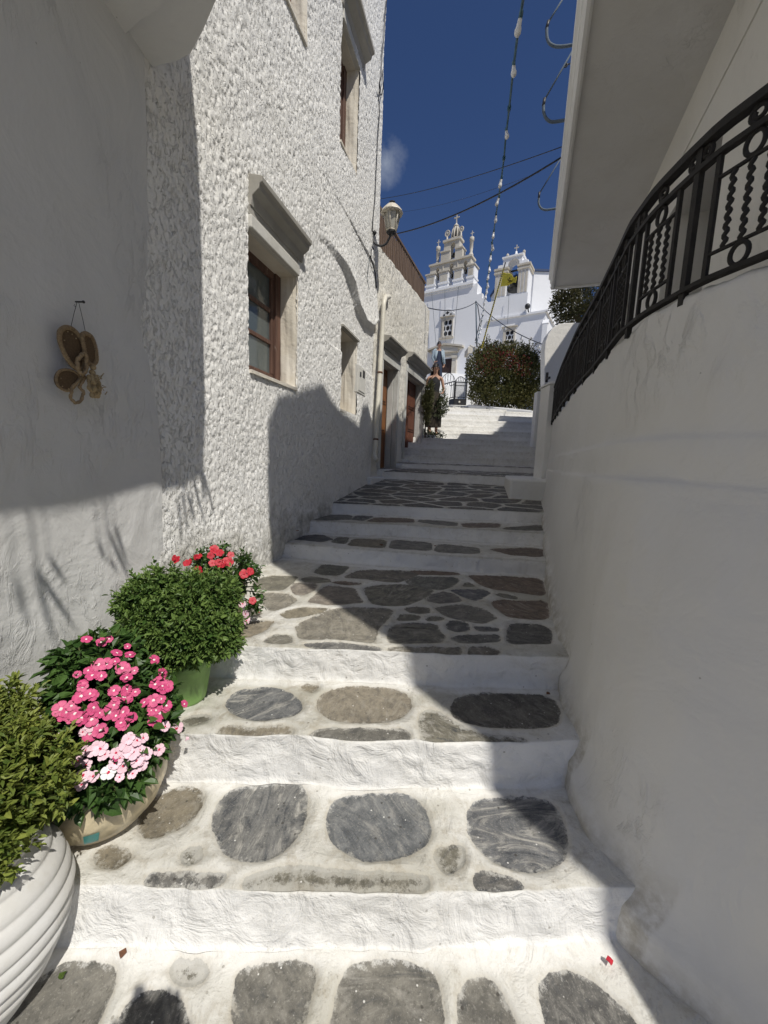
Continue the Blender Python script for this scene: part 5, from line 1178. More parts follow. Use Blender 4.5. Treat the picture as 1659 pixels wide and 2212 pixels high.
uB0, uB1 = Fu(c6, 190, 1350), Fu(c6, 885, 1215); zB0 = Fz(c6, (190, 1350), (885, 1215))
uN0 = Fu(c1, 800, 1050)
front = [(uL, GB-1.5), (uR, GB-1.5), (uR, zE), (uB1, zE), (uB1, zB0), (uB0, zB0), (uB0, zN), (uN0, zN), (uS3, zS2), (uS3-.0, zS2), (uS2, zS2), (uS2, zS1), (uS1, zS1), (uS1, zA), (uL, zA)]
b = MB(); b.fprism(FP, front, -1.1, 0); obj('front_wall', b, [M['church']], church)
b = MB(); b.fbox(FP, uL+.2, uR, -13, -1.101, GB-1.5, zE); obj('nave', b, [M['church']], church)
b = MB(); b.fbox(FP, uB1-3.2, uR+.12, .0, .14, zE-.02, zE+.13); b.fbox(FP, uR+.001, uR+.14, -13, .14, zE-.02, zE+.131); obj('roof_ledge', b, [M['church']], church)
b = MB(); b.fbox(FP, uA0-.12, uA1+.05, -1.0, .20, zA+.001, zA+.20); b.fbox(FP, uA0-.05, uA1+.02, -.9, .09, zA-.14, zA); obj('belfry_cornice', b, [M['church']], church)
b = MB(); uP0, uP1 = Fu(c1, 1283, 1400), Fu(c1, 1327, 1400); zP = Fz(c1, (1300, 1262)); b.fbox(FP, uP0, uP1, .0, .28, GB-1.5, zP)
q = [FP.P(uP0-.05, .30, zP), FP.P(uP1+.05, .30, zP), FP.P(uP1+.05, 0, zP+.0), FP.P(uP0-.05, 0, zP), FP.P(uP0-.05, .0, zP+.35), FP.P(uP1+.05, 0, zP+.35)]
b.add(q, [(0, 1, 5, 4), (0, 4, 3), (1, 2, 5), (3, 4, 5, 2), (0, 3, 2, 1)]); obj('corner_buttress', b, [M['church']], church)
# left belfry
z1b_ = Fz(c5, (80, 1775), (1190, 1525)); z1c = Fz(c5, (100, 1490), (1210, 1235)); z2t = Fz(c5, (200, 1260), (1120, 1030))
gaps = [(Fu(c5, 312, 1700), Fu(c5, 398, 1700)), (Fu(c5, 612, 1600), Fu(c5, 722, 1600)), (Fu(c5, 928, 1550), Fu(c5, 1032, 1550))]
za = zA+.201
ends = [uA0]+[g for p in gaps for g in p]+[uA1]
bw = MB(); bm_ = MB()
for i in range(4):
    a, c = ends[2*i], ends[2*i+1]
    bw.fbox(FP, a, c, -1.0, 0, za, z1b_); bw.fbox(FP, a-.06, c+.06, -1.05, .06, z1b_+.001, z1b_+.12); bw.fbox(FP, a+.02, c-.001, -.98, -.02, z1b_+.121, z1c-.16)
    bm_.fbox(FP, a+.10, c-.10, -.019, .015, z1b_+.2, z1c-.24); bm_.fbox(FP, a-.02, c+.02, -1.0, .04, z1c-.159, z1c-.06); bm_.fbox(FP, a-.08, c+.08, -1.06, .09, z1c-.059, z1c+.03)
obj('belfry_piers', bw, [M['church']], church); obj('belfry_capitals', bm_, [M['marble']], church)
u20, u21 = Fu(c5, 205, 1350), Fu(c5, 1125, 1100)
b = MB(); hs = []
for (a, c), yt in zip(gaps, ((360, 1312), (667, 1215), (980, 1150))):
    zt_ = Fz(c5, yt); hs.append((a+.04, c-.04, z1c+.031, max(zt_-(c-a)/2, z1c+.05)))
arch_wall(b, FP, u20, u21, z1c+.031, z2t-.15, -.93, -.05, hs); b.fbox(FP, u20-.10, u21+.10, -1.03, .06, z2t-.149, z2t)
for x in (505, 830): u = Fu(c5, x, 1200); b.fbox(FP, u-.05, u+.05, -.049, .0, z1c+.04, z2t-.151)
obj('belfry_second_tier', b, [M['marble']], church)
z3c = Fz(c5, (440, 945), (920, 822)); z3t = Fz(c5, (505, 705), (865, 598)); u30, u31, g0, g1, u32, u33 = Fu(c5, 440, 1050), Fu(c5, 600, 1050), Fu(c5, 645, 1000), Fu(c5, 752, 1000), Fu(c5, 760, 950), Fu(c5, 920, 950)
b = MB(); b.fbox(FP, u30, g0, -.88, -.1, z2t+.001, z3c-.12); b.fbox(FP, u32, u33, -.88, -.1, z2t+.001, z3c-.12); b.fbox(FP, u30-.06, g0+.02, -.94, -.04, z3c-.119, z3c); b.fbox(FP, u32-.02, u33+.06, -.94, -.04, z3c-.119, z3c)
u3a_, u3b_ = Fu(c5, 510, 800), Fu(c5, 862, 700); zt_ = Fz(c5, (692, 742)); arch_wall(b, FP, u3a_, u3b_, z3c+.001, z3t-.18, -.85, -.13, [(g0, g1, z3c+.001, max(z3c+.05, zt_-(g1-g0)/2))]); b.fbox(FP, u3a_-.1, u3b_+.1, -.95, -.03, z3t-.179, z3t)
obj('belfry_third_tier', b, [M['marble']], church)
# lantern, cross, medallions
lc = FP.P((Fu(c5, 735, 600)), -.5, z3t); rL = (Fu(c5, 825, 600)-Fu(c5, 640, 620))/2; zl = Fz(c5, (765, 330)); zk = Fz(c5, (765, 250)); zx = Fz(c5, (770, 55))
b = MB(); H_ = zl-z3t
for k in range(8):
    a = 2*pi*k/8+.2; b.tube([lc+np.array([rL*f*cos(a), rL*f*sin(a), H_*t]) for t, f in ((0, .95), (.45, .92), (.72, .75), (.92, .42), (1, .35))], .085, 6)
b.lathe(lc, [(rL*1.1, 0), (rL*1.1, .08), (rL*.9, .09)], 16); b.lathe(lc, [(rL*.62, H_), (rL*.64, H_+.06), (rL*.3, zk-z3t-.1), (.05, zk-z3t)], 16)
obj('lantern', b, [M['marble']], church)
b = MB(); b.lathe(lc, [(rL*.72, .05), (rL*.7, H_*.6), (rL*.25, H_)], 12); obj('lantern_dark_core', b, [M['hole']], church)
def cross(c, h, par=church, mat='marble', fx=1.):
    b = MB(); t = h*.055; 
    def bar(u0, u1, z0, z1): b.hexa([c+FP.T*u+FP.n*w+np.array([0, 0, z]) for z in (z0, z1) for u, w in ((u0, -t), (u1, -t), (u1, t), (u0, t))])
    bar(-t, t, 0, h); 
    b.hexa([c+FP.T*u+FP.n*w+np.array([0, 0, z]) for z in (h*.60, h*.60+2*t) for u, w in ((-h*.27, -t*.9), (h*.27, -t*.9), (h*.27, t*.9), (-h*.27, t*.9))])
    for u, z in ((-h*.27, h*.6+t), (h*.27, h*.6+t), (0, h)): b.ball(c+FP.T*u+np.array([0, 0, z]), t*1.7, 8, 6)
    return obj('cross', b, [M[mat]], par)
cross(lc+np.array([0, 0, zk-z3t]), zx-zk)
for (x, y, r, yb) in ((560, 503, 52, 660), (877, 400, 44, 575)):
    u, z = F(c5, x, y); R_ = r*.096/830*36; zb = Fz(c5, (x, yb)); c = FP.P(u, -.4, z); b = MB()
    b.tube([c+FP.T*R_*cos(a)+np.array([0, 0, R_*1.15*sin(a)]) for a in np.linspace(0, 2*pi, 18, endpoint=False)], .05, 6, closed=True)
    for a in (0, pi/4, pi/2, 3*pi/4): b.tube([c+FP.T*R_*cos(a)+np.array([0, 0, R_*1.1*sin(a)]), c-FP.T*R_*cos(a)-np.array([0, 0, R_*1.1*sin(a)])], .03, 5)
    b.lathe(c+np.array([0, 0, zb-z]), [(.16, 0), (.07, .12), (.06, z-zb-R_)], 8); obj('medallion', b, [M['marble']], church)
for (x, yt, yk, yc, yf, yb) in ((350, 660, 790, 885, 1100, 1200), (1112, 450, 570, 665, 860, 1000)):
    u = Fu(c5, x, yc); zz = [Fz(c5, (x, v)) for v in (yt, yk, yc, yf, yb)]; c = FP.P(u, -.4, zz[4]); b = MB(); h = [z-zz[4] for z in zz]
    b.lathe(c, [(.24, 0), (.22, .05), (.11, h[3]*.6), (.14, h[3]), (.12, h[3]+.05), (.15, h[3]+.12), (.15, h[2]-.05), (.20, h[2]), (.19, (h[1]+h[2])/2+.1), (.05, h[1])], 12)
    f = obj('finial', b, [M['marble']], church); cross(c+np.array([0, 0, h[1]]), h[0]-h[1], f)
def bell(c, r, par=church): b = MB(); b.lathe(c, [(r, -r*1.0), (r*.92, -r*.8), (r*.68, -r*.3), (r*.6, r*.3), (r*.4, r*.6), (.03, r*.7)], 18); b.tube([c+np.array([0, 0, r*.6]), c+np.array([0, 0, r*1.2])], .03, 6); return obj('bell', b, [M['bell']], par)
for (a, c), y in zip(gaps, ((355, 1500), (680, 1440), (1000, 1340))): bell(FP.P((a+c)/2, -.5, Fz(c5, y)), (c-a)*.42)
bell(FP.P((g0+g1)/2, -.5, Fz(c5, (710, 960))), (g1-g0)*.42)
# right belfry
pL0, pL1, pR0, pR1 = Fu(c6, 195, 1100), Fu(c6, 430, 1100), Fu(c6, 675, 1000), Fu(c6, 885, 1000); zC = Fz(c6, (200, 860), (890, 715)); zC2 = Fz(c6, (200, 760), (920, 590)); zT = Fz(c6, (375, 490), (770, 395))
b = MB(); b.fbox(FP, pL0, pL1, -1.3, 0, zB0+.001, zC); b.fbox(FP, pR0, pR1, -1.3, 0, zB0+.001, zC); obj('belfry_piers', b, [M['church']], church)
b = MB()
for a, c in ((pL0, pL1), (pR0, pR1)):
    for k in range(3): w_ = (c-a)/3; b.fbox(FP, a+.02+k*w_, a+k*w_+w_-.06, .001, .03, zB0+.1, zC-.06)
    b.fbox(FP, a-.10, c+.10, -1.4, .10, zC+.001, zC+.12); b.fbox(FP, a-.02, c+.03, -1.3, .04, zC+.121, zC2-.15); b.fbox(FP, a-.12, c+.12, -1.42, .13, zC2-.149, zC2)
obj('belfry_capitals', b, [M['marble']], church)
uT0, uT1 = Fu(c6, 368, 560), Fu(c6, 768, 470)
b = MB(); zt_ = Fz(c6, (590, 510)); r = (pR0-pL1)/2; arch_wall(b, FP, uT0, uT1, zC2+.001, zT-.12, -1.2, -.06, [(pL1, pR0, zC2+.001, max(zC2+.05, zt_-r))]); b.fbox(FP, uT0-.08, uT1+.08, -1.28, .02, zT-.119, zT); b.fbox(FP, pR0, pR1-.15, -1.2, -.07, zC2+.002, zC2+.3); b.fbox(FP, pL0+.15, pL1, -1.2, -.07, zC2+.002, zC2+.3)
obj('belfry_top', b, [M['church']], church)
b = MB(); b.fbox(FP, pL1, pR0, -.75, -.6, Fz(c6, (600, 705)), Fz(c6, (600, 680))); obj('bell_beam', b, [M['bell']], church)
bell(FP.P((pL1+pR0)/2+.1, -.65, Fz(c6, (580, 950))), .62)
c = FP.P(Fu(c6, 600, 410), -.6, zT); b = MB(); b.lathe(c, [(.28, 0), (.1, .35), (.07, .5)], 10); o = obj('cross_foot', b, [M['church']], church); cross(c+np.array([0, 0, .45]), Fz(c6, (603, 175))-zT-.45)
for x, yb, yt in ((418, 450, 345), (765, 370, 262)):
    c = FP.P(Fu(c6, x, yb), -.6, zT); h = Fz(c6, (x, yt))-zT; b = MB(); b.lathe(c, [(.13, 0), (.12, h*.3), (.07, h*.4), (.12, h*.55), (.12, h*.8), (.02, h)], 10); obj('finial', b, [M['marble']], church)
# octagonal drum with blue roof
dc = FP.P((Fu(c1, 785, 1000)+Fu(c1, 1390, 1060))/2-.2, -6.5, 0); zd = aty(*c1(1250, 965), dc[1])[2]; Rr = 4.1
b = MB(); oc = [(dc[0]+Rr*cos(pi/8+k*pi/4), dc[1]+Rr*sin(pi/8+k*pi/4)) for k in range(8)]; b.prism(oc, zE-1, zd); obj('drum', b, [M['church']], church)
b = MB(); vs = [(dc[0]+(Rr+.15)*cos(pi/8+k*pi/4), dc[1]+(Rr+.15)*sin(pi/8+k*pi/4), zd+.001) for k in range(8)]+[(dc[0]+(Rr+.15)*cos(pi/8+k*pi/4), dc[1]+(Rr+.15)*sin(pi/8+k*pi/4), zd+.16) for k in range(8)]+[(dc[0], dc[1], zd+1.3)]
b.add(vs, [tuple(range(7, -1, -1))]+[(k, (k+1) % 8, 8+(k+1) % 8, 8+k) for k in range(8)]+[(8+k, 8+(k+1) % 8, 16) for k in range(8)]); obj('dome_roof', b, [M['dblue']], church)
b = MB(); c = FP.P(Fu(c1, 1160, 1105), .25, Fz(c1, (1160, 1108))); b.ball(c, .22, 10, 7); b.tube([c, c-FP.n*.5-np.array([0, 0, .3])], .06, 6); obj('floodlight', b, [M['blackmetal']], church)
# windows with hexagonal tracery
def hexwin(outer, inner, arch, label):
    (a, b_, c, d) = outer; u0, z0 = F(c7, a, d); u1 = Fu(c7, c, d-20); z1 = Fz(c7, ((a+c)/2, b_)); z0 = Fz(c7, ((a+c)/2, d))
    fr = MB(); ia, ib, ic, id_ = inner; v0, v1 = Fu(c7, ia, id_), Fu(c7, ic, id_); y0, y1 = Fz(c7, ((ia+ic)/2, id_)), Fz(c7, ((ia+ic)/2, ib))
    fr.fbox(FP, u0, v0, .0, .12, z0, z1); fr.fbox(FP, v1, u1, 0, .12, z0, z1); fr.fbox(FP, v0, v1, 0, .12, y1, z1); fr.fbox(FP, v0, v1, 0, .12, z0, y0)
    fr.fbox(FP, u0-.12, u1+.12, .0, .20, z0-.12, z0-.001); fr.fbox(FP, u0-.14, u1+.14, 0, .22, z1+.001, z1+.07)
    f = obj('window', fr, [M['marble']], church, label)
    g = MB(); g.fbox(FP, v0, v1, .001, .02, y0, y1); obj('tracery', g, [M['white_solid']], f)
    h = MB(); W_, H_ = v1-v0, y1-y0; rx = W_*.225; ry = H_*.165
    for cx, cy in ((.25, .84), (.75, .84), (.0, .5), (.5, .5), (1., .5), (.25, .16), (.75, .16)):
        pts = []
        for k in range(6):
            an = pi/2+k*pi/3; pts.append((min(max(v0+W_*cx+rx*cos(an)*1.0, v0+.02), v1-.02), min(max(y0+H_*cy+ry*sin(an)*.97, y0+.01), y1-.01)))
        h.fprism(FP, pts, .021, .026)
    obj('window_pane', h, [M['hole']], f)
    if arch:
        cu = (u0+u1)/2; R_ = (u1-u0)*.50; zb = z1+.075; k = MB(); pts = [(cu-R_*cos(pi*i/14), zb+R_*1.05*sin(pi*i/14)) for i in range(15)]; k.fprism(FP, pts, 0, .10); obj('fanlight', k, [M['white_solid']], f)
        k = MB(); t = R_*.10
        k.fprism(FP, [(cu-t, zb+R_*.25), (cu+t, zb+R_*.25), (cu+t, zb+R_*.72), (cu-t, zb+R_*.72)], .101, .106); k.fprism(FP, [(cu-R_*.3, zb+R_*.4), (cu+R_*.3, zb+R_*.4), (cu+R_*.3, zb+R_*.58), (cu-R_*.3, zb+R_*.58)], .107, .110)
        for s_ in (-1, 1): k.fprism(FP, [(cu+s_*R_*.35, zb+.06), (cu+s_*R_*.8, zb+.06), (cu+s_*R_*.62, zb+R_*.45)][::s_], .101, .106)
        obj('fanlight_pane', k, [M['hole']], f)
hexwin((285, 200, 425, 445), (315, 235, 415, 430), True, 'arched window with hexagonal tracery above the church door'); hexwin((1040, 325, 1190, 545), (1070, 365, 1170, 530), False, 'window with hexagonal tracery above the bougainvillea')
# door and pediment
da, dbb = Fu(c7, 240, 900), Fu(c7, 418, 900); dz0 = Fz(c7, (340, 950)); dz1 = Fz(c7, (340, 712))
b = MB(); b.fbox(FP, da, dbb, .0, .03, dz0-.3, dz1); d_ = obj('church_door', b, [M['darkwood']], church)
b = MB(); 
for k in range(4): b.fbox(FP, da+.1+k*(dbb-da-.1)/4, da+(k+1)*(dbb-da-.1)/4, .031, .05, dz0, dz1-.15)
obj('door_panel', b, [M['darkwood']], d_)
b = MB(); pw = .42
for a in (da-pw, dbb): b.fbox(FP, a, a+pw, 0, .18, dz0-.3, dz1-.02); b.fbox(FP, a-.06, a+pw+.06, 0, .26, dz1-.019, dz1+.2)
b.fbox(FP, da-pw, dbb+pw, 0, .18, dz1+.201, dz1+.5); b.fbox(FP, da-pw-.15, dbb+pw+.15, 0, .34, dz1+.501, dz1+.75)
um = (da+dbb)/2; za_ = Fz(c7, (330, 552)); b.fprism(FP, [(da-pw-.5, dz1+.751), (dbb+pw+.5, dz1+.751), (um, za_)], 0, .30); b.fprism(FP, [(da-pw-.6, dz1+.80), (da-pw-.6, dz1+.95), (um, za_+.16), (dbb+pw+.6, dz1+.95), (dbb+pw+.6, dz1+.80), (um, za_+.005)], .0, .45)
obj('pediment', b, [M['marble']], church)
# bell ropes down the facade
def catenary(a, b_, sag, n=24): return [np.array(a)*(1-t)+np.array(b_)*t-np.array([0, 0, 4*sag*t*(1-t)]) for t in np.linspace(0, 1, n+1)]
for i, (p, q) in enumerate((((185, 1000), (245, 560)), ((350, -10), (355, 520)), ((515, 0), (455, 560)), ((1130, 0), (1115, 300)))):
    x1 = {0: (300, 985), 1: (418, 960), 2: (540, 930), 3: (993, 1000)}[i]; A = FP.P(*[F(c1, *x1)[0]], .22, F(c1, *x1)[1]); B = FP.P(F(c7, *q)[0], .35, F(c7, *q)[1])
    b = MB(); b.tube(catenary(A, B, -.0), .018, 5); obj('bell_rope', b, [M['bluerope']], church)

# ------------------------------------------------------------------ gate, gate pillar, walls by the stairs
YG = 20.4
def G(x, y, Y=YG): return aty(*c7(x, y), Y)
gate = thing('iron_gate', G(440, 1300), 'black iron double gate at the top of the white steps, one leaf open', 'gate')
def gate_leaf(A, B, z0, z1, arch_h, nb, name):
    A = np.array(A); B = np.array(B); d = (B-A); d[2] = 0; L = np.linalg.norm(d); d /= L; up = np.array([0, 0, 1.]); nn = np.array([d[1], -d[0], 0]); A0 = np.array([A[0], A[1], 0]); b = MB()
    def bx(s0, s1, a, c, t=.02): b.hexa([A0+d*s+nn*w+up*z for z in (a, c) for s, w in ((s0, -t), (s1, -t), (s1, t), (s0, t))])
    bx(0, .05, z0, z1); bx(L-.05, L, z0, z1); bx(.05, L-.05, z0, z0+.42, .012); bx(.05, L-.05, z0+.47, z0+.51); bx(.05, L-.05, z1-.20, z1-.17); bx(.05, L-.05, z1-.04, z1)
    for i in range(nb):
        s = .05+(L-.1)*(i+.5)/nb; bx(s-.011, s+.011, z0+.5, z1-.04, .011)
    lf = obj(name, b, [M['gateiron']], gate)
    q = MB(); m = 14; pts = [A0+d*(L*i/m)+up*(z1+arch_h*sin(pi*(i/m)**.8)) for i in range(m+1)]; q.tube(pts, .016, 6)
    for k in range(1, m): q.tube([pts[k], A0+d*(L*min(1, max(0, (k+(1 if k % 2 else -1))/m)))+up*z1], .008, 4)
    obj('arched_crest', q, [M['gateiron']], lf); 
    q = MB(); q.ball(A0+d*L*.42+up*(z0+.25)-nn*0+np.array([0, -.03, 0]), .055, 8, 6); obj('boss', q, [M['marble']], lf)
zg0 = G(500, 1300)[2]; zg1 = G(500, 990)[2]
gate_leaf(G(443, 1300), G(588, 1300), zg0, zg1, .26, 9, 'gate_leaf')
a = G(440, 1300); gate_leaf(a, a+np.array([-.75, 1.55, 0]), zg0, zg1+.05, .5, 9, 'gate_leaf')
gp = thing('gate_pillar', G(620, 1300), 'weathered stone gate pillar with a block cap beside the bougainvillea', 'pillar')
A, B = G(592, 1300), G(672, 1300); zt_ = G(640, 640)[2]; b = MB(); b.box(A[0], B[0], YG, YG+.75, zg0-.5, zt_); obj('shaft', b, [M['white_far']], gp)
zc_ = G(650, 570)[2]; x0, x1 = G(612, 600)[0], G(705, 600)[0]; b = MB(); b.box(x0, x1, YG-.06, YG+.8, zt_+.001, zc_); b.add([(x0, YG-.06, zc_), (x1, YG-.06, zc_), (x1, YG+.8, zc_), (x0, YG+.8, zc_), ((x0+x1)/2, YG+.37, zc_+.25)], [(0, 1, 4), (1, 2, 4), (2, 3, 4), (3, 0, 4)]); obj('cap', b, [M['marble']], gp)
b = MB(); x0 = G(560, 870)[0]; z_ = G(560, 890)[2]; b.hexa([(A[0], YG+.75, 3.5), (B[0]-.05, YG+.75, 3.5), (9.1, 36, 3.5), (8.6, 36, 3.5), (A[0], YG+.75, z_), (B[0]-.05, YG+.75, z_), (9.1, 36, 10.0), (8.6, 36, 10.0)]); obj('stair_wall', b, [M['white_far']], label='white wall sloping up from the gate pillar to the church', cat='wall')
# low wall under the bougainvillea
zb_ = lambda x, y, Y: aty(x, y, Y)
b = MB(); P1, P2 = aty(1012, 873, 17.0), aty(1152, 886, 14.6); Q1, Q2 = aty(1012, 890, 17.0), aty(1152, 900, 14.6)
dn = np.array([.17, .98, 0])*.5
b.hexa([(P1[0], P1[1], 3.0), (P2[0], P2[1], 3.0), (P2[0]+.1, P2[1]+3.5, 3.0), (P1[0]+.1, P1[1]+3.0, 3.0), (P1[0], P1[1], P1[2]), (P2[0], P2[1], P2[2]), (P2[0]+.1, P2[1]+3.5, P2[2]+.2), (P1[0]+.1, P1[1]+3.0, P1[2]+.2)])
obj('planter_wall', b, [M['white_far']], label='low white planter wall under the bougainvillea', cat='wall', bevel=.05)
b = MB(); A, B = onz(870, 892, 4.0), 0; b.box(.9, 2.30, 15.0, 23.0, 2.5, 4.42); obj('side_terrace', b, [M['white_far']], label='raised white terrace edge behind the two women', cat='terrace', bevel=.03)
b = MB(); b.box(7.2, 12, 13.0, 24, 2, 6.5); b.box(5.9, 7.2, 20, 24, 2, 6.5); obj('garden_wall', b, [M['white_far']], label='white garden wall to the right behind the bougainvillea', cat='wall')
b = MB(); b.box(-6, .4, 14, 26, 1.5, 4.3); obj('left_yard_wall', b, [M['white_far']], label='white yard wall mostly hidden behind the lower house', cat='wall')
# ------------------------------------------------------------------ vegetation in the distance
def cloud(name, balls, n, L, mat, parent, wfac=.5, inner=.55, up=.2, droop=0., label=None):
    w = np.array([b[1][0]*b[1][1]*b[1][2] for b in balls])**.7; w /= w.sum(); idx = rng.choice(len(balls), n, p=w); Cc = np.array([b[0] for b in balls])[idx]; R = np.array([b[1] for b in balls])[idx]
    d = sph(n); rr = (inner+(1-inner)*rng.random(n))**.6; rr *= 1+.12*(fbm(d[:, 0]*3+idx, d[:, 2]*3+d[:, 1]*2, 5, 3)-.5)*4
    P = Cc+d*R*rr[:, None]; keep = fbm(P[:, 0]*2.3+P[:, 1], P[:, 2]*2.3+P[:, 1], 90, 3) > .30; P, d, rr = P[keep], d[keep], rr[keep]; k = len(P)
    D_ = d*.6+rng.normal(0, .6, (k, 3))+np.array([0, 0, up-droop]); Ls = L*rng.uniform(.7, 1.3, k); lv = np.clip(.5*fbm(P[:, 0]*1.7, P[:, 2]*1.7, 12, 3)+.25+rng.normal(0, .22, k), 0, 1)
    return leaf_mesh(name, P, D_, Ls, Ls*wfac, lv, mat, parent, roll=rng.random(k)*6.28, label=label)
def at(x, y, Y): return aty(x, y, Y)
bg = thing('bougainvillea', at(1090, 880, 17), 'large rounded bougainvillea, olive-brown with dark red bracts, on the low wall before the church', 'shrub')
def BL(x, y, Y, rx, ry, rz): s = Y/FPX; return (tuple(at(x, y, Y)), (rx*s, ry, rz*s))
bb = [BL(1090, 810, 17.0, 72, 1.2, 60), BL(1045, 800, 17.0, 36, 1.0, 45), BL(1130, 815, 16.6, 42, 1.1, 50), BL(1060, 768, 17.2, 32, .8, 28), BL(1110, 780, 17, 45, .9, 35), BL(1085, 855, 16.7, 62, 1.0, 26), BL(1140, 855, 16.4, 30, .9, 28), BL(1035, 850, 16.9, 22, .7, 26), BL(1085, 835, 16.3, 45, .6, 35)]
cloud('leaves', bb, 30000, .085, M['boug'], bg, .6, .45)
rb_ = cloud('red_bracts', [BL(1095, 778, 15.9, 26, .35, 18), BL(1070, 765, 16.2, 30, .3, 14), BL(1105, 765, 15.8, 14, .25, 12), BL(1130, 790, 15.6, 22, .3, 20), BL(1052, 790, 16.0, 22, .25, 20)], 420, .06, M['bract'], bg, .8, .3); rb_['kind'] = 'stuff'
ts_ = cloud('trailing_shoots', [BL(1055, 890, 16.3, 6, .2, 10), BL(1072, 884, 16.3, 6, .2, 9), BL(1125, 878, 15.9, 7, .2, 8), BL(1048, 745, 17, 9, .2, 12), BL(1148, 860, 15.8, 8, .2, 22), BL(1015, 790, 16.8, 8, .2, 20)], 700, .08, M['boug'], bg, .6, .1); ts_['kind'] = 'stuff'
b = MB()
tw = [[(1085, 770), (1105, 745), (1118, 742), (1140, 748), (1158, 745)], [(1110, 765), (1130, 752), (1150, 752), (1166, 738)], [(1120, 770), (1138, 758), (1145, 735), (1148, 728)], [(1060, 760), (1052, 740), (1050, 728), (1056, 727)], [(1040, 775), (1030, 742), (1026, 740)], [(1075, 765), (1066, 742), (1070, 738)]]
lp = []
for t_ in tw:
    pts = [at(x, y, 16.8) for x, y in t_]; b.tube(pts, .012, 5)
    for i in range(16): q = random.random()*(len(pts)-1); j_ = int(q); lp.append(pts[j_]*(1-q+j_)+pts[j_+1]*(q-j_)+rng.normal(0, .05, 3)) if q > .8 else None
obj('twigs', b, [M['bark']], bg); lp = np.array([p for p in lp if p is not None]); leaf_mesh('twig_leaves', lp, rng.normal(0, 1, lp.shape), np.full(len(lp), .09), np.full(len(lp), .05), rng.random(len(lp)), M['boug'], bg)
b = MB(); 
for x in (1060, 1090, 1120): a = at(x, 885, 17.2); b.tube([a, a+np.array([.1, 0, .9]), a+np.array([-.2, .1, 1.8])], [.05, .04, .02], 7)
obj('trunk', b, [M['bark']], bg)
# sapling in front of the women
sp_ = thing('olive_sapling', at(931, 948, 9.4), 'thin dark sapling with small leaves growing beside the corner of the lower house', 'tree')
b = MB(); tr = [at(930, 948, 9.4), at(929.5, 925, 9.4), at(931, 905, 9.4), at(936, 890, 9.4), at(945, 872, 9.4)]; b.tube(tr, [.022, .018, .015, .011, .006], 7)
for x, y in ((955, 865), (962, 880), (948, 850), (935, 870), (958, 895)): b.tube([tr[2], at((x+932)/2, (y+900)/2, 9.4), at(x, y, 9.4+random.uniform(-.2, .2))], [.009, .006, .003], 5)
obj('trunk', b, [M['bark']], sp_)
cloud('crown', [BL(953, 875, 9.4, 13, .2, 20), BL(960, 866, 9.4, 9, .15, 16), BL(948, 893, 9.4, 12, .2, 11), BL(957, 847, 9.4, 6, .1, 9), BL(963, 884, 9.4, 7, .12, 10)], 800, .05, M['olive'], sp_, .48, .15)
cloud('foot_leaves', [BL(925, 938, 9.3, 10, .15, 10), BL(945, 942, 9.3, 18, .2, 6)], 260, .055, M['olive'], sp_, .5, .1)
ft = thing('feathery_shrub', at(920, 945, 9.15), 'narrow feathery grey-green shrub rising in front of the lower woman', 'shrub')
cloud('foliage', [BL(928, 842, 9.15, 9, .12, 20), BL(925, 868, 9.15, 10, .12, 26), BL(921, 892, 9.15, 9, .12, 30), BL(917, 868, 9.1, 5, .1, 18)], 2600, .065, M['feather'], ft, .16, .2, up=1.0)
b = MB(); b.tube([at(918, 945, 9.15), at(919, 900, 9.15), at(924, 850, 9.15)], [.02, .015, .006], 6); obj('stem', b, [M['bark']], ft)
b = MB(); a = at(914, 960, 9.2); c = at(941, 960, 9.2); b.box(a[0]-.05, c[0], 9.22, 9.62, 1.2, 2.145); obj('step_planter', b, [M['white']], label='white planter block at the corner of the lower house holding the sapling', cat='planter', bevel=.03)
tt = thing('garden_tree', at(1245, 700, 15), 'dark shaggy tree behind the yard wall beneath the overhanging slab', 'tree')
b = MB(); base = at(1250, 760, 15); b.tube([base-np.array([0, 0, 2]), base, at(1252, 700, 15), at(1245, 660, 15)], [.16, .14, .1, .05], 8); b.tube([at(1252, 700, 15), at(1225, 660, 15)], [.06, .03], 6); obj('trunk', b, [M['bark']], tt)
cloud('crown', [BL(1240, 660, 15, 42, 1., 40), BL(1275, 640, 15, 40, 1, 40), BL(1222, 672, 15, 24, .7, 22), BL(1205, 655, 15, 14, .4, 12), BL(1230, 625, 15, 28, .7, 22), BL(1290, 690, 15, 30, .8, 40)], 6500, .11, M['treel'], tt, .45, .2)

# ------------------------------------------------------------------ wall lantern
Bp = LW.P(LW.px(802, 518)[0], 0, 0); LP = Plane((Bp[0], Bp[1]), 103.9)
lam = thing('wall_lantern', LP.P(.03, 0, LP.px(803, 520)[1]), 'old cream-capped street lantern on a curved black arm at the stucco house corner', 'street lamp')
def lp_(x, y): u, z = LP.px(x, y); return LP.P(max(u, .0), 0, z)
z0_, z1_ = LP.px(801, 538)[1], LP.px(801, 501)[1]
b = MB(); b.hexa([LP.P(u, w, z) for z in (z0_, z1_) for u, w in ((-.01, -.045), (.03, -.045), (.03, .045), (-.01, .045))]); obj('wall_plate', b, [M['blackmetal']], lam, bevel=.004)
ap = [lp_(x, y) for x, y in ((804, 511), (807, 522), (813, 529), (823, 532), (833, 528), (839, 519), (843, 509), (844, 504))]; ap = smooth1(np.array([ap[0]]+[ap[i]*(1-t)+ap[i+1]*t for i in range(len(ap)-1) for t in (.25, .5, .75, 1)]), 4)
b = MB(); b.tube(ap, .015, 8); b.ball(lp_(809, 502.5), .030, 10, 7); b.ball(lp_(806, 508), .022, 8, 6); obj('arm', b, [M['blackmetal']], lam)
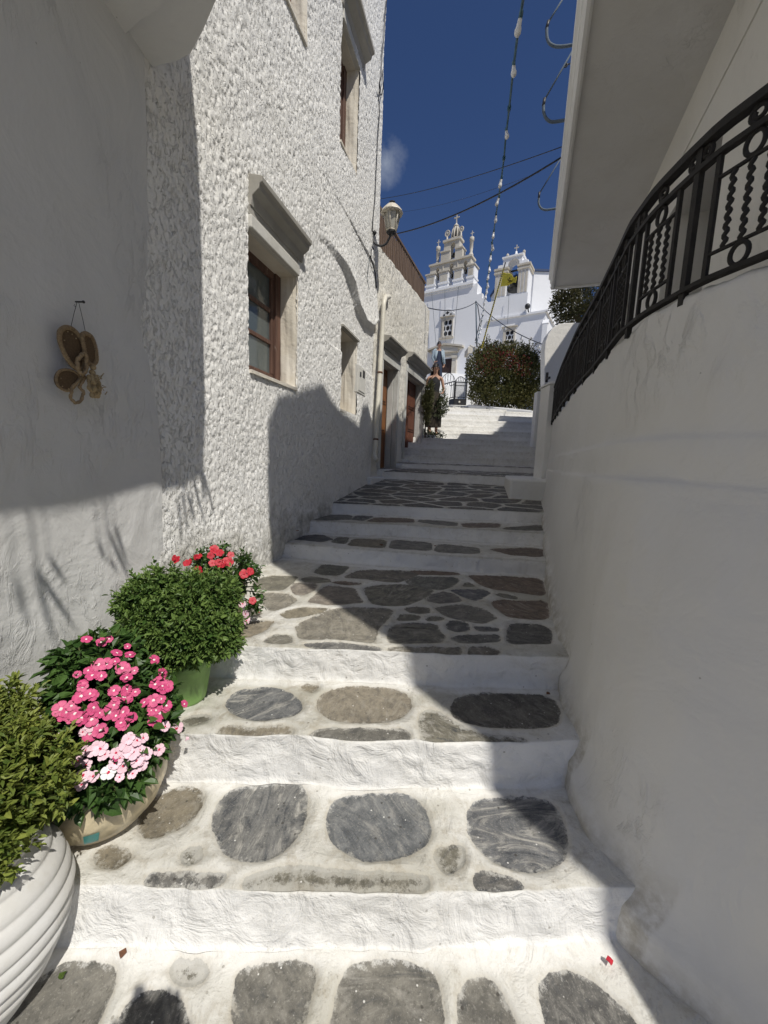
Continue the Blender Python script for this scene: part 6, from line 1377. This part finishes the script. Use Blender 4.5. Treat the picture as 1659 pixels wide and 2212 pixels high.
cx_ = LP.px(845, 500)[0]; zb, zr, zt_, zc_ = (LP.px(845, y)[1] for y in (503, 461, 447, 443)); lc_ = LP.P(cx_, 0, 0)
tilt = .02
b = MB(); b.lathe(lc_, [(.035, zb-.03), (.06, zb-.01), (.072, zb), (.072, zb+.015)], 6, sm=False); obj('lantern_base', b, [M['blackmetal']], lam)
b = MB()
for k in range(6):
    a0, a1 = 2*pi*k/6+.3, 2*pi*(k+1)/6+.3
    for s_ in (a0,):
        p = lc_+np.array([.070*cos(s_), .070*sin(s_), zb+.016]); q = lc_+np.array([.122*cos(s_), .122*sin(s_), zr]); b.tube([p, q], .0085, 5)
    for r_, z in ((.070, zb+.025), (.121, zr-.008)):
        b.tube([lc_+np.array([r_*cos(a0), r_*sin(a0), z]), lc_+np.array([r_*cos(a1), r_*sin(a1), z])], .0095, 5)
obj('lantern_frame', b, [M['lampcap']], lam)
b = MB(); b.lathe(lc_, [(.064, zb+.017), (.114, zr-.004)], 6, sm=False); g_ = obj('lantern_glass', b, [M['lampglass']], lam)
b = MB(); b.lathe(lc_, [(.150, zr-.01), (.158, zr), (.155, zr+.012), (.118, zr+.055), (.08, zr+.095), (.04, zr+.115), (.001, zr+.12)], 12, sm=False, cap=False); b.lathe(lc_, [(.001, zr-.008), (.150, zr-.009)], 12, cap=False); obj('lantern_cap', b, [M['lampcap']], lam)
b = MB(); b.lathe(lc_, [(.035, zr+.115), (.03, zr+.135), (.045, zr+.145), (.001, zr+.165)], 10, cap=False); b.ball(lc_+np.array([-.12, -.02, zr-.05]), .012, 6, 5); obj('finial', b, [M['blackmetal']], lam)
# ------------------------------------------------------------------ wires
def wire(name, pts, r, mat, label, cat='wire', group=None, n=6):
    pts = [np.array(p) for p in pts]; b = MB(); b.tube(pts, r, n); return obj(name, b, [M[mat]], label=label, cat=cat, group=group)
def sagline(a, b_, sag, n=30): return catenary(a, b_, sag, n)
e0 = RB.P(0, 0, 0)
def edge_pt(x, y): u, z = RB.px(x, y, -.16); return RB.P(u, -.16, z)
A_ = at(864, 488, 16); B_ = edge_pt(1214, 339)
wire('overhead_wire', sagline(at(800, 512, 11), B_, .25), .013, 'cable', 'thick black wire from behind the lantern up to the slab edge')
wire('overhead_wire', sagline(at(800, 432, 13), edge_pt(1216, 316), .12), .0065, 'cable', 'upper thin wire crossing the sky above the lantern')
wire('overhead_wire', sagline(at(862, 458, 18), at(1165, 372, 10.5), .15), .004, 'cable', 'faintest thin wire crossing the sky just above the thick black one')
# wires hanging down the corner
def lwp(x, y, w=.03): u, z = LW.px(x, y, w); return LW.P(u, w, z)
wire('corner_wire', [lwp(x, y, .04) for x, y in ((836, -10), (832, 30), (829, 80), (825, 120), (823, 165), (820, 180), (822, 195), (818, 210), (820, 240), (816, 300), (813, 360), (810, 430), (806, 470), (804, 500))], .007, 'cable', 'thin black wires running down the corner of the stucco house to the lantern')
wire('corner_wire', [lwp(x, y, .05+.05*sin(y/9.)) for x, y in ((826, 150), (828, 190), (824, 205), (819, 200), (820, 175))], .006, 'cable', 'small tangled loop of wire on the upper corner of the stucco house')
wire('lantern_cable', [lwp(x, y, .035) for x, y in ((802, 538), (801, 555), (806, 575), (811, 590), (812, 610), (813, 622))], .009, 'cable', 'black cable drooping below the lantern plate')
wire('corner_wire', [lwp(x, y, .02) for x, y in ((796, 500), (798, 560), (793, 600), (801, 650), (806, 700))], .004, 'bluerope', 'thin grey wire on the stucco below the lantern')
# festoon of bulbs up the lane
SL = [(1134, -60, 3.0), (1130, 0, 3.35), (1120, 60, 3.6), (1108, 155, 4.2), (1101, 225, 4.7), (1092, 300, 5.3), (1089, 340, 5.6), (1081, 400, 6.2), (1075, 440, 6.7), (1070, 475, 7.3), (1065, 512, 8.0), (1059, 560, 9.2), (1053, 610, 11), (1047, 650, 13), (1041, 690, 16), (1034, 725, 19), (1030, 742, 20.2)]
path = np.array([at(x, y, Y) for x, y, Y in SL]); tt_ = np.linspace(0, len(SL)-1, 160); k_ = np.arange(len(SL)); path = smooth1(np.stack([np.interp(tt_, k_, path[:, i]) for i in range(3)], 1), 6)
fest = thing('festoon_lights', path[-1], 'string of white bulbs on a teal cable running up the lane towards the church', 'string lights')
b = MB(); b.tube(path, .011, 6); obj('cable', b, [M['cabteal']], fest)
def bulb_mesh():
    b = MB(); b.lathe((0, 0, 0), [(.013, .05), (.016, .045), (.0165, .0)], 10, 0); me = bpy.data.meshes.new('bulb')
    b.lathe((0, 0, 0), [(.0155, .002), (.017, -.012), (.016, -.018), (.019, -.03), (.017, -.034), (.022, -.05), (.026, -.068), (.025, -.085), (.017, -.1), (.001, -.106)], 14, 1, cap=False)
    me.from_pydata(b.v, [], b.f); me.polygons.foreach_set('material_index', b.m); me.polygons.foreach_set('use_smooth', b.s); me.update(); me.materials.append(M['cabteal']); me.materials.append(M['bulb']); return me
BM_ = bulb_mesh()
bulbs = [(1122, 40), (1110, 138), (1094, 284), (1083, 388), (1076, 425), (1071, 462), (1067, 500), (1064, 528), (1060, 552), (1057, 575), (1055, 592), (1053, 608), (1051, 622), (1049, 636), (1047, 648), (1045, 660), (1043, 672), (1041, 684), (1039, 694), (1037, 704), (1035, 714), (1033, 724)]
pr_ = np.array([proj(p) for p in path])
for x, y in bulbs:
    i = int(np.argmin(np.abs(pr_[:, 1]-y))); o = bpy.data.objects.new('bulb', BM_); COL.objects.link(o); o.parent = fest; t_ = path[min(i+1, 159)]-path[i]
    s = 1.0+.0*y if y < 480 else min(1.35, 1+(y-480)/400); o.matrix_parent_inverse = Matrix.Identity(4); o.matrix_basis = Matrix.Translation(Vector(path[i]-np.array([0, 0, .012*s]))-WLOC[fest.name]) @ Matrix.Rotation(rng.normal(0, .25), 4, 'X') @ Matrix.Rotation(rng.normal(0, .2), 4, 'Y') @ Matrix.Diagonal((s, s, s, 1))
for y in (238, 342, 512):
    i = int(np.argmin(np.abs(pr_[:, 1]-y))); q = MB(); t_ = path[i+1]-path[i]; t_ /= np.linalg.norm(t_); q.tube([path[i]-t_*.05, path[i]+t_*.01], .02, 8); obj('empty_socket', q, [M['cabteal']], fest)
# thin pole by the gate and the second string of little bulbs
pole = thing('light_pole', at(1029, 745, 20.2), 'thin grey pole beside the gate pillar carrying the strings of lights', 'pole')
b = MB(); a = at(1030, 750, 20.2); c = at(1028, 650, 20.2); b.tube([a, c], .035, 8); obj('shaft', b, [M['bluerope']], pole)
b = MB(); b.tube([c+np.array([0, 0, -.1]), c+np.array([.1, 0, -.2]), a+np.array([.08, 0, 1.2]), a+np.array([-.1, 0, .3])], .022, 6); obj('hanging_wire', b, [M['cable']], pole)
s1 = sagline(at(917, 663, 12), c+np.array([0, 0, -.05]), .22, 20); s2 = sagline(c+np.array([0, 0, -.02]), at(1196, 752, 12.5), .25, 40)
st2 = thing('thin_string_lights', c, 'thin wire with a few tiny bulbs slung in front of the church facade', 'string lights')
b = MB(); b.tube(s1, .016, 5); b.tube(s2, .016, 5); obj('cable', b, [M['cable']], st2)
for p in [s1[9]]+[s2[i] for i in (12, 20, 28, 35)]:
    q = MB(); q.tube([p, p-np.array([0, 0, .07])], .02, 6); q.ball(p-np.array([0, 0, .13]), .055, 8, 6); obj('bulb', q, [M['bulb']], st2)
# flagpole with yellow flag
fp = thing('flagpole', at(1040, 752, 15.8), 'slanting flagpole wound in black and yellow with a yellow flag', 'flag')
a = at(1040, 752, 15.8); c = at(1092, 566, 14.5)
b = MB(); b.tube([a, c], .022, 7); obj('pole', b, [M['ropey']], fp)
b = MB(); L_ = np.linalg.norm(c-a); d_ = (c-a)/L_; hx, hy = np.cross(d_, [0, 1, 0]), None; hx /= np.linalg.norm(hx); hy = np.cross(d_, hx)
pts = [a+d_*(L_*.93*i/420)+(hx*cos(i*.62)+hy*sin(i*.62))*.026 for i in range(420)]; b.tube(pts, .011, 4); obj('wound_rope', b, [M['flag']], fp)
b = MB(); nu, nv = 36, 22; Q00, Q01 = at(1087, 588, 14.55), at(1081, 619, 14.7); Q10, Q11 = at(1117, 598, 14.3), at(1112, 612, 14.45); vs = []; sd2 = []
for j in range(nv+1):
    for i in range(nu+1):
        u, v = i/nu, j/nv; p = (Q00*(1-v)+Q01*v)*(1-u)+(Q10*(1-v)+Q11*v)*u; p = p+np.array([0, .10*sin(u*9+v*2.5)*u, .05*sin(u*7+v*3)*u+.03*sin(v*9+u*4)*u]); vs.append(p)
fs = [(j*(nu+1)+i, j*(nu+1)+i+1, (j+1)*(nu+1)+i+1, (j+1)*(nu+1)+i) for j in range(nv) for i in range(nu)]; b.add(vs, fs, 0, True)
# black two-headed bird emblem, in cloth cells
EMB = ["..##....##..", ".###....###.", "..##....##..", "#..##..##..#", "##..####..##", "###.####.###", "############", ".##########.", "..#.####.#..", "....####....", "...##..##...", "..#..##..#.."]
for idx in range(nu*nv):
    j, i = divmod(idx, nu); r_ = int((j-5)/12*12); c_ = int((i-14)/18*12)
    if 0 <= j-5 < 12 and 0 <= i-14 < 18 and EMB[j-5][min(11, c_)] == '#': b.m[idx] = 1
o = obj('flag_cloth', b, [M['flag'], M['flagb']], fp, fixn=False); md = o.modifiers.new('thickness', 'SOLIDIFY'); md.thickness = .004
# ------------------------------------------------------------------ people
def person(name, loc, yaw, H, J, label, cloth, hair, jacket=None):
    """J: joint dict in person space (x right, y forward, z up, metres for a 1.7 m figure)"""
    t = thing(name, loc, label, 'person'); S_ = H/1.7; R = Matrix.Rotation(yaw, 3, 'Z'); L3 = Vector(tuple(map(float, loc)))
    def X(p): return L3+R @ (Vector(p)*S_)
    chains = [[('pelvis', (0, 0, .93), .125, .09), ('waist', (0, 0, 1.08), .105, .08), ('chest', (0, .0, 1.26), .13, .09), ('neckb', (0, 0, 1.40), .06, .055), ('neck', (0, .01, 1.47), .045, .045), ('jaw', (0, .035, 1.53), .058, .065), ('head', (0, .02, 1.61), .075, .092), ('crown', (0, 0, 1.67), .055, .07)]]
    names = {}; V_ = []; E2 = []; RR = []
    def addv(n, p, rx, ry): names[n] = len(V_); V_.append(X(J.get(n, p))); RR.append((rx*S_, ry*S_)); return names[n]
    prev = None
    for n, p, rx, ry in chains[0]:
        i = addv(n, p, rx, ry)
        if prev is not None: E2.append((prev, i))
        prev = i
    for s_, k in ((1, 'r'), (-1, 'l')):
        prev = names['chest'] if False else names['neckb']
        for n, p, r_ in (('sh', (.165*s_, 0, 1.375), .052), ('el', (.21*s_, -.02, 1.10), .038), ('wr', (.22*s_, .08, .88), .024), ('palm', (.22*s_, .10, .82), .03)):
            i = addv(n+k, p, r_, r_*.85); E2.append((prev, i)); prev = i
        pa = V_[names['palm'+k]]; wr = V_[names['wr'+k]]; dd = (pa-wr).normalized(); sv = dd.cross(Vector((0, 0, 1))); sv = sv.normalized() if sv.length > .1 else Vector((1, 0, 0)); cv = sv.cross(dd)
        for f_ in range(4):
            o1 = pa+sv*((f_-1.5)*.018*S_); l_ = (.034, .040, .038, .030)[f_]*S_; q = None
            for m_, (tt1, cc) in enumerate(((.03, 0), (.03+l_, .006), (.03+l_*1.9, .02))):
                V_.append(o1+dd*tt1*(1 if m_ else 1)+cv*cc); RR.append((.0085*S_, .0085*S_)); E2.append((names['palm'+k] if q is None else q, len(V_)-1)); q = len(V_)-1
        V_.append(wr+dd*.03*S_+sv*.03*S_*s_+cv*.01); RR.append((.010*S_, .010*S_)); E2.append((names['palm'+k], len(V_)-1)); V_.append(wr+dd*.065*S_+sv*.045*S_*s_+cv*.02); RR.append((.009*S_, .009*S_)); E2.append((len(V_)-2, len(V_)-1))
        prev = names['pelvis']
        for n, p, r_ in (('hip', (.09*s_, 0, .86), .088), ('kn', (.095*s_, .02, .48), .056), ('an', (.09*s_, -.01, .09), .036), ('ball', (.095*s_, .11, .035), .036), ('toe', (.10*s_, .17, .025), .025)):
            i = addv(n+k, p, r_, r_); E2.append((prev, i)); prev = i
    me = bpy.data.meshes.new('body'); me.from_pydata([tuple(v) for v in V_], E2, []); me.update(); o = link('body', me, [M['skin']], t); md = o.modifiers.new('skin', 'SKIN'); md.use_smooth_shade = True
    if not me.skin_vertices: 
        try: me.skin_vertices.new()
        except Exception: pass
    for i, sv_ in enumerate(me.skin_vertices[0].data): sv_.radius = RR[i]; sv_.use_root = (i == 0)
    s2 = o.modifiers.new('sub', 'SUBSURF'); s2.levels = 2; s2.render_levels = 2
    def ring_loft(nm, rings, mat, n=20, wav=0.):
        b = MB(); vs = []
        for cx, cy, cz, rx, ry in rings: vs += [X((cx+rx*cos(2*pi*j/n)*(1+wav*sin(j*2.6+cz*3)), cy+ry*sin(2*pi*j/n)*(1+wav*sin(j*2.6)), cz)) for j in range(n)]
        b.add(vs, [(i*n+j, i*n+(j+1) % n, (i+1)*n+(j+1) % n, (i+1)*n+j) for i in range(len(rings)-1) for j in range(n)], 0, True); b.add([vs[j] for j in range(n)], [tuple(range(n))]); b.add([vs[-n+j] for j in range(n)], [tuple(range(n))]); return obj(nm, b, [M[mat]], t)
    for nm, rings, mat, wv in cloth: ring_loft(nm, rings, mat, wav=wv)
    hd = Vector(J.get('head', (0, .02, 1.61))); b = MB(); c = X(hd+Vector((0, -.022, .022))); b.ball(c, .098*S_, 14, 10, 0, (.88, .95, 1.05))
    if hair == 'long':
        for i in range(16):
            a = -.4-2.35*i/15; q = [X(hd+Vector((.085*cos(a), .085*sin(a)-.01, .03))), X(hd+Vector((.10*cos(a), .09*sin(a)-.02, -.10))), X(hd+Vector((.115*cos(a)*1.05, .08*sin(a)-.02, -.24)))]; b.tube(q, [.026*S_, .026*S_, .008*S_], 6)
    else: b.ball(X(hd+Vector((0, -.05, .115))), .04*S_, 10, 7)
    obj('hair', b, [M['hair']], t)
    b = MB(); b.ball(X(hd+Vector((0, .098, -.018))), .014*S_, 8, 6, 0, (.8, 1, 1.3)); b.ball(X(hd+Vector((.088, .0, -.02))), .02*S_, 7, 5, 0, (.4, .8, 1.2)); b.ball(X(hd+Vector((-.088, .0, -.02))), .02*S_, 7, 5, 0, (.4, .8, 1.2)); obj('nose_and_ears', b, [M['skin']], t)
    b = MB()
    for s_ in (-1, 1): b.ball(X(hd+Vector((.032*s_, .088, .012))), .027*S_, 9, 6, 0, (1, .35, .75))
    b.tube([X(hd+Vector((-.06, .082, .015))), X(hd+Vector((0, .1, .016))), X(hd+Vector((.06, .082, .015)))], .004, 5); obj('sunglasses', b, [M['blackmetal']], t)
    b = MB(); b.tube([X(hd+Vector((-.022, .089, -.055))), X(hd+Vector((0, .096, -.056))), X(hd+Vector((.022, .089, -.055)))], .006*S_, 6); obj('lips', b, [M['rust']], t)
    return t, X
fw = pi+.1
pos = at(934, 932, 9.55)
t1, X1 = person('person', (pos[0], 9.55, 2.16), fw, 1.66, {'elr': (.24, -.03, 1.12), 'wrr': (.30, .10, .93), 'palmr': (.31, .15, .88), 'ell': (-.22, .02, 1.13), 'wrl': (-.16, .20, 1.0), 'palml': (-.13, .25, .98), 'knr': (.10, .10, .52), 'anr': (.10, .02, .12), 'ballr': (.10, .14, .09), 'toer': (.10, .2, .08)},
   'woman with long dark hair, black sleeveless top and long dark skirt, coming down the steps', [
   ('top', [(0, 0, 1.02, .125, .10), (0, 0, 1.10, .118, .094), (0, .01, 1.22, .135, .105), (0, .01, 1.33, .12, .09), (0, 0, 1.42, .055, .055)], 'blackcloth', 0), ('skirt', [(0, .02, .20, .20, .18), (0, .02, .45, .20, .17), (0, .01, .70, .19, .15), (0, 0, .90, .165, .13), (0, 0, 1.04, .125, .10)], 'skirt', .04)], 'long')
b = MB(); b.tube([X1((.15, .10, 1.04)), X1((.19, .12, .98)), X1((.17, .14, .92)), X1((.10, .15, .96))], [.03, .045, .04, .02], 8); obj('pale_bag', b, [M['marble']], t1)
pos = at(943, 842, 15.5)
t2, X2 = person('person', (pos[0], 15.5, 4.42), pi+.15, 1.66, {'jaw': (0, .06, 1.53), 'head': (0, .055, 1.60), 'crown': (0, .05, 1.66), 'ell': (-.22, .0, 1.1), 'wrl': (-.24, .08, .88), 'elr': (.22, -.03, 1.1), 'wrr': (.18, .10, .92), 'palmr': (.15, .15, .92)},
   'woman with tied-up hair in navy dress and pale denim jacket, below the church door', [
   ('dress', [(0, .0, .42, .20, .16), (0, 0, .6, .185, .15), (0, 0, .85, .165, .13), (0, 0, 1.05, .125, .1), (0, .01, 1.22, .14, .11), (0, .01, 1.36, .13, .085)], 'navy', .03)], 'bun')
b = MB()
for s_, k in ((1, 'r'), (-1, 'l')):
    sh = (.165*s_, 0, 1.375); el = {1: (.22, -.03, 1.1), -1: (-.22, 0, 1.1)}[s_]; wr = {1: (.18, .10, .92), -1: (-.24, .08, .88)}[s_]
    b.tube([X2((.10*s_, .0, 1.41)), X2(sh), X2(el), X2(wr)], [.065, .072, .055, .042], 10)
    b.add([X2((.06*s_, .12, 1.36)), X2((.17*s_, .08, 1.34)), X2((.20*s_, .06, 1.0)), X2((.13*s_, .14, .98)), X2((.05*s_, .10, 1.40)), X2((.17*s_, -.12, 1.38)), X2((.20*s_, -.12, 1.0))], [(0, 1, 2, 3), (1, 5, 6, 2)], 0, True)
b.add([X2(p) for p in ((-.17, -.12, 1.38), (.17, -.12, 1.38), (.20, -.12, 1.0), (-.20, -.12, 1.0))], [(0, 1, 2, 3)], 0, True)
o = obj('denim_jacket', b, [M['denim']], t2, fixn=False); md = o.modifiers.new('thickness', 'SOLIDIFY'); md.thickness = .02
# the photographer, standing behind the camera (outside the picture; only the shadow of the raised phone falls into it)
t3, X3 = person('person', (.02, -.47, 0), 0.0, 1.70, {'elr': (.20, .20, 1.18), 'wrr': (.07, .40, 1.44), 'palmr': (.05, .425, 1.49), 'ell': (-.20, .20, 1.18), 'wrl': (-.08, .40, 1.44), 'palml': (-.06, .425, 1.49)}, 'person in dark clothes holding up a phone at the foot of the steps', [
   ('shirt', [(0, 0, .88, .17, .13), (0, 0, 1.05, .15, .11), (0, 0, 1.25, .18, .12), (0, 0, 1.38, .16, .10), (0, 0, 1.44, .06, .06)], 'blackcloth', 0)], 'bun')
b = MB(); b.box(-.04, .04, -.035, -.027, 1.425, 1.575); obj('phone', b, [M['blackmetal']], label='dark phone held up by the photographer', cat='phone')
